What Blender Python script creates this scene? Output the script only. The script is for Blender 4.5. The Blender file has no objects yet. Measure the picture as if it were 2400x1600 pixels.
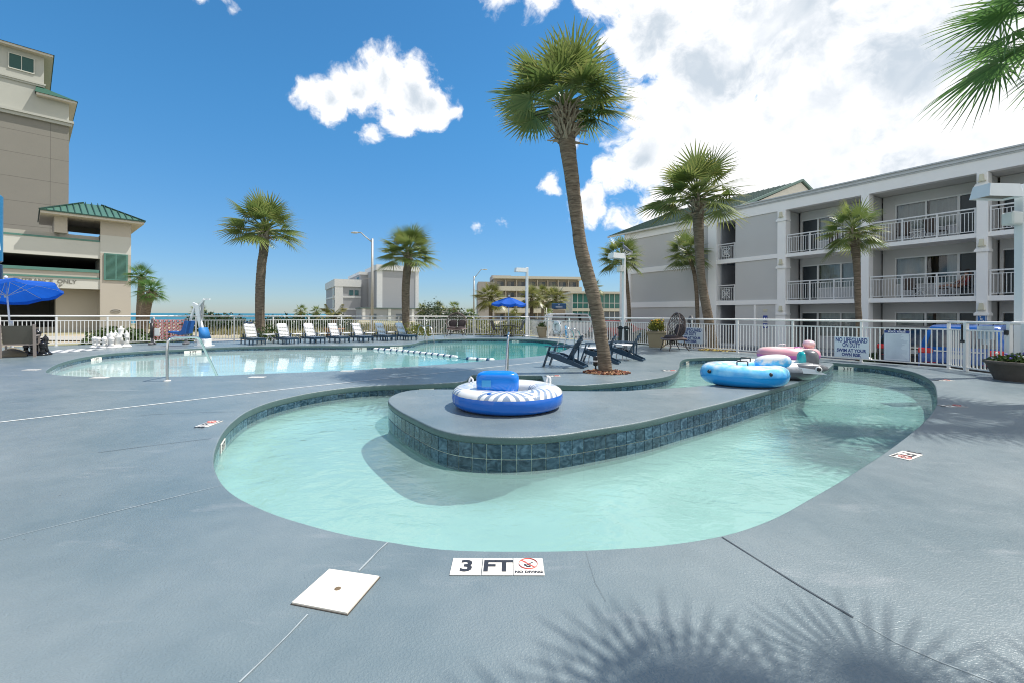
import bpy, bmesh, math, random
from mathutils import Vector, Matrix, noise as mnoise
from mathutils.geometry import tessellate_polygon
R = math.radians
random.seed(7)
sc = bpy.context.scene
COL = sc.collection

# ------------------------------------------------------------------ camera
FPX, CX, CY, EYE, ROLL = 1067.0, 1200.0, 737.5, 1.4, 0.0044
cam_data = bpy.data.cameras.new('camera')
cam = bpy.data.objects.new('camera', cam_data); COL.objects.link(cam)
cam_data.sensor_width = 36.0
cam_data.lens = 36.0*FPX/2400.0
cam_data.shift_y = -(800.0-CY)/2400.0
cam_data.clip_start = 0.05
cam_data.clip_end = 40000.0
c_, s_ = math.cos(ROLL), math.sin(ROLL)
cam.matrix_world = Matrix(((c_, -s_, 0, 0), (0, 0, -1, 0), (s_, c_, 0, EYE), (0, 0, 0, 1)))
sc.camera = cam

# ------------------------------------------------------------------ light
SUN_EL, SUN_AZ = R(62), R(79)          # azimuth measured from +Y towards +X
sun_dir = Vector((math.sin(SUN_AZ)*math.cos(SUN_EL), math.cos(SUN_AZ)*math.cos(SUN_EL), math.sin(SUN_EL)))
sl = bpy.data.lights.new('sun', 'SUN'); sl.energy = 3.1; sl.angle = R(0.53); sl.color = (1.0, 0.955, 0.89)
so = bpy.data.objects.new('sun', sl); COL.objects.link(so)
so.rotation_euler = sun_dir.to_track_quat('Z', 'Y').to_euler()
sc.view_settings.view_transform = 'Standard'
sc.view_settings.look = 'None'
sc.view_settings.exposure = 0.82
sc.view_settings.gamma = 1.0
sc.view_settings.use_curve_mapping = False
SKY_STRENGTH = 0.128
sc.render.engine = 'CYCLES'
sc.cycles.max_bounces = 8
sc.cycles.diffuse_bounces = 4
sc.cycles.transparent_max_bounces = 24
sc.cycles.caustics_reflective = False
sc.cycles.caustics_refractive = False
sc.cycles.use_denoising = True
sc.cycles.denoising_prefilter = 'ACCURATE'
sc.cycles.pixel_filter_type = 'BLACKMAN_HARRIS'
sc.cycles.filter_width = 1.05


def ray(px, py):
    a = (px-CX)/FPX; b = (CY-py)/FPX
    return Vector((a*c_-b*s_, 1.0, a*s_+b*c_))


def G(px, py, z=0.0):
    d = ray(px, py); t = (z-EYE)/d.z
    return Vector((d.x*t, d.y*t, z))


def D(px, py, Y):
    d = ray(px, py)
    return Vector((d.x*Y, d.y*Y, EYE+d.z*Y))


# ------------------------------------------------------------------ world: sky + cumulus (all by direction)
world = bpy.data.worlds.new('World'); sc.world = world; world.use_nodes = True
world.cycles.sampling_method = 'MANUAL'; world.cycles.sample_map_resolution = 1024
wt = world.node_tree; wn, wl = wt.nodes, wt.links
for n in list(wn): wn.remove(n)


def N(tree, typ, **kw):
    n = tree.nodes.new(typ)
    for k, v in kw.items(): setattr(n, k, v)
    return n


def wmath(op, a, b=None, c=None, clamp=False):
    n = N(wt, 'ShaderNodeMath', operation=op); n.use_clamp = clamp
    for i, x in enumerate((a, b, c)):
        if x is None: continue
        if isinstance(x, (int, float)): n.inputs[i].default_value = x
        else: wl.new(x, n.inputs[i])
    return n.outputs[0]


out = N(wt, 'ShaderNodeOutputWorld')
sky = N(wt, 'ShaderNodeTexSky', sky_type='NISHITA')
sky.sun_disc = False; sky.sun_elevation = SUN_EL; sky.sun_rotation = SUN_AZ
sky.altitude = 0; sky.air_density = 1.0; sky.dust_density = 0.15; sky.ozone_density = 1.6
hsv = N(wt, 'ShaderNodeHueSaturation'); hsv.inputs['Hue'].default_value = 0.492; hsv.inputs['Saturation'].default_value = 1.08; hsv.inputs['Value'].default_value = 1.0
wl.new(sky.outputs[0], hsv.inputs['Color'])
bg_sky = N(wt, 'ShaderNodeBackground'); bg_sky.inputs['Strength'].default_value = SKY_STRENGTH
tc = N(wt, 'ShaderNodeTexCoord')
nrm = N(wt, 'ShaderNodeVectorMath', operation='NORMALIZE'); wl.new(tc.outputs['Generated'], nrm.inputs[0])
sepz = N(wt, 'ShaderNodeSeparateXYZ'); wl.new(nrm.outputs[0], sepz.inputs[0])
air = N(wt, 'ShaderNodeMapRange', interpolation_type='SMOOTHSTEP'); wl.new(sepz.outputs['Z'], air.inputs['Value']); air.inputs['From Min'].default_value = -.05; air.inputs['From Max'].default_value = .45
tintc = N(wt, 'ShaderNodeMixRGB'); wl.new(air.outputs[0], tintc.inputs['Fac']); tintc.inputs['Color1'].default_value = (.30, .38, .53, 1); tintc.inputs['Color2'].default_value = (.285, .575, .73, 1)
tmul = N(wt, 'ShaderNodeMixRGB', blend_type='MULTIPLY'); tmul.inputs['Fac'].default_value = 1; wl.new(hsv.outputs[0], tmul.inputs['Color1']); wl.new(tintc.outputs[0], tmul.inputs['Color2'])
wl.new(tmul.outputs[0], bg_sky.inputs['Color'])
warp = N(wt, 'ShaderNodeTexNoise'); warp.inputs['Scale'].default_value = 7.0; warp.inputs['Detail'].default_value = 3
wl.new(nrm.outputs[0], warp.inputs['Vector'])
wsub = N(wt, 'ShaderNodeVectorMath', operation='SUBTRACT'); wl.new(warp.outputs['Color'], wsub.inputs[0]); wsub.inputs[1].default_value = (.5, .5, .5)
wsc = N(wt, 'ShaderNodeVectorMath', operation='SCALE'); wl.new(wsub.outputs[0], wsc.inputs[0]); wsc.inputs['Scale'].default_value = 0.085
wadd = N(wt, 'ShaderNodeVectorMath', operation='ADD'); wl.new(nrm.outputs[0], wadd.inputs[0]); wl.new(wsc.outputs[0], wadd.inputs[1])
BLOBS = [  # px, py, radius px, weight
    (770, 238, 60, 1), (838, 212, 74, 1), (900, 188, 82, 1), (962, 215, 82, 1), (1003, 235, 50, .9), (940, 285, 48, .9),
    (876, 312, 36, .6), (733, 222, 46, .8), (1052, 246, 26, .5), (1168, -10, 48, .7), (1262, -2, 55, .8), (500, -4, 48, .62), (545, 40, 34, .56), (460, 6, 32, .5), (525, 18, 30, .56),
    (1283, 432, 38, .8), (1385, 480, 56, .85), (1500, 372, 92, 1), (1455, 410, 60, .9), (1345, 335, 22, .6), (1487, 278, 40, .7), (1475, 505, 60, .5),
    (815, 592, 16, .35), (1105, 536, 18, .3), (1180, 540, 16, .3),
    (1400, -10, 80, 1), (1540, 60, 140, 1), (1670, 180, 220, 1), (1600, 320, 150, 1), (1700, 400, 200, 1), (1850, 60, 330, 1.1), (1900, 330, 300, 1.1),
    (2150, 150, 330, 1.1), (2200, 420, 300, 1.1), (2420, 250, 420, 1.1), (1560, 480, 90, .8), (1750, -300, 420, 1), (2500, -200, 600, 1)]
mask = None


def add_blob(b, r, w):
    global mask
    dn = N(wt, 'ShaderNodeVectorMath', operation='DISTANCE'); wl.new(wadd.outputs[0], dn.inputs[0]); dn.inputs[1].default_value = b
    m = wmath('MULTIPLY_ADD', dn.outputs['Value'], -w/r, w)
    mask = m if mask is None else wmath('MAXIMUM', mask, m)


for px, py, rp, w in BLOBS:
    b = ray(px, py).normalized(); r = (ray(px+rp*.7, py+rp*.7).normalized()-b).length
    add_blob(b, r*1.18, w)
for v, r in (((1, .1, .35), .75), ((.9, -.7, .45), .8), ((.2, -1, .5), .55), ((-.6, -.8, .35), .5), ((-.3, -.7, .8), .3), ((-.95, -.3, .3), .3), ((-.75, -.55, .62), .42)):   # unseen clouds carry the bank behind; left-rear ones added to fill hotel shade
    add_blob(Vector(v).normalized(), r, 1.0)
fb = N(wt, 'ShaderNodeTexNoise'); fb.inputs['Scale'].default_value = 19.0; fb.inputs['Detail'].default_value = 9; fb.inputs['Roughness'].default_value = .62
wl.new(wadd.outputs[0], fb.inputs['Vector'])
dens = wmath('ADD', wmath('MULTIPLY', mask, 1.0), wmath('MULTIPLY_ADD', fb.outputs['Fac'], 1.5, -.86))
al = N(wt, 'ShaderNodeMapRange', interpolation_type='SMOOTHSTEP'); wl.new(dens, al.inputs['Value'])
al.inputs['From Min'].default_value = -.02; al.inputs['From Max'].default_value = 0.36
# shading of the cloud body: sunlit white heaps over blue-grey hollows
n2 = N(wt, 'ShaderNodeTexNoise'); n2.inputs['Scale'].default_value = 5.2; n2.inputs['Detail'].default_value = 7; n2.inputs['Roughness'].default_value = .5
mp = N(wt, 'ShaderNodeMapping'); mp.inputs['Location'].default_value = (3.1, 1.7, .4); wl.new(wadd.outputs[0], mp.inputs['Vector']); wl.new(mp.outputs[0], n2.inputs['Vector'])
thick = N(wt, 'ShaderNodeMapRange', interpolation_type='SMOOTHSTEP'); wl.new(dens, thick.inputs['Value'])
thick.inputs['From Min'].default_value = .30; thick.inputs['From Max'].default_value = .95
sh = wmath('MULTIPLY', thick.outputs[0], wmath('MULTIPLY_ADD', n2.outputs['Fac'], 5.0, -1.65, clamp=True))
cr = N(wt, 'ShaderNodeMixRGB'); wl.new(sh, cr.inputs['Fac'])
cr.inputs['Color1'].default_value = (0.93, 0.925, 0.925, 1); cr.inputs['Color2'].default_value = (0.50, 0.56, 0.62, 1)
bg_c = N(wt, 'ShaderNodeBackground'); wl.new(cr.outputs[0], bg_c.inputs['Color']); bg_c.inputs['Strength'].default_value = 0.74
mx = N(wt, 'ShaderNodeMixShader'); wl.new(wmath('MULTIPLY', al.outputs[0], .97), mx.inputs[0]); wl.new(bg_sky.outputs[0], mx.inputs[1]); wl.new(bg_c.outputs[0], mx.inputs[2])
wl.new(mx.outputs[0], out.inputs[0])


# ------------------------------------------------------------------ materials
MATS = {}


def new_mat(name):
    m = bpy.data.materials.new(name); m.use_nodes = True
    t = m.node_tree; b = t.nodes['Principled BSDF']
    return m, t, b


def M(name, rgb, rough=.5, metal=0.0, var=.12, scale=4.0, bump=0.0, bscale=60.0, spec=.5, rnd=0.0, coat=0.0):
    if name in MATS: return MATS[name]
    m, t, b = new_mat(name); L = t.links
    b.inputs['Roughness'].default_value = rough; b.inputs['Metallic'].default_value = metal
    b.inputs['Specular IOR Level'].default_value = spec
    if coat: b.inputs['Coat Weight'].default_value = coat; b.inputs['Coat Roughness'].default_value = .08
    tcn = N(t, 'ShaderNodeTexCoord')
    nz = N(t, 'ShaderNodeTexNoise'); nz.inputs['Scale'].default_value = scale; nz.inputs['Detail'].default_value = 5
    L.new(tcn.outputs['Object'], nz.inputs['Vector'])
    mixn = N(t, 'ShaderNodeMixRGB')
    mixn.inputs['Color1'].default_value = (*[max(0, c*(1-var)) for c in rgb], 1)
    mixn.inputs['Color2'].default_value = (*[min(1, c*(1+var)) for c in rgb], 1)
    L.new(nz.outputs['Fac'], mixn.inputs['Fac'])
    colo = mixn.outputs[0]
    if rnd:
        oi = N(t, 'ShaderNodeObjectInfo'); mr = N(t, 'ShaderNodeMapRange')
        mr.inputs['To Min'].default_value = 1-rnd; mr.inputs['To Max'].default_value = 1+rnd
        L.new(oi.outputs['Random'], mr.inputs['Value'])
        h = N(t, 'ShaderNodeHueSaturation'); L.new(mr.outputs[0], h.inputs['Value']); L.new(colo, h.inputs['Color']); colo = h.outputs[0]
    L.new(colo, b.inputs['Base Color'])
    if bump:
        n3 = N(t, 'ShaderNodeTexNoise'); n3.inputs['Scale'].default_value = bscale; n3.inputs['Detail'].default_value = 4
        L.new(tcn.outputs['Object'], n3.inputs['Vector'])
        bp = N(t, 'ShaderNodeBump'); bp.inputs['Strength'].default_value = bump; bp.inputs['Distance'].default_value = .02
        L.new(n3.outputs['Fac'], bp.inputs['Height']); L.new(bp.outputs[0], b.inputs['Normal'])
    MATS[name] = m
    return m


# ------------------------------------------------------------------ mesh builder
class MB:
    def __init__(s): s.v = []; s.f = []; s.mi = []; s.cur = 0; s.sm = []; s.smooth = False

    def add(s, vs, fs, mat=None):
        o = len(s.v)
        s.v += [mat @ Vector(p) if mat is not None else Vector(p) for p in vs]
        for f in fs: s.f.append([i+o for i in f]); s.mi.append(s.cur); s.sm.append(s.smooth)
        return s

    def box(s, c, d, rz=0.0, m=None, taper=1.0):
        x, y, z = d[0]/2, d[1]/2, d[2]/2; k = taper
        vs = [(-x, -y, -z), (x, -y, -z), (x, y, -z), (-x, y, -z), (-x*k, -y*k, z), (x*k, -y*k, z), (x*k, y*k, z), (-x*k, y*k, z)]
        T = Matrix.Translation(Vector(c)) @ Matrix.Rotation(rz, 4, 'Z')
        if m is not None: T = T @ m
        return s.add(vs, [(3, 2, 1, 0), (4, 5, 6, 7), (0, 1, 5, 4), (1, 2, 6, 5), (2, 3, 7, 6), (3, 0, 4, 7)], T)

    def cbox(s, c, d, b=.01, rz=0.0, m=None):     # box with chamfered edges
        x, y, z = d[0]/2, d[1]/2, d[2]/2; b = min(b, x*.6, y*.6, z*.6)
        bm = bmesh.new(); bmesh.ops.create_cube(bm, size=1.0)
        for v in bm.verts: v.co = Vector((v.co.x*2*x, v.co.y*2*y, v.co.z*2*z))
        bmesh.ops.bevel(bm, geom=bm.edges[:], offset=b, segments=1, affect='EDGES')
        T = Matrix.Translation(Vector(c)) @ Matrix.Rotation(rz, 4, 'Z')
        if m is not None: T = T @ m
        bm.verts.index_update()
        s.add([v.co.copy() for v in bm.verts], [[v.index for v in f.verts] for f in bm.faces], T)
        bm.free(); return s

    def span(s, a, b):     # axis-aligned box between two corners
        return s.box([(a[i]+b[i])/2 for i in range(3)], [abs(b[i]-a[i]) for i in range(3)])

    def bar(s, p0, p1, w, h, up=(0, 0, 1)):
        p0, p1 = Vector(p0), Vector(p1); x = (p1-p0); l = x.length; x.normalize(); up = Vector(up)
        if abs(x.dot(up)) > .98: up = Vector((0, 1, 0))
        y = up.cross(x).normalized(); z = x.cross(y)
        T = Matrix(((x.x, y.x, z.x, 0), (x.y, y.y, z.y, 0), (x.z, y.z, z.z, 0), (0, 0, 0, 1)))
        return s.add(*unit_box(l, w, h), Matrix.Translation((p0+p1)/2) @ T)

    def tube(s, pts, r, n=8, closed=False, cap=True, flat=1.0):
        pts = [Vector(p) for p in pts]; k = len(pts)
        rs = r if isinstance(r, (list, tuple)) else [r]*k
        o = len(s.v); prev = None
        for i, p in enumerate(pts):
            a = pts[i-1] if (i or closed) else p; b = pts[(i+1) % k] if (i < k-1 or closed) else p
            t = (b-a).normalized()
            if prev is None:
                u = Vector((0, 0, 1)) if abs(t.z) < .9 else Vector((1, 0, 0))
                x = (u-t*u.dot(t)).normalized()
            else:
                x = (prev-t*prev.dot(t)).normalized()
            prev = x; y = t.cross(x)
            for j in range(n):
                a_ = 2*math.pi*j/n
                s.v.append(p+x*(rs[i]*math.cos(a_))+y*(rs[i]*flat*math.sin(a_)))
        m = k if closed else k-1
        for i in range(m):
            for j in range(n):
                i2 = (i+1) % k; j2 = (j+1) % n
                s.f.append([o+i*n+j, o+i*n+j2, o+i2*n+j2, o+i2*n+j]); s.mi.append(s.cur); s.sm.append(True)
        if cap and not closed:
            s.f.append([o+j for j in range(n)][::-1]); s.mi.append(s.cur); s.sm.append(False)
            s.f.append([o+(k-1)*n+j for j in range(n)]); s.mi.append(s.cur); s.sm.append(False)
        return s

    def lathe(s, prof, n=20, c=(0, 0, 0), cap=True, sx=1.0, sy=1.0):
        o = len(s.v); c = Vector(c)
        for r, z in prof:
            for j in range(n):
                a = 2*math.pi*j/n
                s.v.append(c+Vector((r*math.cos(a)*sx, r*math.sin(a)*sy, z)))
        for i in range(len(prof)-1):
            for j in range(n):
                j2 = (j+1) % n
                s.f.append([o+i*n+j, o+i*n+j2, o+(i+1)*n+j2, o+(i+1)*n+j]); s.mi.append(s.cur); s.sm.append(True)
        if cap:
            s.f.append([o+j for j in range(n)][::-1]); s.mi.append(s.cur); s.sm.append(False)
            s.f.append([o+(len(prof)-1)*n+j for j in range(n)]); s.mi.append(s.cur); s.sm.append(False)
        return s

    def ell(s, c, r, n=16, m=10, T=None):
        prof = []; vs = []; fs = []
        for i in range(m+1):
            th = math.pi*i/m
            for j in range(n):
                a = 2*math.pi*j/n
                vs.append((r[0]*math.sin(th)*math.cos(a), r[1]*math.sin(th)*math.sin(a), -r[2]*math.cos(th)))
        for i in range(m):
            for j in range(n):
                j2 = (j+1) % n; fs.append((i*n+j, i*n+j2, (i+1)*n+j2, (i+1)*n+j))
        q = s.smooth; s.smooth = True
        s.add(vs, fs, Matrix.Translation(Vector(c)) @ (T if T is not None else Matrix.Identity(4))); s.smooth = q
        return s

    def prism(s, poly, z0, z1, T=None):
        n = len(poly)
        vs = [(p[0], p[1], z0) for p in poly]+[(p[0], p[1], z1) for p in poly]
        fs = [list(range(n))[::-1], list(range(n, 2*n))]+[[i, (i+1) % n, n+(i+1) % n, n+i] for i in range(n)]
        return s.add(vs, fs, T)

    def mesh(s, name, mats):
        me = bpy.data.meshes.new(name)
        me.from_pydata([tuple(v) for v in s.v], [], s.f)
        for m in (mats if isinstance(mats, (list, tuple)) else [mats]): me.materials.append(m)
        me.polygons.foreach_set('material_index', s.mi)
        me.polygons.foreach_set('use_smooth', s.sm)
        me.update()
        return me

    def build(s, name, mats, parent=None, label=None):
        return link(s.mesh(name, mats), name, parent, label=label)


def unit_box(l, w, h):
    x, y, z = l/2, w/2, h/2
    return ([(-x, -y, -z), (x, -y, -z), (x, y, -z), (-x, y, -z), (-x, -y, z), (x, -y, z), (x, y, z), (-x, y, z)],
            [(3, 2, 1, 0), (4, 5, 6, 7), (0, 1, 5, 4), (1, 2, 6, 5), (2, 3, 7, 6), (3, 0, 4, 7)])


def link(me, name, parent=None, mat=None, label=None):
    o = bpy.data.objects.new(name, me); COL.objects.link(o)
    if parent is not None: o.parent = parent
    if mat is not None: o.matrix_local = mat
    if label: o['label'] = label
    return o


def tag(o, label=None, cat=None, group=None, kind=None):
    if label: o['label'] = label
    if cat: o['category'] = cat
    if group: o['group'] = group
    if kind: o['kind'] = kind
    return o


def thing(name, label, cat, loc=(0, 0, 0), rz=0.0, group=None):
    o = bpy.data.objects.new(name, None); COL.objects.link(o)
    o.empty_display_size = .1; o.location = loc; o.rotation_euler = (0, 0, rz)
    return tag(o, label, cat, group)


def structure(o): return tag(o, kind='structure')


def copy_tree(o, loc, rz, label, group=None, scale=1.0):
    c = o.copy(); COL.objects.link(c); c.location = loc; c.rotation_euler = (0, 0, rz); c['label'] = label
    if group: c['group'] = group
    if scale != 1.0: c.scale = (scale,)*3
    for ch in list(o.children):
        k = ch.copy(); COL.objects.link(k); k.parent = c
        for g in list(ch.children):
            q = g.copy(); COL.objects.link(q); q.parent = k
    return c


_txt = {}


def text_mesh(s, size, bold=0.0, extr=.0012, align='CENTER', spacing=1.0, mat=None):
    cu = bpy.data.curves.new('lettering', 'FONT'); cu.body = s; cu.size = size; cu.align_x = align; cu.align_y = 'CENTER'
    cu.extrude = extr; cu.offset = bold; cu.space_character = spacing; cu.resolution_u = 3
    ob = bpy.data.objects.new('lettering', cu)
    me = bpy.data.meshes.new_from_object(ob)
    bpy.data.objects.remove(ob); bpy.data.curves.remove(cu)
    if mat is not None:
        me.materials.clear(); me.materials.append(mat)
    return me


def frame(o, x, y, z=None):       # matrix from axes
    x = Vector(x).normalized(); y = Vector(y).normalized(); z = x.cross(y) if z is None else Vector(z)
    return Matrix(((x.x, y.x, z.x, o[0]), (x.y, y.y, z.y, o[1]), (x.z, y.z, z.z, o[2]), (0, 0, 0, 1)))


def catmull(pts, n=6, closed=True):
    P = [Vector(p) for p in pts]; k = len(P); out_ = []
    for i in range(k if closed else k-1):
        p0 = P[i-1] if (closed or i) else P[0]; p1 = P[i]; p2 = P[(i+1) % k]; p3 = P[(i+2) % k] if (closed or i+2 < k) else P[-1]
        d1 = max((p1-p0).length, 1e-4)**.5; d2 = max((p2-p1).length, 1e-4)**.5; d3 = max((p3-p2).length, 1e-4)**.5
        m1 = (p2-p1)+d2*((p1-p0)/d1-(p2-p0)/(d1+d2)) if i or closed else (p2-p1)
        m2 = (p2-p1)+d2*((p3-p2)/d3-(p3-p1)/(d2+d3)) if (closed or i+2 < k) else (p2-p1)
        for j in range(n):
            t = j/n; t2 = t*t; t3 = t2*t
            out_.append(p1*(2*t3-3*t2+1)+m1*(t3-2*t2+t)+p2*(-2*t3+3*t2)+m2*(t3-t2))
    if not closed: out_.append(P[-1])
    return out_


def resample(pts, step, closed=True):
    P = [Vector(p) for p in pts]
    if closed: P = P+[P[0]]
    tot = sum((P[i+1]-P[i]).length for i in range(len(P)-1)); n = max(3, round(tot/step)); st = tot/n
    res = [P[0].copy()]; acc = 0.0; want = st
    for i in range(len(P)-1):
        l = (P[i+1]-P[i]).length
        while want <= acc+l+1e-9 and len(res) < n:
            res.append(P[i].lerp(P[i+1], (want-acc)/l if l else 0)); want += st
        acc += l
    if not closed: res.append(P[-1])
    return res


def area2(p): return sum(p[i-1].x*p[i].y-p[i].x*p[i-1].y for i in range(len(p)))/2


def normals2(p, closed=True):     # right-hand-side normals of a loop (outward if counter-clockwise)
    k = len(p); res = []
    for i in range(k):
        t = (p[(i+1) % k]-p[i-1]); res.append(Vector((t.y, -t.x, 0)).normalized())
    return res


def sheet(name, loops, z, mat):   # flat polygon with holes
    vs = [v for l in loops for v in l]
    tri = tessellate_polygon([[Vector((v.x, v.y, 0)) for v in l] for l in loops])
    mb = MB()
    fs = []
    for a, b, c in tri:
        A, B, Cc = vs[a], vs[b], vs[c]
        fs.append((a, b, c) if (B.x-A.x)*(Cc.y-A.y)-(B.y-A.y)*(Cc.x-A.x) > 0 else (a, c, b))
    mb.add([(v.x, v.y, z) for v in vs], fs)
    return mb.build(name, mat)
# ------------------------------------------------------------------ setting materials
def deck_material():
    m, t, b = new_mat('painted_deck'); L = t.links
    tcn = N(t, 'ShaderNodeTexCoord')
    n1 = N(t, 'ShaderNodeTexNoise'); n1.inputs['Scale'].default_value = .42; n1.inputs['Detail'].default_value = 7; n1.inputs['Roughness'].default_value = .62
    n2 = N(t, 'ShaderNodeTexNoise'); n2.inputs['Scale'].default_value = 5.0; n2.inputs['Detail'].default_value = 6
    for n in (n1, n2): L.new(tcn.outputs['Object'], n.inputs['Vector'])
    r1 = N(t, 'ShaderNodeValToRGB'); L.new(n1.outputs['Fac'], r1.inputs['Fac'])
    r1.color_ramp.elements[0].position = .36; r1.color_ramp.elements[0].color = (0.142, 0.190, 0.208, 1)
    r1.color_ramp.elements[1].position = .64; r1.color_ramp.elements[1].color = (0.222, 0.262, 0.272, 1)
    mixn = N(t, 'ShaderNodeMixRGB', blend_type='MULTIPLY'); mixn.inputs['Fac'].default_value = .35
    L.new(r1.outputs[0], mixn.inputs['Color1'])
    r2 = N(t, 'ShaderNodeValToRGB'); L.new(n2.outputs['Fac'], r2.inputs['Fac'])
    r2.color_ramp.elements[0].position = .3; r2.color_ramp.elements[0].color = (.78, .8, .82, 1); r2.color_ramp.elements[1].position = .7
    L.new(r2.outputs[0], mixn.inputs['Color2'])
    # pale scuffs and small dark specks
    n3 = N(t, 'ShaderNodeTexNoise'); n3.inputs['Scale'].default_value = 1.7; n3.inputs['Detail'].default_value = 10; n3.inputs['Roughness'].default_value = .72
    mp_ = N(t, 'ShaderNodeMapping'); mp_.inputs['Scale'].default_value = (.5, 1.6, 1); mp_.inputs['Rotation'].default_value = (0, 0, .3)
    L.new(tcn.outputs['Object'], mp_.inputs['Vector']); L.new(mp_.outputs[0], n3.inputs['Vector'])
    r3 = N(t, 'ShaderNodeValToRGB'); L.new(n3.outputs['Fac'], r3.inputs['Fac'])
    r3.color_ramp.elements[0].position = .57; r3.color_ramp.elements[0].color = (0, 0, 0, 1); r3.color_ramp.elements[1].position = .78
    m3 = N(t, 'ShaderNodeMixRGB'); L.new(r3.outputs[0], m3.inputs['Fac']); L.new(mixn.outputs[0], m3.inputs['Color1']); m3.inputs['Color2'].default_value = (.30, .325, .335, 1)
    vo = N(t, 'ShaderNodeTexVoronoi'); vo.inputs['Scale'].default_value = 3.1; vo.inputs['Randomness'].default_value = 1; L.new(tcn.outputs['Object'], vo.inputs['Vector'])
    lt = N(t, 'ShaderNodeMath', operation='LESS_THAN'); L.new(vo.outputs['Distance'], lt.inputs[0]); lt.inputs[1].default_value = .016
    m4 = N(t, 'ShaderNodeMixRGB'); L.new(lt.outputs[0], m4.inputs['Fac']); L.new(m3.outputs[0], m4.inputs['Color1']); m4.inputs['Color2'].default_value = (.08, .09, .1, 1)
    L.new(m4.outputs[0], b.inputs['Base Color'])
    rr = N(t, 'ShaderNodeMapRange'); L.new(n2.outputs['Fac'], rr.inputs['Value']); rr.inputs['To Min'].default_value = .22; rr.inputs['To Max'].default_value = .42
    L.new(rr.outputs[0], b.inputs['Roughness'])
    # knock-down texture: flattened blobs + fine grain
    k1 = N(t, 'ShaderNodeTexNoise'); k1.inputs['Scale'].default_value = 75; k1.inputs['Detail'].default_value = 3
    k2 = N(t, 'ShaderNodeTexNoise'); k2.inputs['Scale'].default_value = 150; k2.inputs['Detail'].default_value = 2
    L.new(tcn.outputs['Object'], k1.inputs['Vector']); L.new(tcn.outputs['Object'], k2.inputs['Vector'])
    kr = N(t, 'ShaderNodeMapRange', interpolation_type='SMOOTHSTEP'); L.new(k1.outputs['Fac'], kr.inputs['Value']); kr.inputs['From Min'].default_value = .42; kr.inputs['From Max'].default_value = .6
    ka = N(t, 'ShaderNodeMath', operation='MULTIPLY_ADD'); L.new(k2.outputs['Fac'], ka.inputs[0]); ka.inputs[1].default_value = .7; L.new(kr.outputs[0], ka.inputs[2])
    bp = N(t, 'ShaderNodeBump'); bp.inputs['Strength'].default_value = .36; bp.inputs['Distance'].default_value = .004
    L.new(ka.outputs[0], bp.inputs['Height']); L.new(bp.outputs[0], b.inputs['Normal'])
    return m


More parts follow.
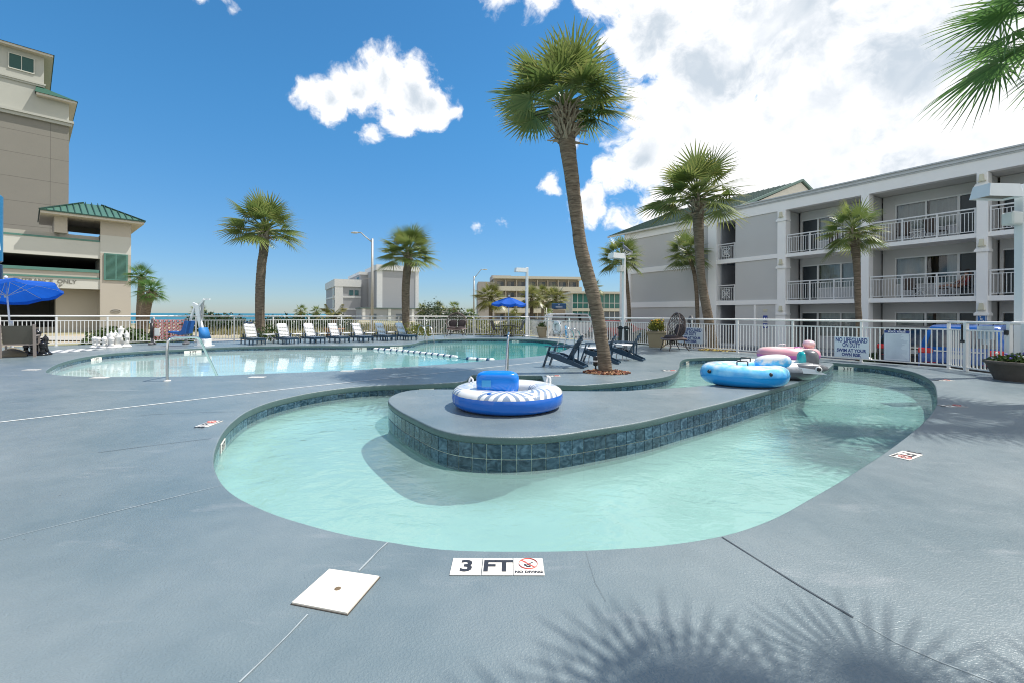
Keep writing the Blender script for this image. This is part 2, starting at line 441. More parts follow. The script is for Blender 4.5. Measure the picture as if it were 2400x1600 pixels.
def water_material(name, c0, c1, x0, x1, turbid, bumps, rot, bstr):
    m, t, b = new_mat(name); L = t.links; t.nodes.remove(b)
    o = t.nodes['Material Output']
    tcn = N(t, 'ShaderNodeTexCoord'); sep = N(t, 'ShaderNodeSeparateXYZ'); L.new(tcn.outputs['Object'], sep.inputs[0])
    mr = N(t, 'ShaderNodeMapRange', interpolation_type='SMOOTHSTEP'); L.new(sep.outputs['X'], mr.inputs['Value']); mr.inputs['From Min'].default_value = x0; mr.inputs['From Max'].default_value = x1
    col = N(t, 'ShaderNodeMixRGB'); L.new(mr.outputs[0], col.inputs['Fac']); col.inputs['Color1'].default_value = (*c0, 1); col.inputs['Color2'].default_value = (*c1, 1)
    h = None
    for i, (scl, st, w) in enumerate(bumps):
        mpn = N(t, 'ShaderNodeMapping'); mpn.inputs['Rotation'].default_value = (0, 0, rot+.5*i); mpn.inputs['Scale'].default_value = (st, 1, 1)
        nz = N(t, 'ShaderNodeTexNoise'); nz.inputs['Scale'].default_value = scl; nz.inputs['Detail'].default_value = 3; nz.inputs['Distortion'].default_value = .8
        L.new(tcn.outputs['Object'], mpn.inputs['Vector']); L.new(mpn.outputs[0], nz.inputs['Vector'])
        ma = N(t, 'ShaderNodeMath', operation='MULTIPLY_ADD'); L.new(nz.outputs['Fac'], ma.inputs[0]); ma.inputs[1].default_value = w
        if h is None: ma.inputs[2].default_value = 0
        else: L.new(h, ma.inputs[2])
        h = ma.outputs[0]
    bp = N(t, 'ShaderNodeBump'); bp.inputs['Strength'].default_value = bstr; bp.inputs['Distance'].default_value = .1; L.new(h, bp.inputs['Height'])
    gl = N(t, 'ShaderNodeBsdfGlossy'); gl.inputs['Roughness'].default_value = .03; L.new(bp.outputs[0], gl.inputs['Normal'])
    tr = N(t, 'ShaderNodeBsdfTransparent'); gm = N(t, 'ShaderNodeGamma'); gm.inputs['Gamma'].default_value = 1.0; L.new(col.outputs[0], gm.inputs['Color']); L.new(gm.outputs[0], tr.inputs['Color'])
    df = N(t, 'ShaderNodeBsdfDiffuse'); L.new(bp.outputs[0], df.inputs['Normal'])
    dcol = N(t, 'ShaderNodeMixRGB', blend_type='MULTIPLY'); dcol.inputs['Fac'].default_value = 1; L.new(col.outputs[0], dcol.inputs['Color1'])
    mott = N(t, 'ShaderNodeTexNoise'); mott.inputs['Scale'].default_value = 1.3; mott.inputs['Detail'].default_value = 6; L.new(tcn.outputs['Object'], mott.inputs['Vector'])
    rp = N(t, 'ShaderNodeMapRange'); L.new(mott.outputs['Fac'], rp.inputs['Value']); rp.inputs['From Min'].default_value = .3; rp.inputs['From Max'].default_value = .7; rp.inputs['To Min'].default_value = .78; rp.inputs['To Max'].default_value = 1.0
    L.new(rp.outputs[0], dcol.inputs['Color2']); L.new(dcol.outputs[0], df.inputs['Color'])
    m1 = N(t, 'ShaderNodeMixShader'); m1.inputs[0].default_value = turbid; L.new(tr.outputs[0], m1.inputs[1]); L.new(df.outputs[0], m1.inputs[2])
    fr = N(t, 'ShaderNodeFresnel'); fr.inputs['IOR'].default_value = 1.33; L.new(bp.outputs[0], fr.inputs['Normal'])
    m2 = N(t, 'ShaderNodeMixShader'); L.new(fr.outputs[0], m2.inputs[0]); L.new(m1.outputs[0], m2.inputs[1]); L.new(gl.outputs[0], m2.inputs[2])
    L.new(m2.outputs[0], o.inputs['Surface'])
    return m


def tile_material(name, c0, c1, scale=9.0):
    m, t, b = new_mat(name); L = t.links
    tcn = N(t, 'ShaderNodeTexCoord'); oi = N(t, 'ShaderNodeObjectInfo')
    va = N(t, 'ShaderNodeVectorMath', operation='ADD'); L.new(tcn.outputs['Object'], va.inputs[0])
    vs = N(t, 'ShaderNodeVectorMath', operation='SCALE'); vs.inputs[0].default_value = (37, 19, 53); L.new(oi.outputs['Random'], vs.inputs['Scale']); L.new(vs.outputs[0], va.inputs[1])
    mpn = N(t, 'ShaderNodeMapping'); mpn.inputs['Rotation'].default_value = (.3, .8, .4); mpn.inputs['Scale'].default_value = (1, .35, 1.6); L.new(va.outputs[0], mpn.inputs['Vector'])
    nz = N(t, 'ShaderNodeTexNoise'); nz.inputs['Scale'].default_value = scale; nz.inputs['Detail'].default_value = 8; nz.inputs['Distortion'].default_value = 1.6; L.new(mpn.outputs[0], nz.inputs['Vector'])
    rp = N(t, 'ShaderNodeValToRGB'); L.new(nz.outputs['Fac'], rp.inputs['Fac'])
    rp.color_ramp.elements[0].position = .38; rp.color_ramp.elements[0].color = (*c0, 1); rp.color_ramp.elements[1].position = .68; rp.color_ramp.elements[1].color = (*c1, 1)
    mr = N(t, 'ShaderNodeMapRange'); mr.inputs['To Min'].default_value = .7; mr.inputs['To Max'].default_value = 1.3; L.new(oi.outputs['Random'], mr.inputs['Value'])
    h = N(t, 'ShaderNodeHueSaturation'); L.new(mr.outputs[0], h.inputs['Value']); L.new(rp.outputs[0], h.inputs['Color']); L.new(h.outputs[0], b.inputs['Base Color'])
    b.inputs['Roughness'].default_value = .12
    return m


DECK = deck_material()
COPING = M('deck_coping', (.075, .125, .125), .45, var=.2, scale=6, bump=.25, bscale=70)
PLASTER = M('pool_plaster', (.74, .73, .70), .7, var=.06, scale=2)
GROUT = M('tile_grout', (.42, .52, .46), .8)
TILE = tile_material('blue_slate_tile', (.008, .035, .062), (.085, .155, .21))
WHITE = M('white_paint', (.80, .80, .78), .35, var=.04)
CERAMIC = M('white_ceramic', (.78, .74, .67), .3, var=.05)
BLACK = M('black_print', (.03, .032, .04), .5)
REDP = M('red_print', (.62, .09, .07), .5)
NAVYP = M('navy_print', (.02, .05, .22), .5)
STEEL = M('stainless_steel', (.62, .62, .60), .16, 1.0, var=.05)

# ------------------------------------------------------------------ outlines measured on the deck plane
def PX(l, z=0.0): return [G(x, y, z) for x, y in l]


WATER_R, WATER_M, ISL = -.21, -.18, .15
NOTCH_A = [(1065, 894.3), (1082, 893), (1088.8, 891.5), (1090.5, 890.3)]
river_px = [(495.3, 1080), (500, 1105), (518, 1136.6), (549, 1163), (602.7, 1190), (647, 1208), (700, 1224.5), (770, 1244), (843, 1260), (912, 1270.4), (1007, 1285.3), (1096, 1291), (1215, 1292.5), (1350, 1291), (1440, 1287), (1522, 1281.5), (1628, 1268.6), (1724, 1249), (1820, 1214), (1900, 1170), (1968, 1131), (2019, 1098.5), (2066, 1068.6), (2113.5, 1034), (2160.7, 996), (2189, 964.7), (2199, 945.9), (2198.5, 923.8), (2190.6, 897), (2167, 879.8), (2129, 867.2), (2066, 856.8), (2003, 851.5), (1953, 848.3), (1860, 841), (1761, 836), (1710, 835.5), (1657, 836.4), (1610, 838.9), (1594.4, 845), (1589.7, 861), (1578.7, 873.5), (1556.6, 881.4), (1500, 889.7), (1435.7, 895.6), (1359, 901), (1318, 900.7), (1290, 898.5), (1279, 894.5), (1276.5, 891), (1274.5, 886), (1271.5, 878.6), (1270.8, 878.3), (1190, 877.7), (1104.6, 877.1), (1104, 877.3), (1097, 884), (1090.5, 890.3), (1086, 892.4), (1065.8, 894.3), (1002, 898), (964.7, 899.3), (888, 901.4), (811.6, 907), (735, 917.4), (684, 927.6), (633, 940), (582, 959.5), (543.8, 985), (518, 1013), (502, 1045)]
island_px = [(912.8, 934.4), (916, 943), (938, 960), (976.5, 980), (1027.6, 1003), (1078.6, 1015), (1155, 1021), (1231.6, 1021.6), (1308, 1016), (1384.7, 1005), (1500, 986.5), (1594, 964.7), (1688.8, 942.7), (1787.6, 916), (1860, 896), (1902, 881), (1930, 868), (1947, 856), (1951, 852), (1950.5, 850.4), (1930, 848.5), (1850, 842), (1775, 836), (1758, 834.6), (1757, 835.5), (1762, 840), (1771, 846.5), (1776, 857), (1768, 872), (1735, 886), (1690, 898), (1640, 904), (1580, 908.5), (1500, 912.8), (1461, 915.5), (1321, 915.5), (1190, 914), (1063, 911.7), (976.5, 912.5), (948, 916.5), (925.5, 924)]
main_px = [(104.5, 869.8), (118, 859), (148, 846.7), (202.4, 834.4), (270.5, 826), (352, 820.8), (433.7, 816.7), (515, 813.2), (624, 810.5), (720, 809.4), (848.8, 809.6), (938, 807.6), (967.9, 804.6), (985.7, 799.3), (1012.5, 795.6), (1087, 793.4), (1176, 793.3), (1250.6, 795.1), (1295, 798.7), (1322, 803.2), (1337, 809.1), (1335, 815), (1322, 821), (1301, 827.4), (1265.4, 832.9), (1206, 838.9), (1152, 843.3), (1101.8, 847.8), (1027, 853.7), (938, 859.7), (848.8, 865), (720, 871.2), (597, 875.8), (515, 879.3), (433.7, 881.2), (352, 881.8), (270.5, 882.3), (188.8, 881.2), (134.4, 878), (109, 873)]


def outline(px, z=0.0, step=.12):
    p = resample(catmull(PX(px, z), 5), step)
    for q in p: q.z = z
    if area2(p) < 0: p.reverse()
    return p


river = outline(river_px); island = outline(island_px, ISL); main = outline(main_px, 0, .2)

# ------------------------------------------------------------------ fence line corners
FA, FB, FC, FD, FH = G(-150, 818), G(549, 798.5), G(1050, 784.6), G(1240, 789.0), G(2223, 863.3)
FI, FJ = G(2264, 870), G(2366, 884)
edge_dir = (FH-FD).normalized(); edge_n = Vector((edge_dir.y, -edge_dir.x, 0)); edge_n = edge_n if edge_n.x < 0 else -edge_n   # towards the pool


def outv(a, b):
    d = (b-a).normalized(); return Vector((-d.y, d.x, 0))


o1, o2 = outv(FA, FB)*.3, outv(FB, FC)*.3
deck_outer = [Vector((-34, -9, 0)), Vector((24, -9, 0)), FJ+Vector((4.5, -5, 0)), FJ-edge_n*.45, FI-edge_n*.3, FH-edge_n*.3, FD-edge_n*.3+Vector((0, .1, 0)), FC+Vector((.3, .35, 0)), FB+o2, FB+o1, FA+o1, FA+Vector((-6, -3, 0))]
deck = sheet('pool_deck', [deck_outer, river, main], 0.0, DECK); structure(deck)
mb = MB()
for i in range(len(deck_outer)):
    a, b = deck_outer[i], deck_outer[(i+1) % len(deck_outer)]
    mb.add([(a.x, a.y, 0), (b.x, b.y, 0), (b.x, b.y, -.7), (a.x, a.y, -.7)], [(3, 2, 1, 0)])
mb.build('deck_edge', M('deck_side', (.32, .32, .31), .8), deck)


def coping(name, loop, z, inward, hgt, parent, mat=COPING):
    """rounded nose hung on the deck edge; inward=+1 when the water lies inside the loop"""
    nn = normals2(loop); k = len(loop); mb = MB(); mb.smooth = True
    prof = [(-.004, -.002), (0.0, .0), (.010, -.003), (.017, -.010), (.020, -.022), (.020, -hgt+.015), (.014, -hgt), (-.03, -hgt)]
    n = len(prof); vs = []; fs = []
    for p, q in zip(loop, nn):
        q = -q*inward
        for d, h in prof: vs.append((p.x+q.x*d, p.y+q.y*d, z+h))
    for i in range(k):
        j = (i+1) % k
        for a in range(n-1): fs.append((i*n+a, j*n+a, j*n+a+1, i*n+a+1) if inward < 0 else (i*n+a, i*n+a+1, j*n+a+1, j*n+a))
    mb.add(vs, fs); mb.mi = [0 if (q % (n-1)) < 3 else 1 for q in range(len(fs))]; return mb.build(name, [DECK, mat], parent)


def wall_strip(name, loop, z0, z1, mat, parent, off=0.0):
    nn = normals2(loop); k = len(loop); mb = MB(); mb.smooth = True
    vs = [(p.x+q.x*off, p.y+q.y*off, z) for p, q in zip(loop, nn) for z in (z0, z1)]
    mb.add(vs, [(2*i, 2*((i+1) % k), 2*((i+1) % k)+1, 2*i+1) for i in range(k)]); return mb.build(name, mat, parent)


def cove(name, loop, inward, z1, z0, mat, parent, rad=.30):
    nn = normals2(loop); k = len(loop); mb = MB(); mb.smooth = True; prof = [(0, z1)]+[(rad*(1-math.cos(R(a))), z0+rad*(1-math.sin(R(a)))) for a in (0, 18, 36, 54, 72, 90)]; n = len(prof)
    vs = [(p.x-q.x*inward*d, p.y-q.y*inward*d, z) for p, q in zip(loop, nn) for d, z in prof]
    mb.add(vs, [(i*n+a, ((i+1) % k)*n+a, ((i+1) % k)*n+a+1, i*n+a+1) for i in range(k) for a in range(n-1)]); return mb.build(name, mat, parent)


shell = sheet('river_basin', [river], -.56, PLASTER); structure(shell)
cove('basin_wall', river, 1, -.09, -.56, PLASTER, shell)
wall_strip('grout_band', river, -.40, -.095, GROUT, shell, -.004)
coping('coping', river, 0, 1, .105, deck)
isl = sheet('island', [island], ISL, DECK); structure(isl)
coping('coping', island, ISL, -1, .08, isl)
cove('island_wall', island, -1, ISL-.07, -.56, PLASTER, isl)
wall_strip('grout_band', island, -.42, ISL-.07, GROUT, isl, .004)
basin = sheet('pool_basin', [main], -.72, M('deep_plaster', (.55, .78, .80), .7, var=.06, scale=2)); structure(basin)
wall_strip('basin_wall', main, -1.4, -.09, M('deep_plaster', (.55, .78, .80)), basin)
coping('coping', main, 0, 1, .10, deck)
rw = sheet('river_water', [river, island], WATER_R, water_material('river_water', (.57, .81, .785), (.55, .80, .77), -3, 10, .24, [(2.0, .8, 1.0), (6, .7, .40), (17, .8, .12)], .9, .24)); structure(rw)
mw = sheet('pool_water', [main], WATER_M, water_material('pool_water', (.80, .97, .95), (.02, .60, .63), -10, 3.0, .50, [(.7, .5, 1.0), (3.2, .35, .25), (9, .5, .06)], .05, .085)); structure(mw)

# tiles, one object each, on the walls that face the photographer
tile_me = None


def tile_row(loop, parent, inward, z0, h, w=.155, limit=300, thick=.014, name='tile', mat=TILE, vis=True):
    p = resample(loop, w); k = len(p); nn = normals2(p); n = 0
    mb = MB(); mb.cbox((0, 0, 0), (w-.008, thick, h-.008), .002); me = mb.mesh(name, mat)
    for i in range(k):
        a, b = p[i], p[(i+1) % k]; m_ = (a+b)/2; q = -(nn[i]+nn[(i+1) % k]).normalized()*inward
        if vis and q.dot(Vector((-m_.x, -m_.y, 0)).normalized()) < -.15: continue
        if n >= limit: break
        x = (b-a).normalized(); n += 1
        link(me, name, parent, frame((m_.x+q.x*.007, m_.y+q.y*.007, z0+h/2), x, (0, 0, 1)) @ Matrix.Rotation(R(90), 4, 'X'))
    return n


cnt = [tile_row(river, shell, 1, -.26, .155, vis=True), tile_row(island, isl, -1, -.086, .155), tile_row(island, isl, -1, -.243, .155)]
tile_row(main, basin, 1, -.25, .15, w=.3, name='tile')

# ------------------------------------------------------------------ terrain, sea, parking lot
def sstep(a, b, x):
    t = max(0, min(1, (x-a)/(b-a))); return t*t*(3-2*t)


def land_z(x, y):
    s = -x+.1*y
    z = -.32-.26*sstep(0, 8, x)
    z += .55*sstep(40, 52, s)*(1-sstep(52, 66, s))*(.6+.4*mnoise.noise(Vector((x*.13, y*.13, 0))))
    return z-4.6*sstep(62, 112, s)-.25*sstep(60, 200, y)


xs = [-900, -500, -300, -200]+list(range(-150, 61, 5))+[80, 120, 200, 400, 900]
ys = [-120, -60, -30]+list(range(-15, 121, 5))+[140, 170, 210, 260, 350, 500, 800, 1400]
mb = MB(); mb.smooth = True
inner = [FJ, FD, FC, FB, FA]
mb.add([(x, y, land_z(x, y)-(.6 if (-20 < x < 16 and -14 < y < 22) else 0)) for y in ys for x in xs],
       [(j*len(xs)+i, j*len(xs)+i+1, (j+1)*len(xs)+i+1, (j+1)*len(xs)+i) for j in range(len(ys)-1) for i in range(len(xs)-1)])


def land_material():
    m, t, b = new_mat('dune_sand'); L = t.links
    tcn = N(t, 'ShaderNodeTexCoord'); nz = N(t, 'ShaderNodeTexNoise'); nz.inputs['Scale'].default_value = .12; nz.inputs['Detail'].default_value = 8; L.new(tcn.outputs['Object'], nz.inputs['Vector'])
    rp = N(t, 'ShaderNodeValToRGB'); L.new(nz.outputs['Fac'], rp.inputs['Fac'])
    e = rp.color_ramp.elements; e[0].position = .42; e[0].color = (.44, .37, .27, 1); e[1].position = .6; e[1].color = (.15, .17, .06, 1)
    L.new(rp.outputs[0], b.inputs['Base Color']); b.inputs['Roughness'].default_value = .95
    n2 = N(t, 'ShaderNodeTexNoise'); n2.inputs['Scale'].default_value = 6; L.new(tcn.outputs['Object'], n2.inputs['Vector'])
    bp = N(t, 'ShaderNodeBump'); bp.inputs['Strength'].default_value = .6; L.new(n2.outputs['Fac'], bp.inputs['Height']); L.new(bp.outputs[0], b.inputs['Normal'])
    return m


structure(mb.build('beach_ground', land_material()))
sea_m, t, b = new_mat('sea_water'); L = t.links
b.inputs['Base Color'].default_value = (.025, .15, .185, 1); b.inputs['Roughness'].default_value = .35; b.inputs['IOR'].default_value = 1.33
tcn = N(t, 'ShaderNodeTexCoord'); mpn = N(t, 'ShaderNodeMapping'); mpn.inputs['Scale'].default_value = (.06, .25, 1); L.new(tcn.outputs['Object'], mpn.inputs['Vector'])
nz = N(t, 'ShaderNodeTexNoise'); nz.inputs['Scale'].default_value = 1; nz.inputs['Detail'].default_value = 6; L.new(mpn.outputs[0], nz.inputs['Vector'])
bp = N(t, 'ShaderNodeBump'); bp.inputs['Strength'].default_value = .8; bp.inputs['Distance'].default_value = 1.0; L.new(nz.outputs['Fac'], bp.inputs['Height']); L.new(bp.outputs[0], b.inputs['Normal'])
mb = MB(); mb.add([(-16000, -3000, -3.7), (16000, -3000, -3.7), (16000, 16000, -3.7), (-16000, 16000, -3.7)], [(0, 1, 2, 3)])
structure(mb.build('sea', sea_m))
ASPH = M('asphalt', (.19, .185, .178), .9, var=.3, scale=1.2, bump=.4, bscale=40)
lot = [FJ-edge_n*.5+Vector((6, -12, 0)), FH-edge_n*.35, FD-edge_n*.35, Vector((2.5, 31.5, 0)), Vector((-2, 60, 0)), Vector((40, 70, 0)), Vector((60, 0, 0)), Vector((40, -20, 0))]
structure(sheet('parking_lot', [lot], -.5, ASPH))
road = [Vector((-60, 30.5, 0)), Vector((-17, 26.5, 0)), Vector((-14, 29.5, 0)), Vector((-60, 36, 0))]
structure(sheet('garage_apron', [road], -.26, M('apron_concrete', (.40, .37, .32), .9, var=.15, scale=.8)))

# ------------------------------------------------------------------ deck details
DRAIN = M('drain_white', (.74, .74, .70), .5, var=.1, scale=2)


def strip(name, px, w, mat, z=.004, parent=None, jitter=0.0):
    p = [G(x, y) for x, y in px]; p = resample(p, .25, closed=False) if len(p) > 1 else p
    nn = []
    for i in range(len(p)):
        d = (p[min(i+1, len(p)-1)]-p[max(i-1, 0)]).normalized(); nn.append(Vector((-d.y, d.x, 0)))
    mb = MB(); vs = []
    rnd = random.Random(int(abs(px[0][0])))
    for q, n in zip(p, nn):
        k = w*(1+jitter*(rnd.random()-.5)); o = n*(rnd.random()-.5)*w*jitter
        vs += [tuple(q+n*k/2+o+Vector((0, 0, z))), tuple(q-n*k/2+o+Vector((0, 0, z)))]
    mb.add(vs, [(2*i+1, 2*i+3, 2*i+2, 2*i) for i in range(len(p)-1)]); return mb.build(name, mat, parent)


structure(strip('deck_drain', [(-60, 995.5), (0, 988.4), (350, 948), (700, 907.6), (1020, 874), (1302, 843.7), (1560, 817.5)], .042, DRAIN))
CRACK = M('joint_dark', (.06, .075, .09), .9); CHALK = M('joint_filler', (.33, .37, .38), .9, var=.5, scale=14)  # dark crack lines and pale filled joints in the deck
strip('deck_joint', [(1692, 1258), (1800, 1326), (1900, 1388), (2000, 1447)], .008, CRACK, .004, deck, .7)
strip('deck_joint', [(2010, 1453), (2130, 1524), (2335, 1602)], .005, CHALK, .004, deck, .9)
strip('deck_joint', [(-60, 1281), (0, 1264), (300, 1191), (518, 1137.5)], .005, CHALK, .004, deck, .9)
strip('deck_joint', [(908, 1270.5), (840, 1337)], .008, CHALK, .004, deck, .8)
strip('deck_joint', [(722, 1440), (640, 1525), (560, 1600)], .007, CHALK, .004, deck, .9)
strip('deck_joint', [(330, 972), (470, 966), (552, 964)], .006, CRACK, .004, deck, .6)
strip('deck_joint', [(230, 1060), (360, 1043), (495, 1027)], .006, CRACK, .004, deck, .8)
strip('deck_joint', [(1373, 1292), (1392, 1360), (1420, 1410)], .0012, CRACK, .004, deck, .8)


def marker(c, x, parts, size=.165, label=None):
    """row of flush ceramic depth tiles; x = reading direction on the deck"""
    x = Vector(x).normalized(); y = Vector((-x.y, x.x, 0))
    for i, kind in enumerate(parts):
        o = Vector(c)+x*(i-(len(parts)-1)/2)*size
        m4 = frame((o.x, o.y, .004), x, y)
        mb = MB(); mb.cbox((0, 0, 0), (size-.004, size-.004, .006), .002)
        tl = mb.build('depth_tile', CERAMIC, deck); tl.matrix_local = m4
        up = Matrix.Translation((0, 0, .0042))
        if kind == 'ND':
            mb = MB(); mb.tube([(.052*math.cos(a), .052*math.sin(a)+.022, 0) for a in [2*math.pi*k/28 for k in range(28)]], .0052, 4, closed=True, flat=.1)
            mb.bar((-.037, .059, 0), (.037, -.015, 0), .008, .0012)
            link(mb.mesh('prohibition_ring', REDP), 'prohibition_ring', tl, up)
            mb = MB(); mb.bar((-.02, 0, 0), (.026, .04, 0), .006, .001); mb.bar((-.012, -.004, 0), (.012, -.006, 0), .012, .001); mb.bar((.0, .02, 0), (.008, .006, 0), .008, .001); mb.box((-.018, .012, 0), (.012, .012, .001)); mb.bar((-.02, .05, 0), (.016, .052, 0), .002, .001)
            link(mb.mesh('diver', BLACK), 'diver', tl, up)
            link(text_mesh('NO DIVING', .029, .0012, .0004, mat=BLACK), 'lettering', tl, Matrix.Translation((0, -.059, .0042)))
        elif kind:
            link(text_mesh(kind, .155, .0045, .0004, mat=BLACK), 'lettering', tl, Matrix.Translation((0, -.004, .0042)))


marker(G(1166, 1328), G(1272, 1328.6)-G(1062, 1328), ['3', 'FT', 'ND'], .172)
marker(G(491, 992.5), G(514, 983)-G(466, 1001)+Vector((.0, .0, 0)), ['3 FT', 'ND'], .16)
marker(G(2123, 1067), G(2100, 1075)-G(2140, 1060), ['3 FT', 'ND'], .17)
for px, py, d in ((2234, 951, 1), (2213, 890.5, 1), (1570, 868, 1), (1297, 880.5, 1), (603, 883, 1), (74, 866, 1), (815, 868.6, 1), (233, 884.5, 1), (890, 862.8, 1)):
    marker(G(px, py), (1, .04, 0), ['3 FT', 'ND'] if px > 1200 else ['', ''], .165)
# depth plates on the pool walls
def wall_plate(loop, px, py, parent, inward, zc, txt_, w=.3, h=.13):
    t_ = G(px, py); i = min(range(len(loop)), key=lambda k: (loop[k]-t_).length); q = -normals2(loop)[i]*inward
    x = Vector((-q.y, q.x, 0)); m4 = frame((loop[i].x+q.x*.018, loop[i].y+q.y*.018, zc), x, (0, 0, 1))
    mb = MB(); mb.cbox((0, 0, 0), (w, h, .012), .003); o = mb.build('depth_plate', CERAMIC, parent); o.matrix_local = m4
    link(text_mesh(txt_, h*.95, .002, .0006, mat=BLACK), 'lettering', o, Matrix.Translation((0, 0, .0075)))


wall_plate(river, 1000, 899, shell, 1, -.17, '3 FT'); wall_plate(river, 519, 1011, shell, 1, -.17, '3 FT'); wall_plate(river, 1612, 839, shell, 1, -.17, '3 FT'); wall_plate(river, 1985, 850, shell, 1, -.17, '3 FT', .45)
for px, py in ((450, 816), (225, 831), (840, 810), (930, 808), (1210, 794)): wall_plate(main, px, py, basin, 1, -.15, '3 FT', .6, .14)
# step edges seen through the shallow end
mb = MB()
for k in range(2):
    a, b = G(212+k*14, 846), G(262+k*16, 881); mb.bar((a.x, a.y, -.26-.1*k), (b.x, b.y, -.26-.1*k), .16, .05)
mb.build('step_edge', M('step_tile', (.05, .13, .15), .3), basin)
# skimmer lid
c = [G(x, y) for x, y in ((684, 1415), (814, 1440), (889, 1353), (772, 1336))]
skm = thing('skimmer_lid', 'square cream skimmer lid with a finger hole in the front deck', 'lid', (c[0]+c[1]+c[2]+c[3])/4)
mb = MB(); cc = skm.location
mb.prism([(p.x-cc.x, p.y-cc.y) for p in c], -.004, .011); mb.build('cover_plate', M('cream_plastic', (.76, .70, .60), .45, var=.06, scale=5), skm)
mb = MB(); mb.lathe([(.016, .0112), (.016, .0122), (.011, .0122)], 14); mb.build('finger_hole', M('hole_brown', (.16, .11, .06), .7), skm)
mb = MB(); e = [p-cc for p in c]; k = 1.03
mb.prism([(p.x*k, p.y*k) for p in e], -.003, .0035); mb.build('rim', M('rim_dark', (.07, .06, .05), .8), skm)

# ------------------------------------------------------------------ fences
FENCE = M('fence_white', (.78, .77, .74), .4, var=.05, scale=3)


def fence(label, p0, p1, post_sp=1.75, picket=.122, end=True, top=1.25, start=True, post_w=.065):
    L_ = (p1-p0).length; th = thing('pool_fence', label, 'fence', p0, math.atan2(p1.y-p0.y, p1.x-p0.x), 'white picket fence runs round the pool deck')
    mb = MB(); mb.tube([(-.03, 0, top), (L_+.03, 0, top)], .034, 10); mb.build('top_rail', FENCE, th)
    mb = MB(); mb.box((L_/2, 0, top-.20), (L_, .03, .035)); mb.build('middle_rail', FENCE, th)
    mb = MB(); mb.box((L_/2, 0, .10), (L_, .03, .035)); mb.build('bottom_rail', FENCE, th)
    n = max(1, round(L_/post_sp)); sp = L_/n
    mb = MB(); mb.cbox((0, 0, top/2-.02), (post_w, post_w, top-.04), .006); mb.box((0, 0, .006), (.11, .11, .012)); pm = mb.mesh('post', FENCE)
    mb = MB(); mb.box((0, 0, (top-.1)/2), (.024, .024, top-.34)); km = mb.mesh('picket', FENCE)
    for i in range(n+1):
        if (i == n and not end) or (i == 0 and not start): continue
        link(pm, 'post', th, Matrix.Translation((i*sp, 0, 0)))
    m = max(1, round(sp/picket))
    for i in range(n):
        for j in range(1, m): link(km, 'picket', th, Matrix.Translation((i*sp+j*sp/m, 0, 0)))
    return th


fence('white picket fence in front of the parking garage, behind the white chess pieces', FA, FB, 1.75, .125, end=True)
fence('white picket fence behind the row of loungers, towards the beach', FB, FC, 1.85, .13, start=False)
fence('short white picket fence behind the blue umbrella table', FC, FD, 1.7, .125, start=False)
fence('white picket fence along the parking lot with the lifeguard and rules signs', FD, FH, 1.92, .118, start=False)
gate = thing('pool_gate', 'white picket gate with black latch beside the pool rules fence', 'gate', FI, math.atan2((FJ-FI).y, (FJ-FI).x))
gl_ = (FJ-FI).length
for nme, z in (('top_rail', 1.25), ('middle_rail', 1.05), ('bottom_rail', .10)):
    mb = MB()
    if nme == 'top_rail': mb.tube([(-.02, 0, z), (gl_+.35, 0, z)], .034, 10)
    else: mb.box((gl_/2, 0, z), (gl_-.1, .03, .035))
    mb.build(nme, FENCE, gate)
mb = MB(); mb.cbox((0, 0, .63), (.085, .085, 1.24), .006); pm = mb.mesh('post', FENCE)
link(pm, 'post', gate, Matrix.Translation((0, 0, 0))); link(pm, 'post', gate, Matrix.Translation((gl_, 0, 0))); link(pm, 'post', gate, Matrix.Translation((gl_+.33, 0, 0)))
mb = MB(); mb.box((0, 0, .575), (.026, .026, .95)); km = mb.mesh('picket', FENCE)
for j in range(1, 11): link(km, 'picket', gate, Matrix.Translation((gl_*j/11, 0, 0)))
BLKPL = M('black_plastic', (.012, .013, .015), .35)
mb = MB(); mb.cbox((-.075, -.03, .98), (.035, .05, .42), .006); mb.cbox((-.045, -.04, .77), (.11, .06, .06), .006); mb.build('latch', BLKPL, gate)
mb = MB(); mb.cbox((gl_-.02, -.05, 1.03), (.09, .06, .11), .01); mb.build('lock_box', BLKPL, gate)
fence('short white picket fence between the parking lot fence and the gate', FH, FI, 2.0, .095, start=False, end=False)
# ------------------------------------------------------------------ right hotel wing
STUC_W = M('white_stucco', (.90, .88, .85), .75, var=.04, scale=1.5, bump=.15, bscale=80)
STUC_G = M('grey_stucco', (.56, .55, .53), .8, var=.04, scale=.8, bump=.2, bscale=90)
SOFFIT = M('soffit_grey', (.68, .66, .62), .8, var=.05)
GREEN_R = M('green_metal_roof', (.022, .060, .046), .5, var=.18, scale=1.2)
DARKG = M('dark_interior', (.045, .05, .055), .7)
DOORM = M('dark_door', (.022, .032, .038), .3, var=.2)
FRAMEW = M('window_frame', (.70, .70, .68), .4)
CURT = M('curtain_cloth', (.62, .62, .60), .85, var=.08, scale=3)


def glass_mat(name, tint, refl=.12):
    m, t, b = new_mat(name); L = t.links; t.nodes.remove(b)
    tr = N(t, 'ShaderNodeBsdfTransparent'); tr.inputs['Color'].default_value = (*tint, 1)
    gl = N(t, 'ShaderNodeBsdfGlossy'); gl.inputs['Roughness'].default_value = .02
    fr = N(t, 'ShaderNodeFresnel'); fr.inputs['IOR'].default_value = 1.5
    ad = N(t, 'ShaderNodeMath', operation='ADD'); L.new(fr.outputs[0], ad.inputs[0]); ad.inputs[1].default_value = refl
    mxn = N(t, 'ShaderNodeMixShader'); L.new(ad.outputs[0], mxn.inputs[0]); L.new(tr.outputs[0], mxn.inputs[1]); L.new(gl.outputs[0], mxn.inputs[2])
    L.new(mxn.outputs[0], t.nodes['Material Output'].inputs['Surface']); return m


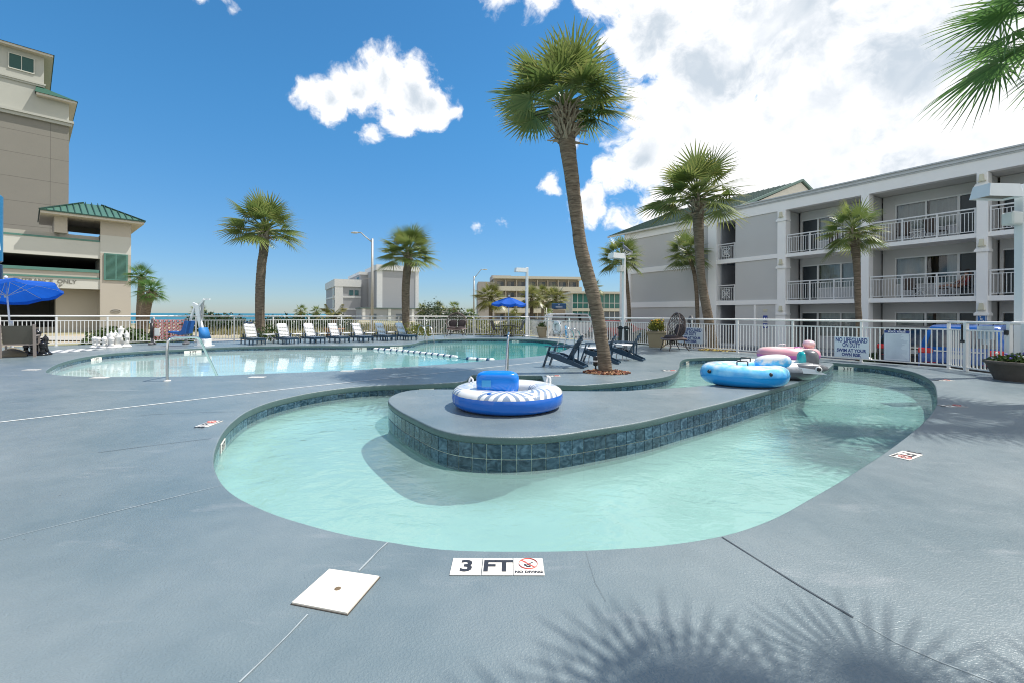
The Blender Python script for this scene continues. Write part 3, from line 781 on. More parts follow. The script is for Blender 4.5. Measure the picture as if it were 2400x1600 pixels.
GLASS = glass_mat('window_glass', (.84, .87, .88), .0)
P0 = Vector((20.3, 19.9, 0)); HD = Vector((-.508, .861, 0))
hot = thing('hotel_wing', 'three storey grey and white hotel wing with balconies behind the parking lot', 'building', P0, math.atan2(HD.y, HD.x))
GZ, F2, F3, CEIL, TOP = -.5, 2.3, 5.05, 7.65, 8.2
S2, S3 = 2.08, 4.85
REC = -1.55      # back wall of the balconies


def hp(name, mat, boxes, parent=hot, label=None):
    mb = MB()
    for a, b in boxes: mb.span(a, b)
    return mb.build(name, mat, parent, label)


T0, T1 = -9.0, 8.6
# floor slabs with their white fascias
for z0, z1 in ((S2, F2), (S3, F3)):
    hp('floor_slab', STUC_W, [((T0, REC-.2, z0), (T1, .02, z1))])
hp('roof_fascia', STUC_W, [((T0, -.3, CEIL), (12.66, .05, TOP)), ((13.32, -.3, CEIL-.05), (20.6, .05, TOP-.02))])
hp('roof_soffit', SOFFIT, [((T0, REC-.2, CEIL+.02), (12.66, -.31, CEIL+.12))])
mb = MB()
for k, (o, z0, z1) in enumerate(((.09, TOP, TOP+.07), (.15, TOP+.07, TOP+.13), (.12, TOP+.13, TOP+.22), (.2, TOP+.22, TOP+.28))): mb.span((T0, -.32, z0), (11.4, o, z1))
mb.build('cornice', M('cornice_grey', (.56, .57, .57), .6), hot)
hp('flat_roof', M('roof_gravel', (.35, .34, .32), .9), [((T0, -16, TOP-.1), (11.4, -.33, TOP+.1))])
hp('back_block', STUC_G, [((T0, -16, GZ), (22.5, -4.2, TOP-.12))])
# columns and party walls
def column(t0, t1, cap):
    hp('column', STUC_W, [((t0, -.45, GZ), (t1, .06, CEIL-.005))])
    if cap:
        tm = (t0+t1)/2; hw = (t1-t0)/2
        for zz in (S2, S3, CEIL):
            hp('capital', STUC_W, [((tm-hw-.06, -.40, zz-.64), (tm+hw+.06, .13, zz-.54)), ((tm-hw-.03, -.40, zz-.54), (tm+hw+.03, .10, zz-.49)), ((tm-hw+.03, .06, zz-.49), (tm+hw-.03, .085, zz-.02))])
            mb = MB(); mb.box((tm, .15, zz-.24), (.16, .12, .28), taper=.72); mb.box((tm, .14, zz-.40), (.26, .14, .03))
            mb.build('sconce', M('sconce_cream', (.66, .62, .46), .4), hot)


column(-.36, 0, True); column(3.97, 4.31, False); column(8.12, 8.6, True); column(-4.6, -4.25, False)
for t in (-4.42, -.18, 4.14, 8.35): hp('party_wall', STUC_G, [((t-.1, REC-.1, GZ), (t+.1, -.46, CEIL-.01))])
RAILW = M('balcony_white', (.72, .72, .71), .4)


def railing(t0, t1, z, posts, bal_sp=.128, y=-.06, star=False):
    mb = MB(); mb.span((t0, y-.035, z+1.06), (t1, y+.035, z+1.12)); mb.span((t0, y-.015, z+.93), (t1, y+.015, z+.96)); mb.span((t0, y-.015, z+.08), (t1, y+.015, z+.11))
    r = mb.build('balcony_railing', RAILW, hot)
    mb = MB(); mb.box((0, y, 0), (.022, .022, .82)); bmsh = mb.mesh('baluster', RAILW)
    mb = MB(); mb.box((0, y, 0), (.06, .06, 1.06)); pmsh = mb.mesh('rail_post', RAILW)
    for k in range(posts): link(pmsh, 'rail_post', r, Matrix.Translation((t0+.03+(t1-t0-.06)*k/(posts-1), 0, z+.53)))
    n = round((t1-t0)/bal_sp)
    for k in range(1, n):
        t = t0+(t1-t0)*k/n
        link(bmsh, 'baluster', r, Matrix.Translation((t, 0, z+.52)))
    if star:
        mb = MB(); tm = (t0+t1)/2; zc = z+.52; q = .27; yy = y+.03
        for a, b in (((-q, -q), (q, -q)), ((q, -q), (q, q)), ((q, q), (-q, q)), ((-q, q), (-q, -q)), ((-q, -q), (q, q)), ((-q, q), (q, -q)), ((-q*.5, -q*.5), (q*.5, -q*.5)), ((q*.5, -q*.5), (q*.5, q*.5)), ((q*.5, q*.5), (-q*.5, q*.5)), ((-q*.5, q*.5), (-q*.5, -q*.5)), ((0, -q), (0, q)), ((-q, 0), (q, 0))):
            mb.bar((tm+a[0], yy, zc+a[1]), (tm+b[0], yy, zc+b[1]), .03, .03)
        mb.build('star_panel', RAILW, r)


def curtain(t0, t1, z0, z1, y, seed):
    rnd = random.Random(seed); mb = MB(); mb.smooth = True; n = max(8, int((t1-t0)/.045)); vs = []
    ph = rnd.random()*6
    for i in range(n+1):
        t = t0+(t1-t0)*i/n; d = .035*math.sin(i*1.25+ph)+.02*math.sin(i*.47+ph*2)
        vs += [(t, y+d, z0), (t, y+d*.7, z1)]
    mb.add(vs, [(2*i, 2*i+2, 2*i+3, 2*i+1) for i in range(n)]); return mb


def room(t0, t1, z, mirror, seed, cur=((0, 1),), ground=False):
    """back wall of one balcony bay: dark door, two panes with curtains, white frames"""
    f = (lambda a: t0+a) if not mirror else (lambda a: t1-a)
    def sp(a, b): x, y = f(a), f(b); return min(x, y), max(x, y)
    zt = z+2.08; y = REC
    ceil = (S2 if z < 1 else S3 if z < 4 else CEIL)
    W = t1-t0
    segs = [sp(0.0, .12), sp(3.42, W)]
    bx = [((a, y-.12, z), (b, y, ceil)) for a, b in segs]
    a, b = sp(.12, 3.42); bx.append(((a, y-.12, zt), (b, y, ceil)))
    a, b = sp(2.18, 3.42)
    hp('back_wall', STUC_G, bx)
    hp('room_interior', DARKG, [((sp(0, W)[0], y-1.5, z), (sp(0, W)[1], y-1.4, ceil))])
    hp('door', DOORM, [((sp(.16, .95)[0], y-.09, z+.02), (sp(.16, .95)[1], y-.05, zt-.03))])
    w = hp('window', FRAMEW, [((sp(.95, 1.05)[0], y-.1, z), (sp(.95, 1.05)[1], y+.02, zt)), ((sp(2.16, 2.24)[0], y-.1, z+.72), (sp(2.16, 2.24)[1], y+.02, zt)), ((sp(3.38, 3.44)[0], y-.1, z), (sp(3.38, 3.44)[1], y+.02, zt)),
                              ((sp(.10, 3.44)[0], y-.1, zt-.03), (sp(.10, 3.44)[1], y+.025, zt+.04)), ((sp(1.05, 3.38)[0], y-.1, z+.68), (sp(1.05, 3.38)[1], y+.03, z+.73))])
    hp('sill_panel', M('panel_light', (.5, .51, .52), .6), [((sp(1.05, 3.38)[0], y-.11, z), (sp(1.05, 3.38)[1], y-.01, z+.68))])
    for a_, b_ in ((1.05, 2.16), (2.24, 3.38)):
        mb = MB(); mb.span((sp(a_, b_)[0], y-.045, z+.73), (sp(a_, b_)[1], y-.035, zt-.03)); mb.build('pane', GLASS, w)
    for k, (a_, b_) in enumerate(cur):
        x0, x1 = sp(1.05+a_*2.33, 1.05+b_*2.33)
        curtain(x0, x1, z+.6, zt-.02, y-.17, seed+k).build('curtain', CURT, w)


for t0, t1, mir in ((0.0, 3.97, False), (4.31, 8.12, True), (-4.25, -.36, True)):
    for z, sd in ((GZ, 1), (F2, 2), (F3, 3)):
        cu = ((0, .46), (.49, 1)) if sd == 3 else ((0, .18), (.5, 1)) if (sd == 2 and t0 == 0) else ((.03, .34), (.56, 1)) if (sd == 1 and t0 == 0) else ((0, .46), (.5, .97))
        room(t0, t1, z, mir, int(t0*10)+sd, cu)
        if sd > 1: railing(t0+.03, t1-.03, z, 4)
hp('ground_walk', M('walk_concrete', (.42, .41, .39), .9), [((T0, REC, GZ-.1), (22, 1.0, GZ+.06))])
# grey panel, stair openings, pilasters
for z0, z1 in ((GZ, S2), (F2, S3), (F3, CEIL)): hp('wall_panel', STUC_G, [((8.6, -.35, z0+.001), (11.35, -.02, z1-.001))])
for z0, z1 in ((S2, F2+.06), (S3, F3+.06)): hp('floor_band', STUC_W, [((8.6, -.35, z0), (12.66, .05, z1)), ((13.32, -.30, z0-.08), (20.6, .06, z1+.06))])
hp('pilaster', STUC_W, [((12.66, -.5, GZ), (13.32, .08, TOP))]); hp('pilaster', STUC_W, [((20.6, -.5, GZ), (21.3, .08, TOP))])
hp('pilaster', STUC_W, [((8.62, -.1, GZ), (8.72, .02, S2))]); hp('pilaster', STUC_W, [((9.95, -.1, GZ), (10.07, .02, S2))])
for z0, z1, in ((GZ, S2), (F2, S3), (F3, CEIL)):
    hp('wall_panel', STUC_G, [((13.32, -.35, z0), (20.6, -.02, z1))])
    hp('stair_recess', M('stair_grey', (.30, .31, .33), .8), [((11.35, -2.2, z0), (11.45, -.36, z1)), ((12.58, -2.2, z0), (12.66, -.36, z1)), ((11.45, -2.3, z0), (12.58, -2.2, z1))])
    hp('stair_door', DOORM, [((11.5, -2.19, z0+.05), (11.8, -2.17, z1-.5))])
for z in (F2, F3): railing(11.37, 12.64, z, 2, .13, star=True)
# far stair end, set back
hp('end_wall', STUC_W, [((21.3, -1.2, GZ), (21.6, -.8, TOP-.4)), ((22.45, -1.2, GZ), (22.75, -.8, TOP-.4)), ((21.6, -1.2, 1.6), (22.45, -.8, 2.6)), ((21.6, -1.2, 4.9), (22.45, -.8, 5.7)), ((21.6, -1.2, 6.9), (22.45, -.8, TOP-.4))])
hp('end_recess', DARKG, [((21.5, -1.9, GZ), (22.6, -1.8, TOP-.5))])
hp('end_rail', RAILW, [((21.6, -.95, 3.6), (22.45, -.9, 3.68)), ((21.98, -.95, 2.6), (22.05, -.9, 4.9)), ((21.6, -.95, 6.3), (22.45, -.9, 6.36))])
# green standing-seam gable roof
RZ, RW, RT0, RT1 = 11.45, 8.2, 11.4, 23.0
mb = MB()
mb.add([(RT0, .28, TOP+.02), (RT1, .28, TOP+.02), (RT1, -RW, RZ), (RT0, -RW, RZ), (RT0, -2*RW, TOP+.02), (RT1, -2*RW, TOP+.02)], [(0, 3, 2, 1), (3, 4, 5, 2)])
mb.add([(RT0, .28, TOP-.06), (RT1, .28, TOP-.06), (RT1, -RW, RZ-.08), (RT0, -RW, RZ-.08)], [(0, 1, 2, 3)])
roof = mb.build('roof', GREEN_R, hot)
seam = MB(); seam.bar((0, .29, TOP+.035), (0, -RW, RZ+.015), .035, .05); sm_ = seam.mesh('roof_seam', GREEN_R)
for k in range(29): link(sm_, 'roof_seam', roof, Matrix.Translation((RT0+.02+(RT1-RT0-.04)*k/28, 0, 0)))
hp('gutter', M('gutter_white', (.62, .61, .56), .5), [((RT0, .2, TOP-.1), (RT1+.1, .34, TOP+.015))])
mb = MB(); mb.add([(RT0+.1, -.1, TOP), (RT0+.1, -RW, RZ-.1), (RT0+.1, -2*RW, TOP)], [(0, 1, 2)]); mb.build('gable_wall', M('gable_cream', (.66, .62, .52), .8), hot)
mb = MB(); mb.bar((RT0, .28, TOP+.06), (RT0, -RW, RZ+.04), .14, .16); mb.bar((RT0, -RW, RZ+.04), (RT0, -2*RW, TOP+.06), .14, .16); mb.build('verge_trim', M('verge_green', (.10, .17, .14), .5), hot)


def hl(t, y, z): return P0+Vector((HD.x*t, HD.y*t, 0))+Vector((-HD.y, HD.x, 0))*y+Vector((0, 0, z))


HROT = math.atan2(HD.y, HD.x)
BLUE_S = M('sign_blue', (.015, .12, .36), .4, var=.04)
# things on the wing: furniture on balconies, signs
def sling_chair(name, label, loc, rz, col, cat='chair', group=None):
    t = thing(name, label, cat, loc, rz, group)
    fm = M('chair_frame_dark', (.05, .045, .04), .4)
    mb = MB(); mb.bar((-.2, 0, .42), (-.42, 0, .98), .5, .02, up=(0, 1, 0)) if False else mb.add([(-.22, -.25, .43), (-.22, .25, .43), (-.42, .25, 1.0), (-.42, -.25, 1.0), (-.25, -.25, .43), (-.25, .25, .43), (-.45, .25, 1.0), (-.45, -.25, 1.0)], [(0, 1, 2, 3), (7, 6, 5, 4), (0, 3, 7, 4), (1, 5, 6, 2), (3, 2, 6, 7)]); mb.build('backrest', col, t)
    mb = MB(); mb.box((.03, 0, .42), (.52, .5, .02)); mb.build('seat', col, t)
    mb = MB()
    for s in (-1, 1): mb.tube([(-.44, s*.27, 1.02), (-.24, s*.27, .43), (.28, s*.27, .42)], .014, 6); mb.tube([(-.3, s*.27, .62), (.22, s*.27, .64), (.27, s*.27, .42)], .014, 6)
    mb.build('frame', fm, t)
    for s in (-1, 1):
        for x0, x1 in ((.28, .32), (-.22, -.42)):
            mb = MB(); mb.tube([(x0, s*.27, .42), (x1, s*.27, 0)], .014, 6); mb.build('leg', fm, t)
    return t


BROWN_S = M('sling_brown', (.11, .085, .075), .8)
sling_chair('balcony_chair', 'dark brown chair at the left of the top balcony nearest the lamp head', hl(2.9, -1.0, F3), HROT-1.3, BROWN_S, group='chairs on the balconies')
sling_chair('balcony_chair', 'dark brown chair right of the little table on the top balcony nearest the lamp head', hl(1.65, -1.0, F3), HROT-1.9, BROWN_S, group='chairs on the balconies')
sling_chair('balcony_chair', 'dark brown chair at the left of the middle balcony with the seated person', hl(2.7, -1.0, F2), HROT-1.3, BROWN_S, group='chairs on the balconies')
sling_chair('balcony_chair', 'dark chair on the top balcony behind the small palm crown', hl(5.9, -1.0, F3), HROT-1.6, BROWN_S, group='chairs on the balconies')


def small_table(label, loc, rz=0.0, r=.24, h=.46, group='small white tables on the balconies'):
    t = thing('side_table', label, 'table', loc, rz, group)
    mb = MB(); mb.cbox((0, 0, h), (2*r, 2*r, .035), .012); mb.build('table_top', WHITE, t)
    for a in (45, 135, 225, 315):
        c, s = math.cos(R(a)), math.sin(R(a))
        mb = MB(); mb.tube([(c*.05, s*.05, h-.02), (c*.06, s*.06, h*.72), (c*(r+.02), s*(r+.02), h*.34), (c*(r+.04), s*(r+.04), 0)], .017, 6); mb.build('leg', WHITE, t)
    return t


small_table('small white table between two brown chairs on the top balcony', hl(2.3, -.8, F3), HROT)
small_table('small white table left of the seated person on the middle balcony', hl(2.15, -.8, F2), HROT)
small_table('small white table on the top balcony behind the small palm crown', hl(5.2, -.8, F3), HROT)


def plate_sign(name, label, m4, w, h, base, cat='sign', group=None, th=.012):
    t = thing(name, label, cat); t.matrix_world = m4; t['label'] = label
    if group: t['group'] = group
    mb = MB(); mb.cbox((0, 0, 0), (w, h, th), .004); mb.build('panel', base, t); return t


hx = -HD; hn = Vector((-HD.y, HD.x, 0))      # reading direction on the wing seen from the pool; outward normal
def on_wing(t, y, z): return frame(hl(t, y, z), hx, (0, 0, 1))


ac = plate_sign('accessible_sign', 'blue wheelchair parking sign on the white hotel column', on_wing(-.18, .075, 1.27), .31, .40, BLUE_S)
WS = M('sign_white', (.78, .79, .80), .4, var=.03)
mb = MB(); q = .0075
for a, b in (((-.125, -.185), (.125, -.185)), ((.125, -.185), (.125, .185)), ((.125, .185), (-.125, .185)), ((-.125, .185), (-.125, -.185))): mb.bar((*a, q), (*b, q), .012, .002)
mb.tube([(.015+.07*math.cos(a), -.05+.07*math.sin(a), q) for a in [R(130+i*18) for i in range(13)]], .011, 4, flat=.1)
mb.bar((-.03, .07, q), (-.015, -.02, q), .026, .002); mb.bar((-.015, -.02, q), (.05, -.03, q), .024, .002); mb.bar((.05, -.03, q), (.08, -.1, q), .022, .002); mb.bar((-.025, .03, q), (.04, .025, q), .018, .002); mb.lathe([(.024, q-.001), (.024, q+.001)], 12, (-.035, .115, 0))
mb.build('wheelchair_symbol', WS, ac)
for z, lb, in ((1.22, 'upper small blue restroom sign on the grey wall panel'), (.78, 'lower small blue restroom sign on the grey wall panel')):
    sg = plate_sign('restroom_sign', lb, on_wing(9.35, .0, z), .27, .36 if z > 1 else .28, M('sign_deep_blue', (.02, .05, .30), .4))
    mb = MB(); mb.lathe([(.022, .007), (.022, .009)], 10, (-.05, .07, 0)); mb.prism([(-.085, .04), (-.085, -.04), (-.065, -.1), (-.035, -.1), (-.015, -.04), (-.015, .04)], .007, .009); mb.lathe([(.022, .007), (.022, .009)], 10, (.06, .07, 0)); mb.prism([(.06, .04), (.02, -.05), (.045, -.1), (.075, -.1), (.1, -.05)], .007, .009); mb.build('pictogram', WS, sg)
pn = plate_sign('notice_plate', 'small cream notice plate above the blue restroom signs', on_wing(9.35, .0, 1.72), .24, .16, M('notice_cream', (.62, .58, .44), .6))

# ------------------------------------------------------------------ left tower and garage
TAN = M('tan_stucco', (.225, .213, .182), .85, var=.06, scale=.5, bump=.15, bscale=60)
BUFF = M('buff_stucco', (.44, .405, .345), .85, var=.08, scale=.4, bump=.15, bscale=60)
CREAMG = M('pale_stucco', (.42, .42, .37), .85, var=.10, scale=.35)
PALE2 = M('garage_pale', (.53, .53, .48), .85, var=.10, scale=.35)
TEAL = M('teal_trim', (.08, .20, .165), .5, var=.12)
LD = Vector((.684, .730, 0)); LROT = math.atan2(LD.y, LD.x)      # along the facade, to the right and away
GC = Vector((-33.5, 40.0, 0))
gar = thing('parking_garage', 'beige parking garage entrance with green hip roofed corner pavilion', 'building', GC, LROT)
# local: x runs right, +y runs away from the pool; facade at y=0, front corner at x=0


def gp(name, mat, boxes, parent=None, label=None):
    mb = MB()
    for a, b in boxes: mb.span(a, b)
    return mb.build(name, mat, parent or gar, label)


PW = 2.0; gz = -.35
gp('pier', BUFF, [((-PW, 0, gz), (0, 4.2, 8.0))])
gp('pier_band', PALE2, [((-PW-.005, -.006, 6.47), (.006, 4.2, 7.99))])
gp('pier_base', M('stone_base', (.30, .28, .24), .9), [((-PW-.01, -.03, gz), (.03, 4.2, .75))])
XL = -24.0
SPL = [(3.36, 4.2, PALE2), (5.96, 7.36, PALE2)]
for i, (z0, z1, m_) in enumerate(SPL): gp('parapet', m_, [((XL, .1, z0), (-PW, .45, z1))])
gp('trim_band', TEAL, [((XL, .04, 4.2), (-PW-.05, .45, 4.34)), ((XL, .06, 4.76), (-PW-.05, .45, 5.0)), ((XL, .06, 7.36), (-PW-.05, .45, 7.50))])
gp('upper_parapet', BUFF, [((XL, .15, 4.34), (-PW-.05, .45, 4.76)), ((XL, .5, 7.4), (-PW-.05, .7, 7.85))])
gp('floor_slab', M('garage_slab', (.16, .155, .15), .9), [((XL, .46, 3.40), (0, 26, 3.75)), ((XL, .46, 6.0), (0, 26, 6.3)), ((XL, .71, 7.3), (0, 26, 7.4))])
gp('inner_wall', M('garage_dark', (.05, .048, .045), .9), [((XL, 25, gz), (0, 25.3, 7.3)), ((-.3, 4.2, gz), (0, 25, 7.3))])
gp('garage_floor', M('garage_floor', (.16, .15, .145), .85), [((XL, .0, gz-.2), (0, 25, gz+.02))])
gp('entry_pier', BUFF, [((-PW-2.6, 1.8, gz), (-PW, 4.2, 3.40))])
gp('guard_rail', M('rail_grey', (.3, .3, .29), .6), [((-16, 6, 1.0), (-6, 6.1, 1.08))])
gp('lower_wall', BUFF, [((XL, 3.5, gz), (-PW-2.6, 3.6, .15))])
for x in (-7.0, -9.4): gp('ceiling_light', M('fixture_pale', (.6, .6, .56), .5), [((x, 2.2, 3.32), (x+.9, 2.35, 3.39))])
gp('ceiling_light', M('fixture_pale', (.6, .6, .56), .5), [((-11.5, 5, 5.9), (-10.2, 5.2, 5.98))])
link(text_mesh('ENTRANCE  ONLY', .42, .010, .004, 'RIGHT', mat=M('letter_grey', (.17, .17, .15), .6)), 'lettering', gar, frame((-3.45, .08, 3.90), (1, 0, 0), (0, 0, 1)))
link(text_mesh('8\' 0"', .26, .008, .004, mat=M('letter_grey', (.17, .17, .15), .6)), 'lettering', gar, frame((-4.5, .08, 3.56), (1, 0, 0), (0, 0, 1)))
# louvred shutters
shut = gp('shutter', TEAL, [((-1.72, -.05, 4.25), (-.28, -.007, 6.40))])
fr = MB()
for a, b in (((-1.78, -.09, 4.18), (-.22, -.0, 4.28)), ((-1.78, -.09, 6.36), (-.22, 0, 6.46)), ((-1.78, -.09, 4.28), (-1.66, 0, 6.36)), ((-.34, -.09, 4.28), (-.22, 0, 6.36)), ((-1.05, -.09, 4.28), (-.95, 0, 6.36))): fr.span(a, b)
fr.build('shutter_frame', TEAL, shut)
lv = MB(); lv.box((0, -.065, 0), (.60, .05, .045), m=Matrix.Rotation(R(35), 4, 'X')); lvm = lv.mesh('louvre', TEAL)
for sx in (-1.36, -.645):
    for k in range(22): link(lvm, 'louvre', shut, Matrix.Translation((sx, 0, 4.34+k*.094)))
mb = MB(); mb.tube([(-1.0+.32*math.cos(a), -.03, 1.55+.13*math.sin(a)) for a in [2*math.pi*k/20 for k in range(20)]], .025, 5, closed=True); mb.bar((-1.2, -.03, 1.56), (-.8, -.03, 1.56), .05, .05); mb.build('oval_emblem', M('emblem_grey', (.3, .29, .26), .5), gar)
# pavilion
gp('pavilion_wall', BUFF, [((-PW, 0, 8.0), (0, .4, 9.18)), ((-.4, .4, 8.0), (0, 5.6, 9.18)), ((-4.75, .1, 7.86), (-4.0, .5, 9.18)), ((-4.75, .5, 7.5), (-4.45, 5.6, 9.18)), ((-4.75, 5.3, 7.5), (-4.2, 5.6, 9.18)), ((-1.6, 5.3, 7.5), (-.4, 5.6, 9.18)), ((-4.2, 5.3, 8.70), (-1.6, 5.6, 9.18)), ((-4.2, 5.3, 7.5), (-1.6, 5.6, 7.95))])
ov = .80
gp('eave', M('eave_cream', (.52, .48, .40), .7), [((-4.75-ov, -ov, 9.18), (ov, 5.6+ov, 9.41))])
mb = MB(); x0, x1, y0, y1 = -4.75-ov-.05, ov+.05, -ov-.05, 5.6+ov+.05; rx0, rx1, ry = -2.9, -1.7, 2.8
mb.add([(x0, y0, 9.41), (x1, y0, 9.41), (x1, y1, 9.41), (x0, y1, 9.41), (rx0, ry, 10.95), (rx1, ry, 10.95)], [(0, 1, 5, 4), (1, 2, 5), (2, 3, 4, 5), (3, 0, 4), (3, 2, 1, 0)])
GREEN2 = M('light_green_roof', (.075, .165, .115), .4, var=.15, scale=.8)
rf = mb.build('roof', GREEN2, gar); DKG = M('seam_dark', (.012, .05, .035), .5)
mb = MB()
for k in range(17):
    x = x0+(x1-x0)*k/16
    f = 1.0 if rx0 <= x <= rx1 else ((x-x0)/(rx0-x0) if x < rx0 else (x1-x)/(x1-rx1))
    if f > .03: mb.bar((x, y0, 9.43), (x, y0+(ry-y0)*f, 9.43+1.64*f), .05, .07)
for k in range(1, 13):
    y = y0+(y1-y0)*k/13; f = 1-abs(y-ry)/(y1-ry)
    mb.bar((x1, y, 9.43), (x1+(rx1-x1)*f, y, 9.43+1.64*f), .05, .07)
mb.build('roof_seam', DKG, rf)
mb = MB()
for a, b in (((x0, y0), (rx0, ry)), ((x1, y0), (rx1, ry)), ((x1, y1), (rx1, ry))): mb.bar((*a, 9.45), (*b, 11.0), .12, .12)
mb.bar((x0, y0, 9.41), (x1, y0, 9.41), .06, .1); mb.bar((x1, y0, 9.41), (x1, y1, 9.41), .06, .1); mb.bar((x0, y0, 9.41), (x0, y1, 9.41), .06, .1)
mb.build('roof_ridge', DKG, rf)

# tall tower behind
TC = Vector((-50.7, 52.0, 0))
tow = thing('hotel_tower', 'tall tan hotel tower with green eaves behind the parking garage', 'building', TC, LROT)


def tp(name, mat, boxes): return gp(name, mat, boxes, tow)


tp('wall', TAN, [((-40, 0, -1), (0, 22, 22.6))])
tp('upper_wall', CREAMG, [((-40, 0, 23.2), (0, 22, 25.2)), ((-40, .001, 25.2), (-2.0, 20, 29.7))])
tp('cornice', CREAMG, [((-40, -.25, 22.6), (.25, 22, 22.95)), ((-40, -.4, 22.95), (.4, 22, 23.2))]); tp('cornice', CREAMG, [((-40, -.12, 26.3), (-1.95, 20, 26.5)), ((-40, -.2, 26.5), (-1.87, 20, 26.7))])
mb = MB()
for z in (3, 5.6, 8.2, 10.8, 13.4, 16.0, 18.6, 21.0): mb.span((-40, -.004, z), (.004, .05, z+.035))
for x in (-1.5, -9.0): mb.span((x, -.004, -1), (x+.04, .05, 22.6))
mb.build('panel_joint', M('joint_tan', (.15, .14, .12), .9), tow)
tp('eave', M('eave_cream', (.52, .48, .40), .7), [((-2.6, -.7, 25.2), (.6, 22, 25.45))]); tp('eave', M('eave_cream', (.52, .48, .40), .7), [((-40, -.7, 29.7), (-1.3, 21, 29.95))])
mb = MB(); mb.add([(-2.7, -.8, 25.45), (.7, -.8, 25.45), (.7, 22, 25.45), (-2.7, 22, 25.45), (-2.6, 0, 26.3), (-2.0, 0, 26.3), (-2.0, 20, 26.3), (-2.6, 20, 26.3)], [(0, 1, 5, 4), (1, 2, 6, 5), (4, 5, 6, 7), (3, 0, 4, 7)])
mb.add([(-40, -.8, 29.95), (-1.2, -.8, 29.95), (-1.2, 21, 29.95), (-40, 21, 29.95), (-40, 9, 32.6), (-8, 9, 32.6)], [(0, 1, 5, 4), (1, 2, 5), (2, 3, 4, 5)])
mb.build('roof', M('tower_green_roof', (.022, .09, .06), .45), tow)
w = tp('louvre_window', M('louvre_green', (.012, .07, .06), .5), [((-4.6, -.05, 27.6), (-2.8, .02, 29.1))]); tp('louvre_window', M('louvre_green', (.012, .07, .06), .5), [((-8.5, -.05, 27.6), (-5.6, .02, 29.1))])
mb = MB()
for a, b in (((-4.68, -.1, 27.5), (-2.72, 0, 27.6)), ((-4.68, -.1, 29.1), (-2.72, 0, 29.18)), ((-4.68, -.1, 27.6), (-4.6, 0, 29.1)), ((-2.8, -.1, 27.6), (-2.72, 0, 29.1)), ((-3.73, -.08, 27.6), (-3.67, 0, 29.1))): mb.span(a, b)
mb.build('frame', M('frame_pale', (.5, .5, .44), .7), w)

# big blue roadside sign at the left edge
bs = thing('pylon_sign', 'tall dark blue pylon sign cut by the left picture edge', 'sign', D(-62, 735, 17.5)*Vector((1, 1, 0)) if False else Vector((D(-40, 735, 17.5).x, 17.5, -.4)), R(40))
mb = MB(); mb.cbox((0, 0, 3.0), (1.0, .34, 1.35), .04); mb.build('lower_panel', M('sign_navy', (.012, .035, .09), .3), bs)
mb = MB(); mb.cbox((0, 0, 5.05), (1.0, .34, 2.6), .04); mb.build('upper_panel', M('sign_sea_blue', (.02, .16, .33), .3, var=.4, scale=.9), bs)
mb = MB(); mb.cbox((0, 0, 1.1), (.3, .2, 3.0), .03); mb.build('post', M('sign_post_grey', (.35, .35, .35), .5), bs)
mb = MB(); mb.prism([(.2, 4.3), (.3, 5.3), (.36, 4.9), (.42, 5.0), (.48, 4.2)], -.178, -.172, Matrix(((1, 0, 0, 0), (0, 0, 1, 0), (0, 1, 0, 0), (0, 0, 0, 1)))); mb.build('white_mark', WS, bs)

# ------------------------------------------------------------------ far buildings
FGW = M('far_white', (.66, .66, .65), .8); FG1 = M('far_grey', (.36, .365, .38), .8, var=.03); GL_T = M('far_teal_glass', (.03, .10, .11), .12, var=.3, scale=.3); GL_D = M('far_dark_glass', (.09, .11, .13), .15, var=.4, scale=.4)


def local_boxes(t): return lambda name, mat, boxes, parent=None: gp(name, mat, boxes, parent or t)


# grey beach hotel (nearest vertical edge at px 873)
bc = D(884, 737, 120); gh = thing('beach_hotel', 'grey six storey hotel with white bands by the sea behind the loungers', 'building', (bc.x, bc.y, -1.2), R(28)); q = local_boxes(gh)
# local x: right face runs +x ; left face runs +y (away-left)
q('wall', FG1, [((0, 0, 0), (11, 16, 14.2))]); q('roof_band', FGW, [((-.3, -.3, 14.2), (11.3, 16.3, 15.6))]); q('corner_pilaster', FGW, [((-.15, -.15, 0), (1.3, .3, 14.2))]); q('corner_pilaster', FGW, [((10.2, -.12, 0), (11.1, .3, 14.2))])
q('wing_wall', FG1, [((-1, 4, 0), (0, 24, 14))])
q('upper_wing', FG1, [((-3.0, 8, 0), (0, 28, 13.4))]); q('roof_band', FGW, [((-3.3, 7.7, 13.4), (0, 28.3, 14.2))])
q('lower_wing', FG1, [((-9.5, 7, 0), (-3, 30, 10.2))]); q('roof_band', FGW, [((-9.8, 6.7, 9.9), (-2.9, 30.3, 11.9))])
for z in (3.6, 6.9): q('floor_band', FGW, [((-9.62, 6.88, z), (-3, 30.1, z+.45))])
q('stair_pilaster', FGW, [((-9.7, 6.75, 0), (-7.6, 7.2, 9.9))]); q('stair_pilaster', FGW, [((-9.75, 10.0, 0), (-9.4, 11.4, 9.9))])
for z in (1.2, 4.4, 7.6): q('window', GL_D, [((-9.72, 8.0, z), (-9.4, 9.6, z+1.9))])
for y in (10, 12): q('window', GL_T, [((-3.12, y, 11.6), (-2.9, y+1.3, 12.9))])
for x in (-6.0, -4.6): q('window', GL_T, [((x, 6.9, 7.6), (x+1, 7.0, 9.0))])
q('annex_wall', FG1, [((-5, -6, 0), (21, 2, 3.9))]); q('annex_roof', M('far_slate', (.10, .15, .15), .7), [((-5.3, -6.3, 3.9), (21.3, 2, 4.15))])
for x in (-4.8, 1.5, 7.5, 13.5, 20): q('annex_pilaster', FGW, [((x, -6.15, 0), (x+.7, -5.9, 3.9))])
for x in (-3, 3.5, 9.5): q('window', GL_D, [((x, -6.08, .9), (x+1.6, -5.9, 2.6))])
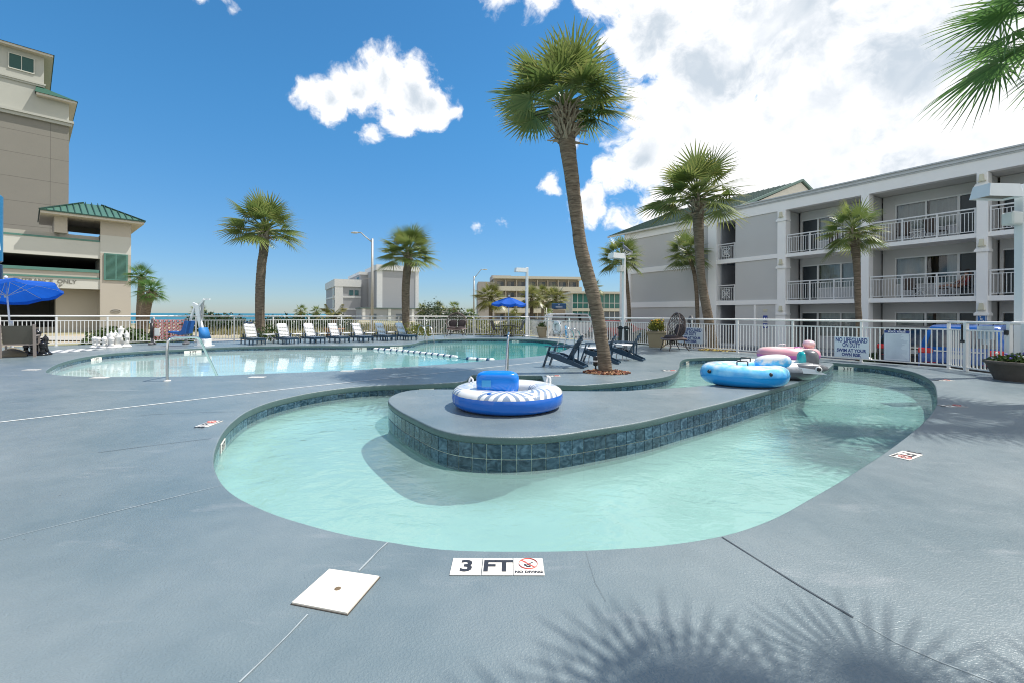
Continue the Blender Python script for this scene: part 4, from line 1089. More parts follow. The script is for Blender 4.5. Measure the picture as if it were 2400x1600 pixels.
# motel with balcony tiers
mc = D(1358, 737, 128); mo = thing('beach_motel', 'long beige four storey motel with balcony tiers behind the palms', 'building', (mc.x, mc.y, -.9), R(186)); q = local_boxes(mo)
BEI = M('far_beige', (.50, .45, .38), .85); BEI2 = M('far_beige_light', (.64, .60, .50), .8)
Lm = 24.0
q('wall', BEI, [((0, -14, 0), (Lm, -1.8, 12.2))]); q('end_block', M('far_taupe', (.40, .37, .345), .85), [((Lm, -14, 0), (Lm+4.5, 1.0, 11.2))]); q('stair_block', M('far_taupe', (.40, .37, .345), .85), [((Lm-5, -14, 12), (Lm+.5, -4, 13.4))]); q('roof_slab', BEI2, [((-1.2, -14.2, 12.2), (Lm+.3, .5, 12.9))])
for k in range(4):
    z = k*3.05
    q('balcony', BEI2, [((-.6, -1.8, z+2.75), (Lm, .2, z+3.05)), ((-.6, .1, z+3.05 if k < 3 else z), (Lm, .2, z+4.0 if k < 3 else z+.9))] if k < 3 else [((-.6, .1, 0), (Lm, .2, .9))])
    for j in range(8):
        x = .6+j*2.95; wn_ = q('window', GL_D, [((x, -1.85, z+.3), (x+1.9, -1.75, z+2.35))]); q('curtain', M('far_curtain', (.35, .35, .34), .9), [((x+.9, -1.75, z+.35), (x+1.8, -1.72, z+2.3))], wn_)
        q('partition', BEI, [((x-.5, -1.75, z+.05), (x-.35, .05, z+2.74))])
# glass fronted office
oc = D(1466, 738, 78); of_ = thing('glass_office', 'two storey office with green glass walls and white mullions behind the big palm', 'building', (oc.x, oc.y, -.6), R(183)); q = local_boxes(of_)
q('wall', M('far_cream', (.55, .53, .46), .8), [((0, -9, 0), (9.2, -.3, 5.6))]); q('roof_slab', BEI2, [((-.4, -9.2, 5.6), (9.6, .5, 5.95))]); q('floor_band', BEI2, [((0, -.3, 2.6), (9.2, .05, 3.1))])
for k in range(10):
    x = .1+k*.91; w1 = q('window', M('green_glass', (.05, .17, .15), .08, var=.25, scale=.6), [((x, -.28, 3.15), (x+.83, -.2, 5.5))]); q('window', GL_D if k < 4 else M('green_glass', (.05, .17, .15)), [((x, -.28, .3), (x+.83, -.2, 2.55))])
    q('mullion', FGW, [((x+.83, -.28, 0), (x+.91, -.08, 5.6))])
q('transom', FGW, [((0, -.25, 3.95), (9.2, -.1, 4.05))])
# street lamps of the road
def street_lamp(label, px, pytop, Y, pyhead, dxhead, ang=0.0):
    b0 = D(px, 737, Y); b0.z = -.45; zt = D(px, pytop, Y).z; zh = D(px, pyhead, Y).z; dx = dxhead/FPX*Y
    t = thing('street_lamp', label, 'street lamp', b0); gm = M('galvanised', (.40, .39, .35), .45, .4)
    mb = MB(); mb.tube([(0, 0, 0), (0, 0, (zt-b0.z)*.5), (0, 0, zt-b0.z)], [.15, .13, .1], 10); mb.lathe([(.24, 0), (.24, .1), (.16, .25)], 10); mb.build('pole', gm, t)
    h = zh-b0.z; z0 = zt-b0.z-.35
    mb = MB(); mb.tube([(0, 0, z0), (dx*.35, 0, z0+(h-z0)*.6), (dx*.55, 0, h), (dx*.72, 0, h+.02)], .05, 8); mb.build('arm', gm, t)
    s = 1 if dx > 0 else -1
    mb = MB(); mb.ell((dx*.86, 0, h), (abs(dx)*.2, .17, .09), 12, 6); mb.build('lamp_head', M('lamp_head_grey', (.5, .49, .42), .5), t)
    return t


sl1 = street_lamp('tall street lamp with curved arm left of the second lounger palm', 872, 560, 43, 546, -48)
mb = MB(); mb.tube([(0, 0, 5.2), (-.9, 0, 5.13)], .025, 6); mb.build('banner_arm', M('galvanised', (.4, .39, .35)), sl1)
street_lamp('distant street lamp with angled arm left of the garden palms', 1110.5, 648, 78, 632, 30)
# blue roadside sign, traffic sign
bb = thing('roadside_sign', 'wide navy roadside sign on a tan base right of the garden palms', 'sign', D(1310, 742, 42), R(-4))
bb.location.z = -.5
mb = MB(); mb.cbox((0, 0, 2.68), (1.34, .25, .50), .03); mb.build('panel', M('sign_navy2', (.015, .07, .17), .35), bb)
mb = MB(); mb.cbox((0, .02, 1.2), (1.15, .4, 2.38), .03); mb.build('base', M('sign_base_tan', (.42, .33, .22), .8), bb)
mb = MB(); mb.lathe([(.09, .0), (.09, .004)], 12); mb2 = MB(); mb2.add([(v.x*.7, -.128, 2.80+v.y*.7) for v in mb.v], mb.f); mb2.box((0, -.128, 2.60), (.62, .006, .06)); mb2.build('white_emblem', WS, bb)
ts = thing('traffic_sign', 'white traffic sign with black turn symbols left of the navy sign', 'sign', (D(1281, 737, 33).x, 33, -.5), 0)
mb = MB(); mb.tube([(0, 0, 0), (0, 0, 2.4)], .03, 8); mb.build('post', M('galvanised', (.4, .39, .35)), ts)
mb = MB(); mb.cbox((0, -.04, 1.63), (.28, .01, .52), .003); mb.build('panel', WS, ts)
mb = MB(); mb.tube([(.075*math.cos(a), -.047, 1.74+.075*math.sin(a)) for a in [2*math.pi*k/16 for k in range(16)]], .014, 4, closed=True); mb.bar((-.05, -.048, 1.79), (.05, -.048, 1.69), .004, .02); mb.bar((-.08, -.048, 1.48), (.06, -.048, 1.52), .004, .035); mb.bar((.0, -.048, 1.56), (.08, -.048, 1.5), .004, .035); mb.build('symbol', BLACK, ts)
# ------------------------------------------------------------------ palms
def leaf_material(name, c0, c1, tip, tl=.28):
    m, t, b = new_mat(name); L = t.links
    at = N(t, 'ShaderNodeAttribute'); at.attribute_name = 'leaf'
    sp = N(t, 'ShaderNodeSeparateColor'); L.new(at.outputs['Color'], sp.inputs[0])
    oi = N(t, 'ShaderNodeObjectInfo')
    a = N(t, 'ShaderNodeMixRGB'); a.inputs['Color1'].default_value = (*c0, 1); a.inputs['Color2'].default_value = (*c1, 1)
    f1 = N(t, 'ShaderNodeMath', operation='MULTIPLY_ADD'); L.new(sp.outputs['Green'], f1.inputs[0]); f1.inputs[1].default_value = .6
    f0 = N(t, 'ShaderNodeMath', operation='MULTIPLY'); L.new(oi.outputs['Random'], f0.inputs[0]); f0.inputs[1].default_value = .45; L.new(f0.outputs[0], f1.inputs[2]); L.new(f1.outputs[0], a.inputs['Fac'])
    p = N(t, 'ShaderNodeMath', operation='POWER'); L.new(sp.outputs['Red'], p.inputs[0]); p.inputs[1].default_value = 3.0
    pm = N(t, 'ShaderNodeMath', operation='MULTIPLY'); L.new(p.outputs[0], pm.inputs[0]); L.new(sp.outputs['Blue'], pm.inputs[1])
    a2 = N(t, 'ShaderNodeMixRGB'); L.new(pm.outputs[0], a2.inputs['Fac']); L.new(a.outputs[0], a2.inputs['Color1']); a2.inputs['Color2'].default_value = (*tip, 1)
    L.new(a2.outputs[0], b.inputs['Base Color']); b.inputs['Roughness'].default_value = .30
    tr = N(t, 'ShaderNodeBsdfTranslucent'); L.new(a2.outputs[0], tr.inputs['Color'])
    mx_ = N(t, 'ShaderNodeMixShader'); mx_.inputs[0].default_value = tl; L.new(b.outputs[0], mx_.inputs[1]); L.new(tr.outputs[0], mx_.inputs[2])
    L.new(mx_.outputs[0], t.nodes['Material Output'].inputs['Surface']); return m


FROND = leaf_material('palm_leaf', (.085, .145, .035), (.25, .30, .09), (.60, .47, .16), .4)
FROND2 = leaf_material('palm_leaf_bright', (.07, .16, .045), (.15, .28, .075), (.30, .32, .10), .52)
FROND3 = leaf_material('palm_leaf_olive', (.12, .15, .04), (.27, .27, .08), (.50, .40, .18), .35)


def bark_material():
    m, t, b = new_mat('palm_bark'); L = t.links
    tcn = N(t, 'ShaderNodeTexCoord')
    mpn = N(t, 'ShaderNodeMapping'); mpn.inputs['Scale'].default_value = (2.6, 2.6, 20); L.new(tcn.outputs['Object'], mpn.inputs['Vector'])
    nz = N(t, 'ShaderNodeTexNoise'); nz.inputs['Scale'].default_value = 1.6; nz.inputs['Detail'].default_value = 6; nz.inputs['Distortion'].default_value = .6; L.new(mpn.outputs[0], nz.inputs['Vector'])
    n2 = N(t, 'ShaderNodeTexNoise'); n2.inputs['Scale'].default_value = 3; n2.inputs['Detail'].default_value = 8; L.new(tcn.outputs['Object'], n2.inputs['Vector'])
    rp = N(t, 'ShaderNodeValToRGB'); L.new(nz.outputs['Fac'], rp.inputs['Fac']); e = rp.color_ramp.elements
    e[0].position = .3; e[0].color = (.075, .055, .038, 1); e[1].position = .68; e[1].color = (.24, .19, .135, 1)
    mm = N(t, 'ShaderNodeMixRGB', blend_type='MULTIPLY'); mm.inputs['Fac'].default_value = .6; L.new(rp.outputs[0], mm.inputs['Color1']); r2 = N(t, 'ShaderNodeMapRange'); L.new(n2.outputs['Fac'], r2.inputs['Value']); r2.inputs['To Min'].default_value = .55; r2.inputs['To Max'].default_value = 1.25; L.new(r2.outputs[0], mm.inputs['Color2'])
    L.new(mm.outputs[0], b.inputs['Base Color']); b.inputs['Roughness'].default_value = .9
    bp = N(t, 'ShaderNodeBump'); bp.inputs['Strength'].default_value = .9; bp.inputs['Distance'].default_value = .03; L.new(nz.outputs['Fac'], bp.inputs['Height']); L.new(bp.outputs[0], b.inputs['Normal'])
    return m


BARK = bark_material()
BOOT = M('palm_boot', (.30, .25, .18), .85, var=.45, scale=6)


def frond_mesh(elev, Lp, Lb, seed, nl=25, mat=None, droop=.34, wk=1.0):
    rnd = random.Random(seed); vs = []; fs = []; cols = []
    ce, se = math.cos(elev), math.sin(elev)

    def pet(t): return Vector((ce*t*Lp, 0, se*t*Lp-.16*(t*Lp)**2*ce))
    pts = [pet(i/5) for i in range(6)]
    mb = MB(); mb.tube(pts, [.022, .018, .016, .014, .012, .011], 4)
    vs = [v.copy() for v in mb.v]; fs = [list(f) for f in mb.f]; cols = [(.1, .8, 0)]*len(vs)
    d = (pts[-1]-pts[-2]).normalized(); s = Vector((0, 1, 0)); n = d.cross(s).normalized()
    if n.z < 0: n = -n
    P = pts[-1]; amax = R(122); step = 2*amax/(nl-1); fade = rnd.random()
    tw = (rnd.random()-.5)*.9
    s = (s*math.cos(tw)+n*math.sin(tw)).normalized(); n = d.cross(s).normalized(); n = n if n.z > 0 else -n
    fr_ = [.03, .18, .34, .58, .80, 1.0]
    for k in range(nl):
        a = -amax+k*step; l = Lb*(1.0-.30*(abs(a)/amax)**1.5)*(.93+.14*rnd.random())
        da = d*math.cos(a)+s*math.sin(a); wd = -d*math.sin(a)+s*math.cos(a)
        g = rnd.random(); dr = droop*(.7+.6*rnd.random()); yel = (rnd.random()**1.5)*1.5*(fade**2+.22)
        fold = .28*abs(math.sin(a)); o = len(vs)
        jit = (rnd.random()-.5)*.10
        for q, f in enumerate(fr_):
            r = f*l
            w_ = min(r, .34*l)*step*.5*1.03*(wk if f > .2 else 1)
            if f > .34: w_ *= max(0.0, 1-(f-.34)/.66)**.8
            c = P+(da+wd*jit*f*f)*r-n*(fold*r*.6)
            c.z -= dr*l*(f**2.2)*(.55+.45*ce)
            pl = n*w_*.30
            vs += [c+wd*w_+pl, c-wd*w_-pl]; cols += [(f, g, min(1, yel))]*2
        for q in range(len(fr_)-1): fs.append([o+2*q, o+2*q+1, o+2*q+3, o+2*q+2])
    me = bpy.data.meshes.new('frond'); me.from_pydata([tuple(v) for v in vs], [], fs); me.materials.append(mat or FROND)
    ca = me.color_attributes.new('leaf', 'FLOAT_COLOR', 'POINT')
    ca.data.foreach_set('color', [x for c in cols for x in (*c, 1.0)])
    me.update(); return me


_fr = {}


def frond_set(mat):
    if mat.name not in _fr:
        S = []
        for i, e in enumerate((86, 72, 58, 44, 30, 16, 2, -12, -26, -40)):
            for v in range(2): S.append((e, frond_mesh(R(e), .50+.012*i-.05*v, .53+.03*(i % 3), 100+i*7+v*3, mat=mat, droop=.05+.017*i, wk=.66 if mat is FROND2 else 1.12)))
        _fr[mat.name] = S
    return _fr[mat.name]


def add_crown(th, c, rad, n, seed, mat=FROND, elmin=-40, elmax=88, lean=0.0):
    """single fan leaves, each its own part, around the head of the palm (unit crown radius about 1.05)"""
    S = [x for x in frond_set(mat) if elmin <= x[0] <= elmax]; rnd = random.Random(seed); k = rad/1.02
    for i in range(n):
        u = (i+.5)/n
        want = math.degrees(math.asin(max(-1, min(1, math.sin(R(elmin))+(math.sin(R(elmax))-math.sin(R(elmin)))*u))))
        cand = sorted(S, key=lambda x: abs(x[0]-want))[:3]; e, me = rnd.choice(cand)
        az = i*2.39996+rnd.random()*.5; sc_ = k*(.88+.22*rnd.random())
        link(me, 'frond', th, Matrix.Translation(Vector(c)+Vector((0, 0, .12*k*(u-.3)))) @ Matrix.Rotation(az, 4, 'Z') @ Matrix.Rotation((rnd.random()-.5)*.25, 4, 'X') @ Matrix.Scale(sc_, 4))


def trunk_mesh(pts, rad, seed=0, ring=.055):
    rnd = random.Random(seed); P = catmull(pts, 8, closed=False); P = resample(P, ring*1.6, closed=False); n = len(P); out_p, out_r = [], []
    for i, p in enumerate(P):
        f = i/(n-1); j = f*(len(rad)-1); a = int(j); r = rad[a]+(rad[min(a+1, len(rad)-1)]-rad[a])*(j-a)
        out_p.append(p); out_r.append(r*(1+(.018 if i % 2 else -.014)+.02*(rnd.random()-.5)))
    mb = MB(); mb.tube(out_p, out_r, 16)
    for q in range(len(mb.v)): mb.v[q] = mb.v[q]+Vector((rnd.random()-.5, rnd.random()-.5, rnd.random()-.5))*.008
    return mb


def boots_mesh(c, r, h, n, seed, L_=.3):
    rnd = random.Random(seed); mb = MB()
    for i in range(n):
        az = i*2.4+rnd.random()*.4; z = -h*(1-i/n)+.05; o = Vector((math.cos(az), math.sin(az), 0)); tn = Vector((-o.y, o.x, 0))
        side = tn*(.55*(1 if i % 2 else -1)*(.4+.8*rnd.random())); up = .55+.8*rnd.random()-.9*(rnd.random() < .12)
        p0 = Vector(c)+o*r*.75+Vector((0, 0, z)); dr_ = (o*.55+side+Vector((0, 0, up))).normalized(); l = L_*(.6+.7*rnd.random())
        mb.bar(p0, p0+dr_*l*.55, .06, .022, up=o); mb.bar(p0+dr_*l*.5, p0+dr_*l+o*.03, .032, .016, up=o)
    return mb


def palm(label, Y, trunk_px, widths_px, crown_px, crown_r_px, seed, nf=46, mat=FROND, base_z=0.0, elmin=-36, boots=46, elmax=88, group='sabal palms', bh=.55):
    b0 = D(trunk_px[0][0], trunk_px[0][1], Y); b0.z = base_z
    th = thing('palm_tree', label, 'palm tree', b0, 0, group)
    s = Y/FPX; pts = [D(x, y, Y)-b0 for x, y in trunk_px]; pts[0].z = 0; c = D(crown_px[0], crown_px[1], Y)-b0
    top = Vector((pts[-1].x*.5+c.x*.5, pts[-1].y, max(pts[-1].z+.1, c.z-.30*crown_r_px*s))); pts.append(top)
    rad = [w*s/2 for w in widths_px]
    trunk_mesh(pts, rad, seed).build('trunk', BARK, th)
    if boots: boots_mesh(top, rad[-1], bh, boots, seed, .16+.11*crown_r_px*s).build('leaf_boots', BOOT, th)
    add_crown(th, (c.x, c.y, top.z+.08), crown_r_px*s, nf, seed, mat, elmin, elmax)
    return th


palm('tall leaning palm in a mulch ring beside the navy deck chairs', 11.2, [(1419, 871), (1415, 831), (1409, 793), (1403, 756), (1392, 700), (1374, 634), (1361, 580), (1353, 520), (1345, 459), (1339, 408), (1333, 365), (1329, 330)], [32, 30, 31, 31, 33, 32, 29, 31, 33, 36, 41, 44], (1322, 210), 164, 11, 48, bh=.85, boots=120, elmin=-10)
palm('palm with leaning trunk beside the first lounger with white slats', 24.0, [(609.5, 797), (609.5, 775), (609, 730), (609.5, 684), (610.4, 660), (612, 638), (614, 615), (617.7, 592), (619, 578)], [18, 19, 20, 20, 20, 20, 19.5, 19.5, 19], (622, 518), 94, 22, 42, elmin=-14)
palm('straight palm at the far right end of the lounger row', 29.0, [(951.5, 788), (951.5, 768), (950.8, 713), (951, 675), (954, 636), (956, 621)], [16, 17, 18.5, 18.5, 18.5, 19], (958, 576), 78, 33, 40, elmin=-18)
palm('leaning palm with a shaggy neck in front of the hotel stair tower', 19.1, [(1673, 817), (1668, 795), (1663, 764), (1656, 725), (1647, 675), (1643, 648), (1640, 600), (1637.5, 550), (1636, 500)], [24, 22, 21, 20, 18, 20, 22, 24, 27], (1634, 432), 124, 44, 38, elmin=-14, boots=76, bh=.75)
palm('slim palm half hidden behind the leaning palm by the hotel', 31.0, [(1636, 760), (1634, 720), (1632, 680), (1627, 640), (1620, 615)], [9, 9, 9, 9, 10], (1612, 580), 56, 55, 34, base_z=-.5, boots=20)
palm('slim palm behind the middle pool lamp with the bird', 33.0, [(1475, 745), (1474, 720), (1471, 680), (1467, 645), (1463, 622)], [8.5, 8.5, 8.5, 8.5, 9], (1457, 590), 56, 66, 34, base_z=-.5, boots=20)
palm('small bright palm in front of the hotel balconies', 17.5, [(2015, 790), (2013, 750), (2010.7, 713), (2009.5, 660), (2007, 610), (2004, 575)], [14, 13.5, 13, 13, 15, 21], (1999, 525), 74, 77, 32, base_z=-.5, boots=26, elmin=-42)
# crown of the palm at the upper right edge (trunk outside the picture)
def off_palm(label, c, z, rad, seed, nf, mat, base=(0, 0), elmin=-45):
    th = thing('palm_tree', label, 'palm tree', (c[0]+base[0], c[1]+base[1], 0), 0, 'sabal palms')
    trunk_mesh([(0, 0, 0), (-base[0]*.3, -base[1]*.3, z*.45), (-base[0]*.8, -base[1]*.8, z*.8), (-base[0], -base[1], z)], [.2, .17, .16, .19], seed).build('trunk', BARK, th)
    boots_mesh((-base[0], -base[1], z), .18, .6, 50, seed).build('leaf_boots', BOOT, th)
    add_crown(th, (-base[0], -base[1], z+.1), rad, nf, seed, mat, elmin); return th


off_palm('palm at the upper right corner with fronds hanging into the sky', (9.35, 7.4), 6.35, 1.95, 88, 38, FROND2, (.7, .1), elmin=-30)
off_palm('palm just outside the right edge that shades the front deck', (3.42, 1.55), 4.3, 1.4, 97, 16, FROND2, (.25, -.3), elmin=-12)

# garden and distant palms: a crown of fans each
def garden_palm(label, px, py, r_px, Y, seed, nf=30, mat=FROND3, base_z=-.5, tr=.19, elmin=-45, lean=0, trunk_px=None, boots=14):
    palm(label, Y, [(px+lean, 748 if base_z > -1 else 752), (px+lean*.4, (745+py)/2), (px, py+r_px*.45)], [max(3, tr*2/Y*FPX)]*3, (px, py), r_px, seed, nf, mat, base_z, elmin, boots, group='palms beyond the fence')


garden_palm('bushy palm right of the distant street lamp', 1150, 688, 42, 44, 101, 40)
garden_palm('bushy olive palm just right of the lamp by the umbrella', 1246, 690, 34, 46, 102, 34)
garden_palm('olive palm left of the navy roadside sign', 1302, 692, 36, 48, 103, 36)
garden_palm('narrow palm behind the two olive garden palms', 1272, 684, 26, 58, 104, 26)
garden_palm('palm peeping out behind the big leaning trunk', 1392, 668, 24, 60, 105, 24)
garden_palm('low palm under the blue umbrella edge', 1205, 736, 24, 60, 106, 24)
garden_palm('low dark palm beside the traffic sign', 1288, 735, 22, 70, 107, 24, FROND)
garden_palm('first small palm right of the beach hotel', 992, 722, 20, 62, 108, 22)
garden_palm('second small palm right of the beach hotel', 1030, 720, 20, 66, 109, 22)
garden_palm('third small palm near the wicker loveseat', 1064, 718, 18, 70, 110, 22, FROND)
garden_palm('small dark palm behind the loveseat', 1102, 735, 20, 60, 111, 22, FROND)
garden_palm('dark palm on the dune left of the beach hotel', 705, 725, 17, 62, 112, 22, FROND, base_z=-1.0)
garden_palm('dark palm touching the left edge of the beach hotel', 742, 727, 16, 64, 113, 22, FROND, base_z=-1.0)
garden_palm('dark palm on the dune behind the pool lift', 467, 728, 23, 52, 114, 24, FROND, base_z=-.6)
garden_palm('upright palm at the corner of the garage', 333, 640, 36, 34, 115, 40, FROND2, base_z=-.3, tr=.22, lean=-8)
garden_palm('leaning palm with rough trunk right of the garage', 354, 674, 37, 32, 116, 40, FROND2, base_z=-.3, tr=.28, lean=-20, boots=60)


# ------------------------------------------------------------------ shrubs
def leafmat(name, c0, c1): return leaf_material(name, c0, c1, c1, .2)


SHR = [leafmat('shrub_leaf', (.035, .07, .02), (.09, .14, .03)), leafmat('shrub_leaf_yellow', (.12, .15, .03), (.26, .25, .05)), leafmat('shrub_leaf_dark', (.022, .05, .02), (.055, .085, .028))]


def foliage(rx, ry, rz, n, size, seed, mat, spiky=False):
    rnd = random.Random(seed); vs = []; fs = []; cols = []
    for i in range(n):
        th_ = rnd.random()*2*math.pi; u = rnd.random(); ph = math.acos(1-u*1.05 if u*1.05 < 1.9 else .1); rr = (.45+.55*rnd.random()**.5)
        p = Vector((rx*rr*math.sin(ph)*math.cos(th_), ry*rr*math.sin(ph)*math.sin(th_), rz*rr*abs(math.cos(ph))*.95+.02))
        p *= (.8+.35*mnoise.noise(p*2.3+Vector((seed, 0, 0))))+.15
        d = Vector((rnd.gauss(0, 1), rnd.gauss(0, 1), rnd.gauss(.3, .8)))
        if spiky: d = Vector((p.x/rx*.6, p.y/ry*.6, .9))+d*.25
        d.normalize(); w = d.cross(Vector((rnd.gauss(0, 1), rnd.gauss(0, 1), rnd.gauss(0, 1)))).normalized(); s = size*(.6+.8*rnd.random()); o = len(vs)
        k = .16 if spiky else .42
        vs += [p, p+d*s*.5+w*s*k, p+d*s-Vector((0, 0, s*.15)), p+d*s*.5-w*s*k]; fs.append([o, o+1, o+2, o+3]); g = rnd.random(); cols += [(rnd.random()*.5, g, 0)]*4
    me = bpy.data.meshes.new('foliage'); me.from_pydata([tuple(v) for v in vs], [], fs); me.materials.append(mat)
    ca = me.color_attributes.new('leaf', 'FLOAT_COLOR', 'POINT'); ca.data.foreach_set('color', [x for c in cols for x in (*c, 1.0)]); me.update(); return me


def shrub(label, loc, rx, ry, rz, n, size, seed, mat, group='shrubs along the fences', spiky=False, cat='shrub'):
    th = thing('shrub', label, cat, loc, 0, group)
    link(foliage(rx, ry, rz, n, size, seed, mat, spiky), 'foliage', th)
    mb = MB(); rnd = random.Random(seed)
    for k in range(4): mb.tube([(0, 0, -.05), (rx*.5*(rnd.random()-.5), ry*.5*(rnd.random()-.5), rz*.6)], [.03*rz+.006, .01], 5)
    mb.build('stem', BARK, th); return th


def gnd(px, Y, z): p = D(px, 740, Y); return Vector((p.x, Y, z))


shrub('green shrub at the foot of the palm by the first lounger', G(622, 799)+Vector((.35, -.15, 0)), .75, .4, .75, 420, .16, 1, SHR[0], spiky=True)
shrub('flowering shrub at the foot of the palm at the lounger row end', G(965, 790)+Vector((.3, -.2, 0)), 1.0, .5, .85, 520, .18, 2, SHR[1], spiky=True)
for i, (lb, px, Y, rx, rz, mt) in enumerate((('green hedge beside the garage pier', 275, 24.5, 1.6, .95, 0), ('low green shrub behind the connect game', 385, 25.5, 1.8, .6, 0), ('dark dune shrub behind the pool lift', 500, 44, 3.2, 1.9, 2), ('dark dune shrub left of the first lounger', 545, 47, 2.6, 1.5, 2), ('dark dune shrub behind the second lounger', 660, 46, 3.0, 1.6, 2), ('dark dune shrub behind the third lounger', 720, 48, 3.0, 1.7, 2), ('green dune shrub behind the fourth lounger', 790, 46, 2.6, 1.6, 2), ('wide green shrub behind the wicker loveseat', 1050, 38, 3.2, 1.7, 2), ('yellow green shrub right of the loveseat', 1118, 37, 2.0, 1.5, 1), ('yellow green shrub under the blue umbrella', 1195, 38, 1.9, 1.3, 1), ('green shrub beside the middle lamp post', 1222, 40, 1.8, 1.5, 0), ('round green tree beside the small palms', 1015, 58, 2.6, 3.6, 2), ('dark green shrub behind the small palms', 1080, 56, 2.8, 2.4, 2), ('dark clipped hedge at the foot of the grey hotel wall', 1530, 30.5, 2.6, 1.0, 2), ('dark green shrub under the small bright palm', 2060, 17.2, .9, .5, 2))):
    p = gnd(px, Y, -.5 if px > 1400 else land_z((px-1200)/FPX*Y, Y)); shrub(lb, p, rx, rx*.7, rz, int(900+rx*620), .11+.025*rx, 30+i, SHR[mt])
# dune grass: nobody could count it
rnd = random.Random(5); vs = []; fs = []; cols = []
for i in range(9000):
    Y = 27+rnd.random()**1.3*36; px = 330+rnd.random()*720; p = D(px, 740, Y); z = land_z(p.x, Y)
    if mnoise.noise(Vector((p.x*.16, Y*.16, 3))) < -.05+.2*rnd.random(): continue
    a = rnd.random()*6.28; h = .25+.5*rnd.random(); w = Vector((math.cos(a), math.sin(a), 0))*.035*(1+Y/40); ln = Vector((rnd.gauss(0, .12), rnd.gauss(0, .12), h)); o = len(vs); b0 = Vector((p.x, Y, z-.02))
    vs += [b0-w, b0+w, b0+ln]; fs.append([o, o+1, o+2]); g = rnd.random(); cols += [(.2, g, 0)]*3
me = bpy.data.meshes.new('dune_grass'); me.from_pydata([tuple(v) for v in vs], [], fs); me.materials.append(leafmat('dune_grass_leaf', (.14, .14, .05), (.33, .29, .14)))
ca = me.color_attributes.new('leaf', 'FLOAT_COLOR', 'POINT'); ca.data.foreach_set('color', [x for c in cols for x in (*c, 1.0)])
tag(link(me, 'dune_grass'), 'dry dune grass growing on the sand beyond the fence', 'grass', kind='stuff')


# mulch and leaf litter
def litter(name, label, c, rx, ry, n, cols_, size, seed, cat):
    rnd = random.Random(seed); mb = MB()
    for i in range(n):
        a = rnd.random()*6.28; r = rnd.random()**.5; s = size*(.5+rnd.random())
        mb.cur = rnd.randrange(len(cols_)); z = .012+.06*(1-r)*rnd.random()
        mb.box((rx*r*math.cos(a), ry*r*math.sin(a), z), (s, s*.45, s*.3), m=Matrix.Rotation(rnd.random()*6.28, 4, 'Z') @ Matrix.Rotation(rnd.gauss(0, .5), 4, 'X') @ Matrix.Rotation(rnd.gauss(0, .4), 4, 'Y'))
    o = mb.build(name, cols_); o.location = c; return tag(o, label, cat, kind='stuff')


litter('mulch_ring', 'red brown bark mulch around the tall leaning palm', G(1422, 872.5), .56, .42, 620, [M('mulch_red', (.20, .055, .03), .9), M('mulch_tan', (.42, .24, .13), .9), M('mulch_dark', (.09, .035, .02), .9)], .06, 3, 'mulch')
litter('leaf_litter', 'yellow dry leaves around the leaning palm by the hotel', G(1682, 820.5), .75, .5, 420, [M('litter_yellow', (.42, .33, .08), .9), M('litter_tan', (.34, .26, .14), .9), M('litter_brown', (.15, .10, .05), .9)], .09, 4, 'leaves')
# ------------------------------------------------------------------ loungers
NAVY = M('navy_lumber', (.012, .045, .085), .38, var=.12, scale=5)
SLATW = M('white_lumber', (.78, .79, .80), .45, var=.04)
SLATB = M('blue_lumber', (.03, .12, .22), .4, var=.12)
proto = {}


def lounger(mat):
    """x runs from the head end to the foot end, y is the width"""
    t = thing('sun_lounger', 'lounger', 'lounger', (0, 0, -50)); W, Ls, H = .64, 1.95, .36
    mb = MB()
    for s in (-1, 1): mb.cbox((Ls/2, s*(W/2), H-.06), (Ls, .045, .11), .008)
    for x in (.05, .75, 1.9): mb.box((x, 0, H-.07), (.06, W-.06, .08))
    mb.build('frame', NAVY, t)
    mb = MB(); mb.cbox((0, 0, 0), (.088, W-.06, .022), .004); sm2 = mb.mesh('seat_slat', NAVY)
    for k in range(11): link(sm2, 'seat_slat', t, Matrix.Translation((.82+k*.105, 0, H+.004)))
    a = R(58); ux, uz = -math.cos(a), math.sin(a)
    mb = MB(); mb.cbox((0, 0, 0), (.056, W-.04, .022), .004); bm_ = mb.mesh('back_slat', mat)
    for k in range(8):
        d = .07+k*.098; link(bm_, 'back_slat', t, Matrix.Translation((.80+ux*d, 0, H+.02+uz*d)) @ Matrix.Rotation(a, 4, 'Y'))
    mb = MB(); d = .07+8*.098
    mb.prism([(-.05, -W/2+.02), (.025, -W/2+.06), (.045, -.12), (.045, .12), (.025, W/2-.06), (-.05, W/2-.02)], -.011, .011, Matrix.Translation((.80+ux*d, 0, H+.02+uz*d)) @ Matrix.Rotation(a+math.pi, 4, 'Y'))
    mb.build('head_slat', mat, t)
    mb = MB()
    for s in (-1, 1): mb.bar((.82, s*(W/2-.055), H-.01), (.82+ux*.9, s*(W/2-.055), H-.01+uz*.9), .03, .05, up=(0, 1, 0))
    mb.bar((.45, 0, H-.05), (.45+ux*.1, 0, H+uz*.55), W-.14, .03, up=(0, 1, 0)) if False else None
    mb.build('back_frame', NAVY, t)
    mb = MB(); mb.cbox((0, 0, H/2-.05), (.075, .05, H-.1), .006); lm = mb.mesh('leg', NAVY)
    for s in (-1, 1):
        for x in (.06, .68, 1.35, 1.88): link(lm, 'leg', t, Matrix.Translation((x, s*(W/2+.002), 0)))
    mb = MB()
    for s in (-1, 1): mb.cbox((.62, s*(W/2+.045), H+.20), (.46, .085, .03), .008); mb.bar((.48, s*(W/2+.02), H-.02), (.46, s*(W/2+.04), H+.19), .06, .045); mb.bar((.78, s*(W/2+.02), H-.02), (.80, s*(W/2+.04), H+.19), .06, .045)
    mb.build('armrest', NAVY, t)
    return t


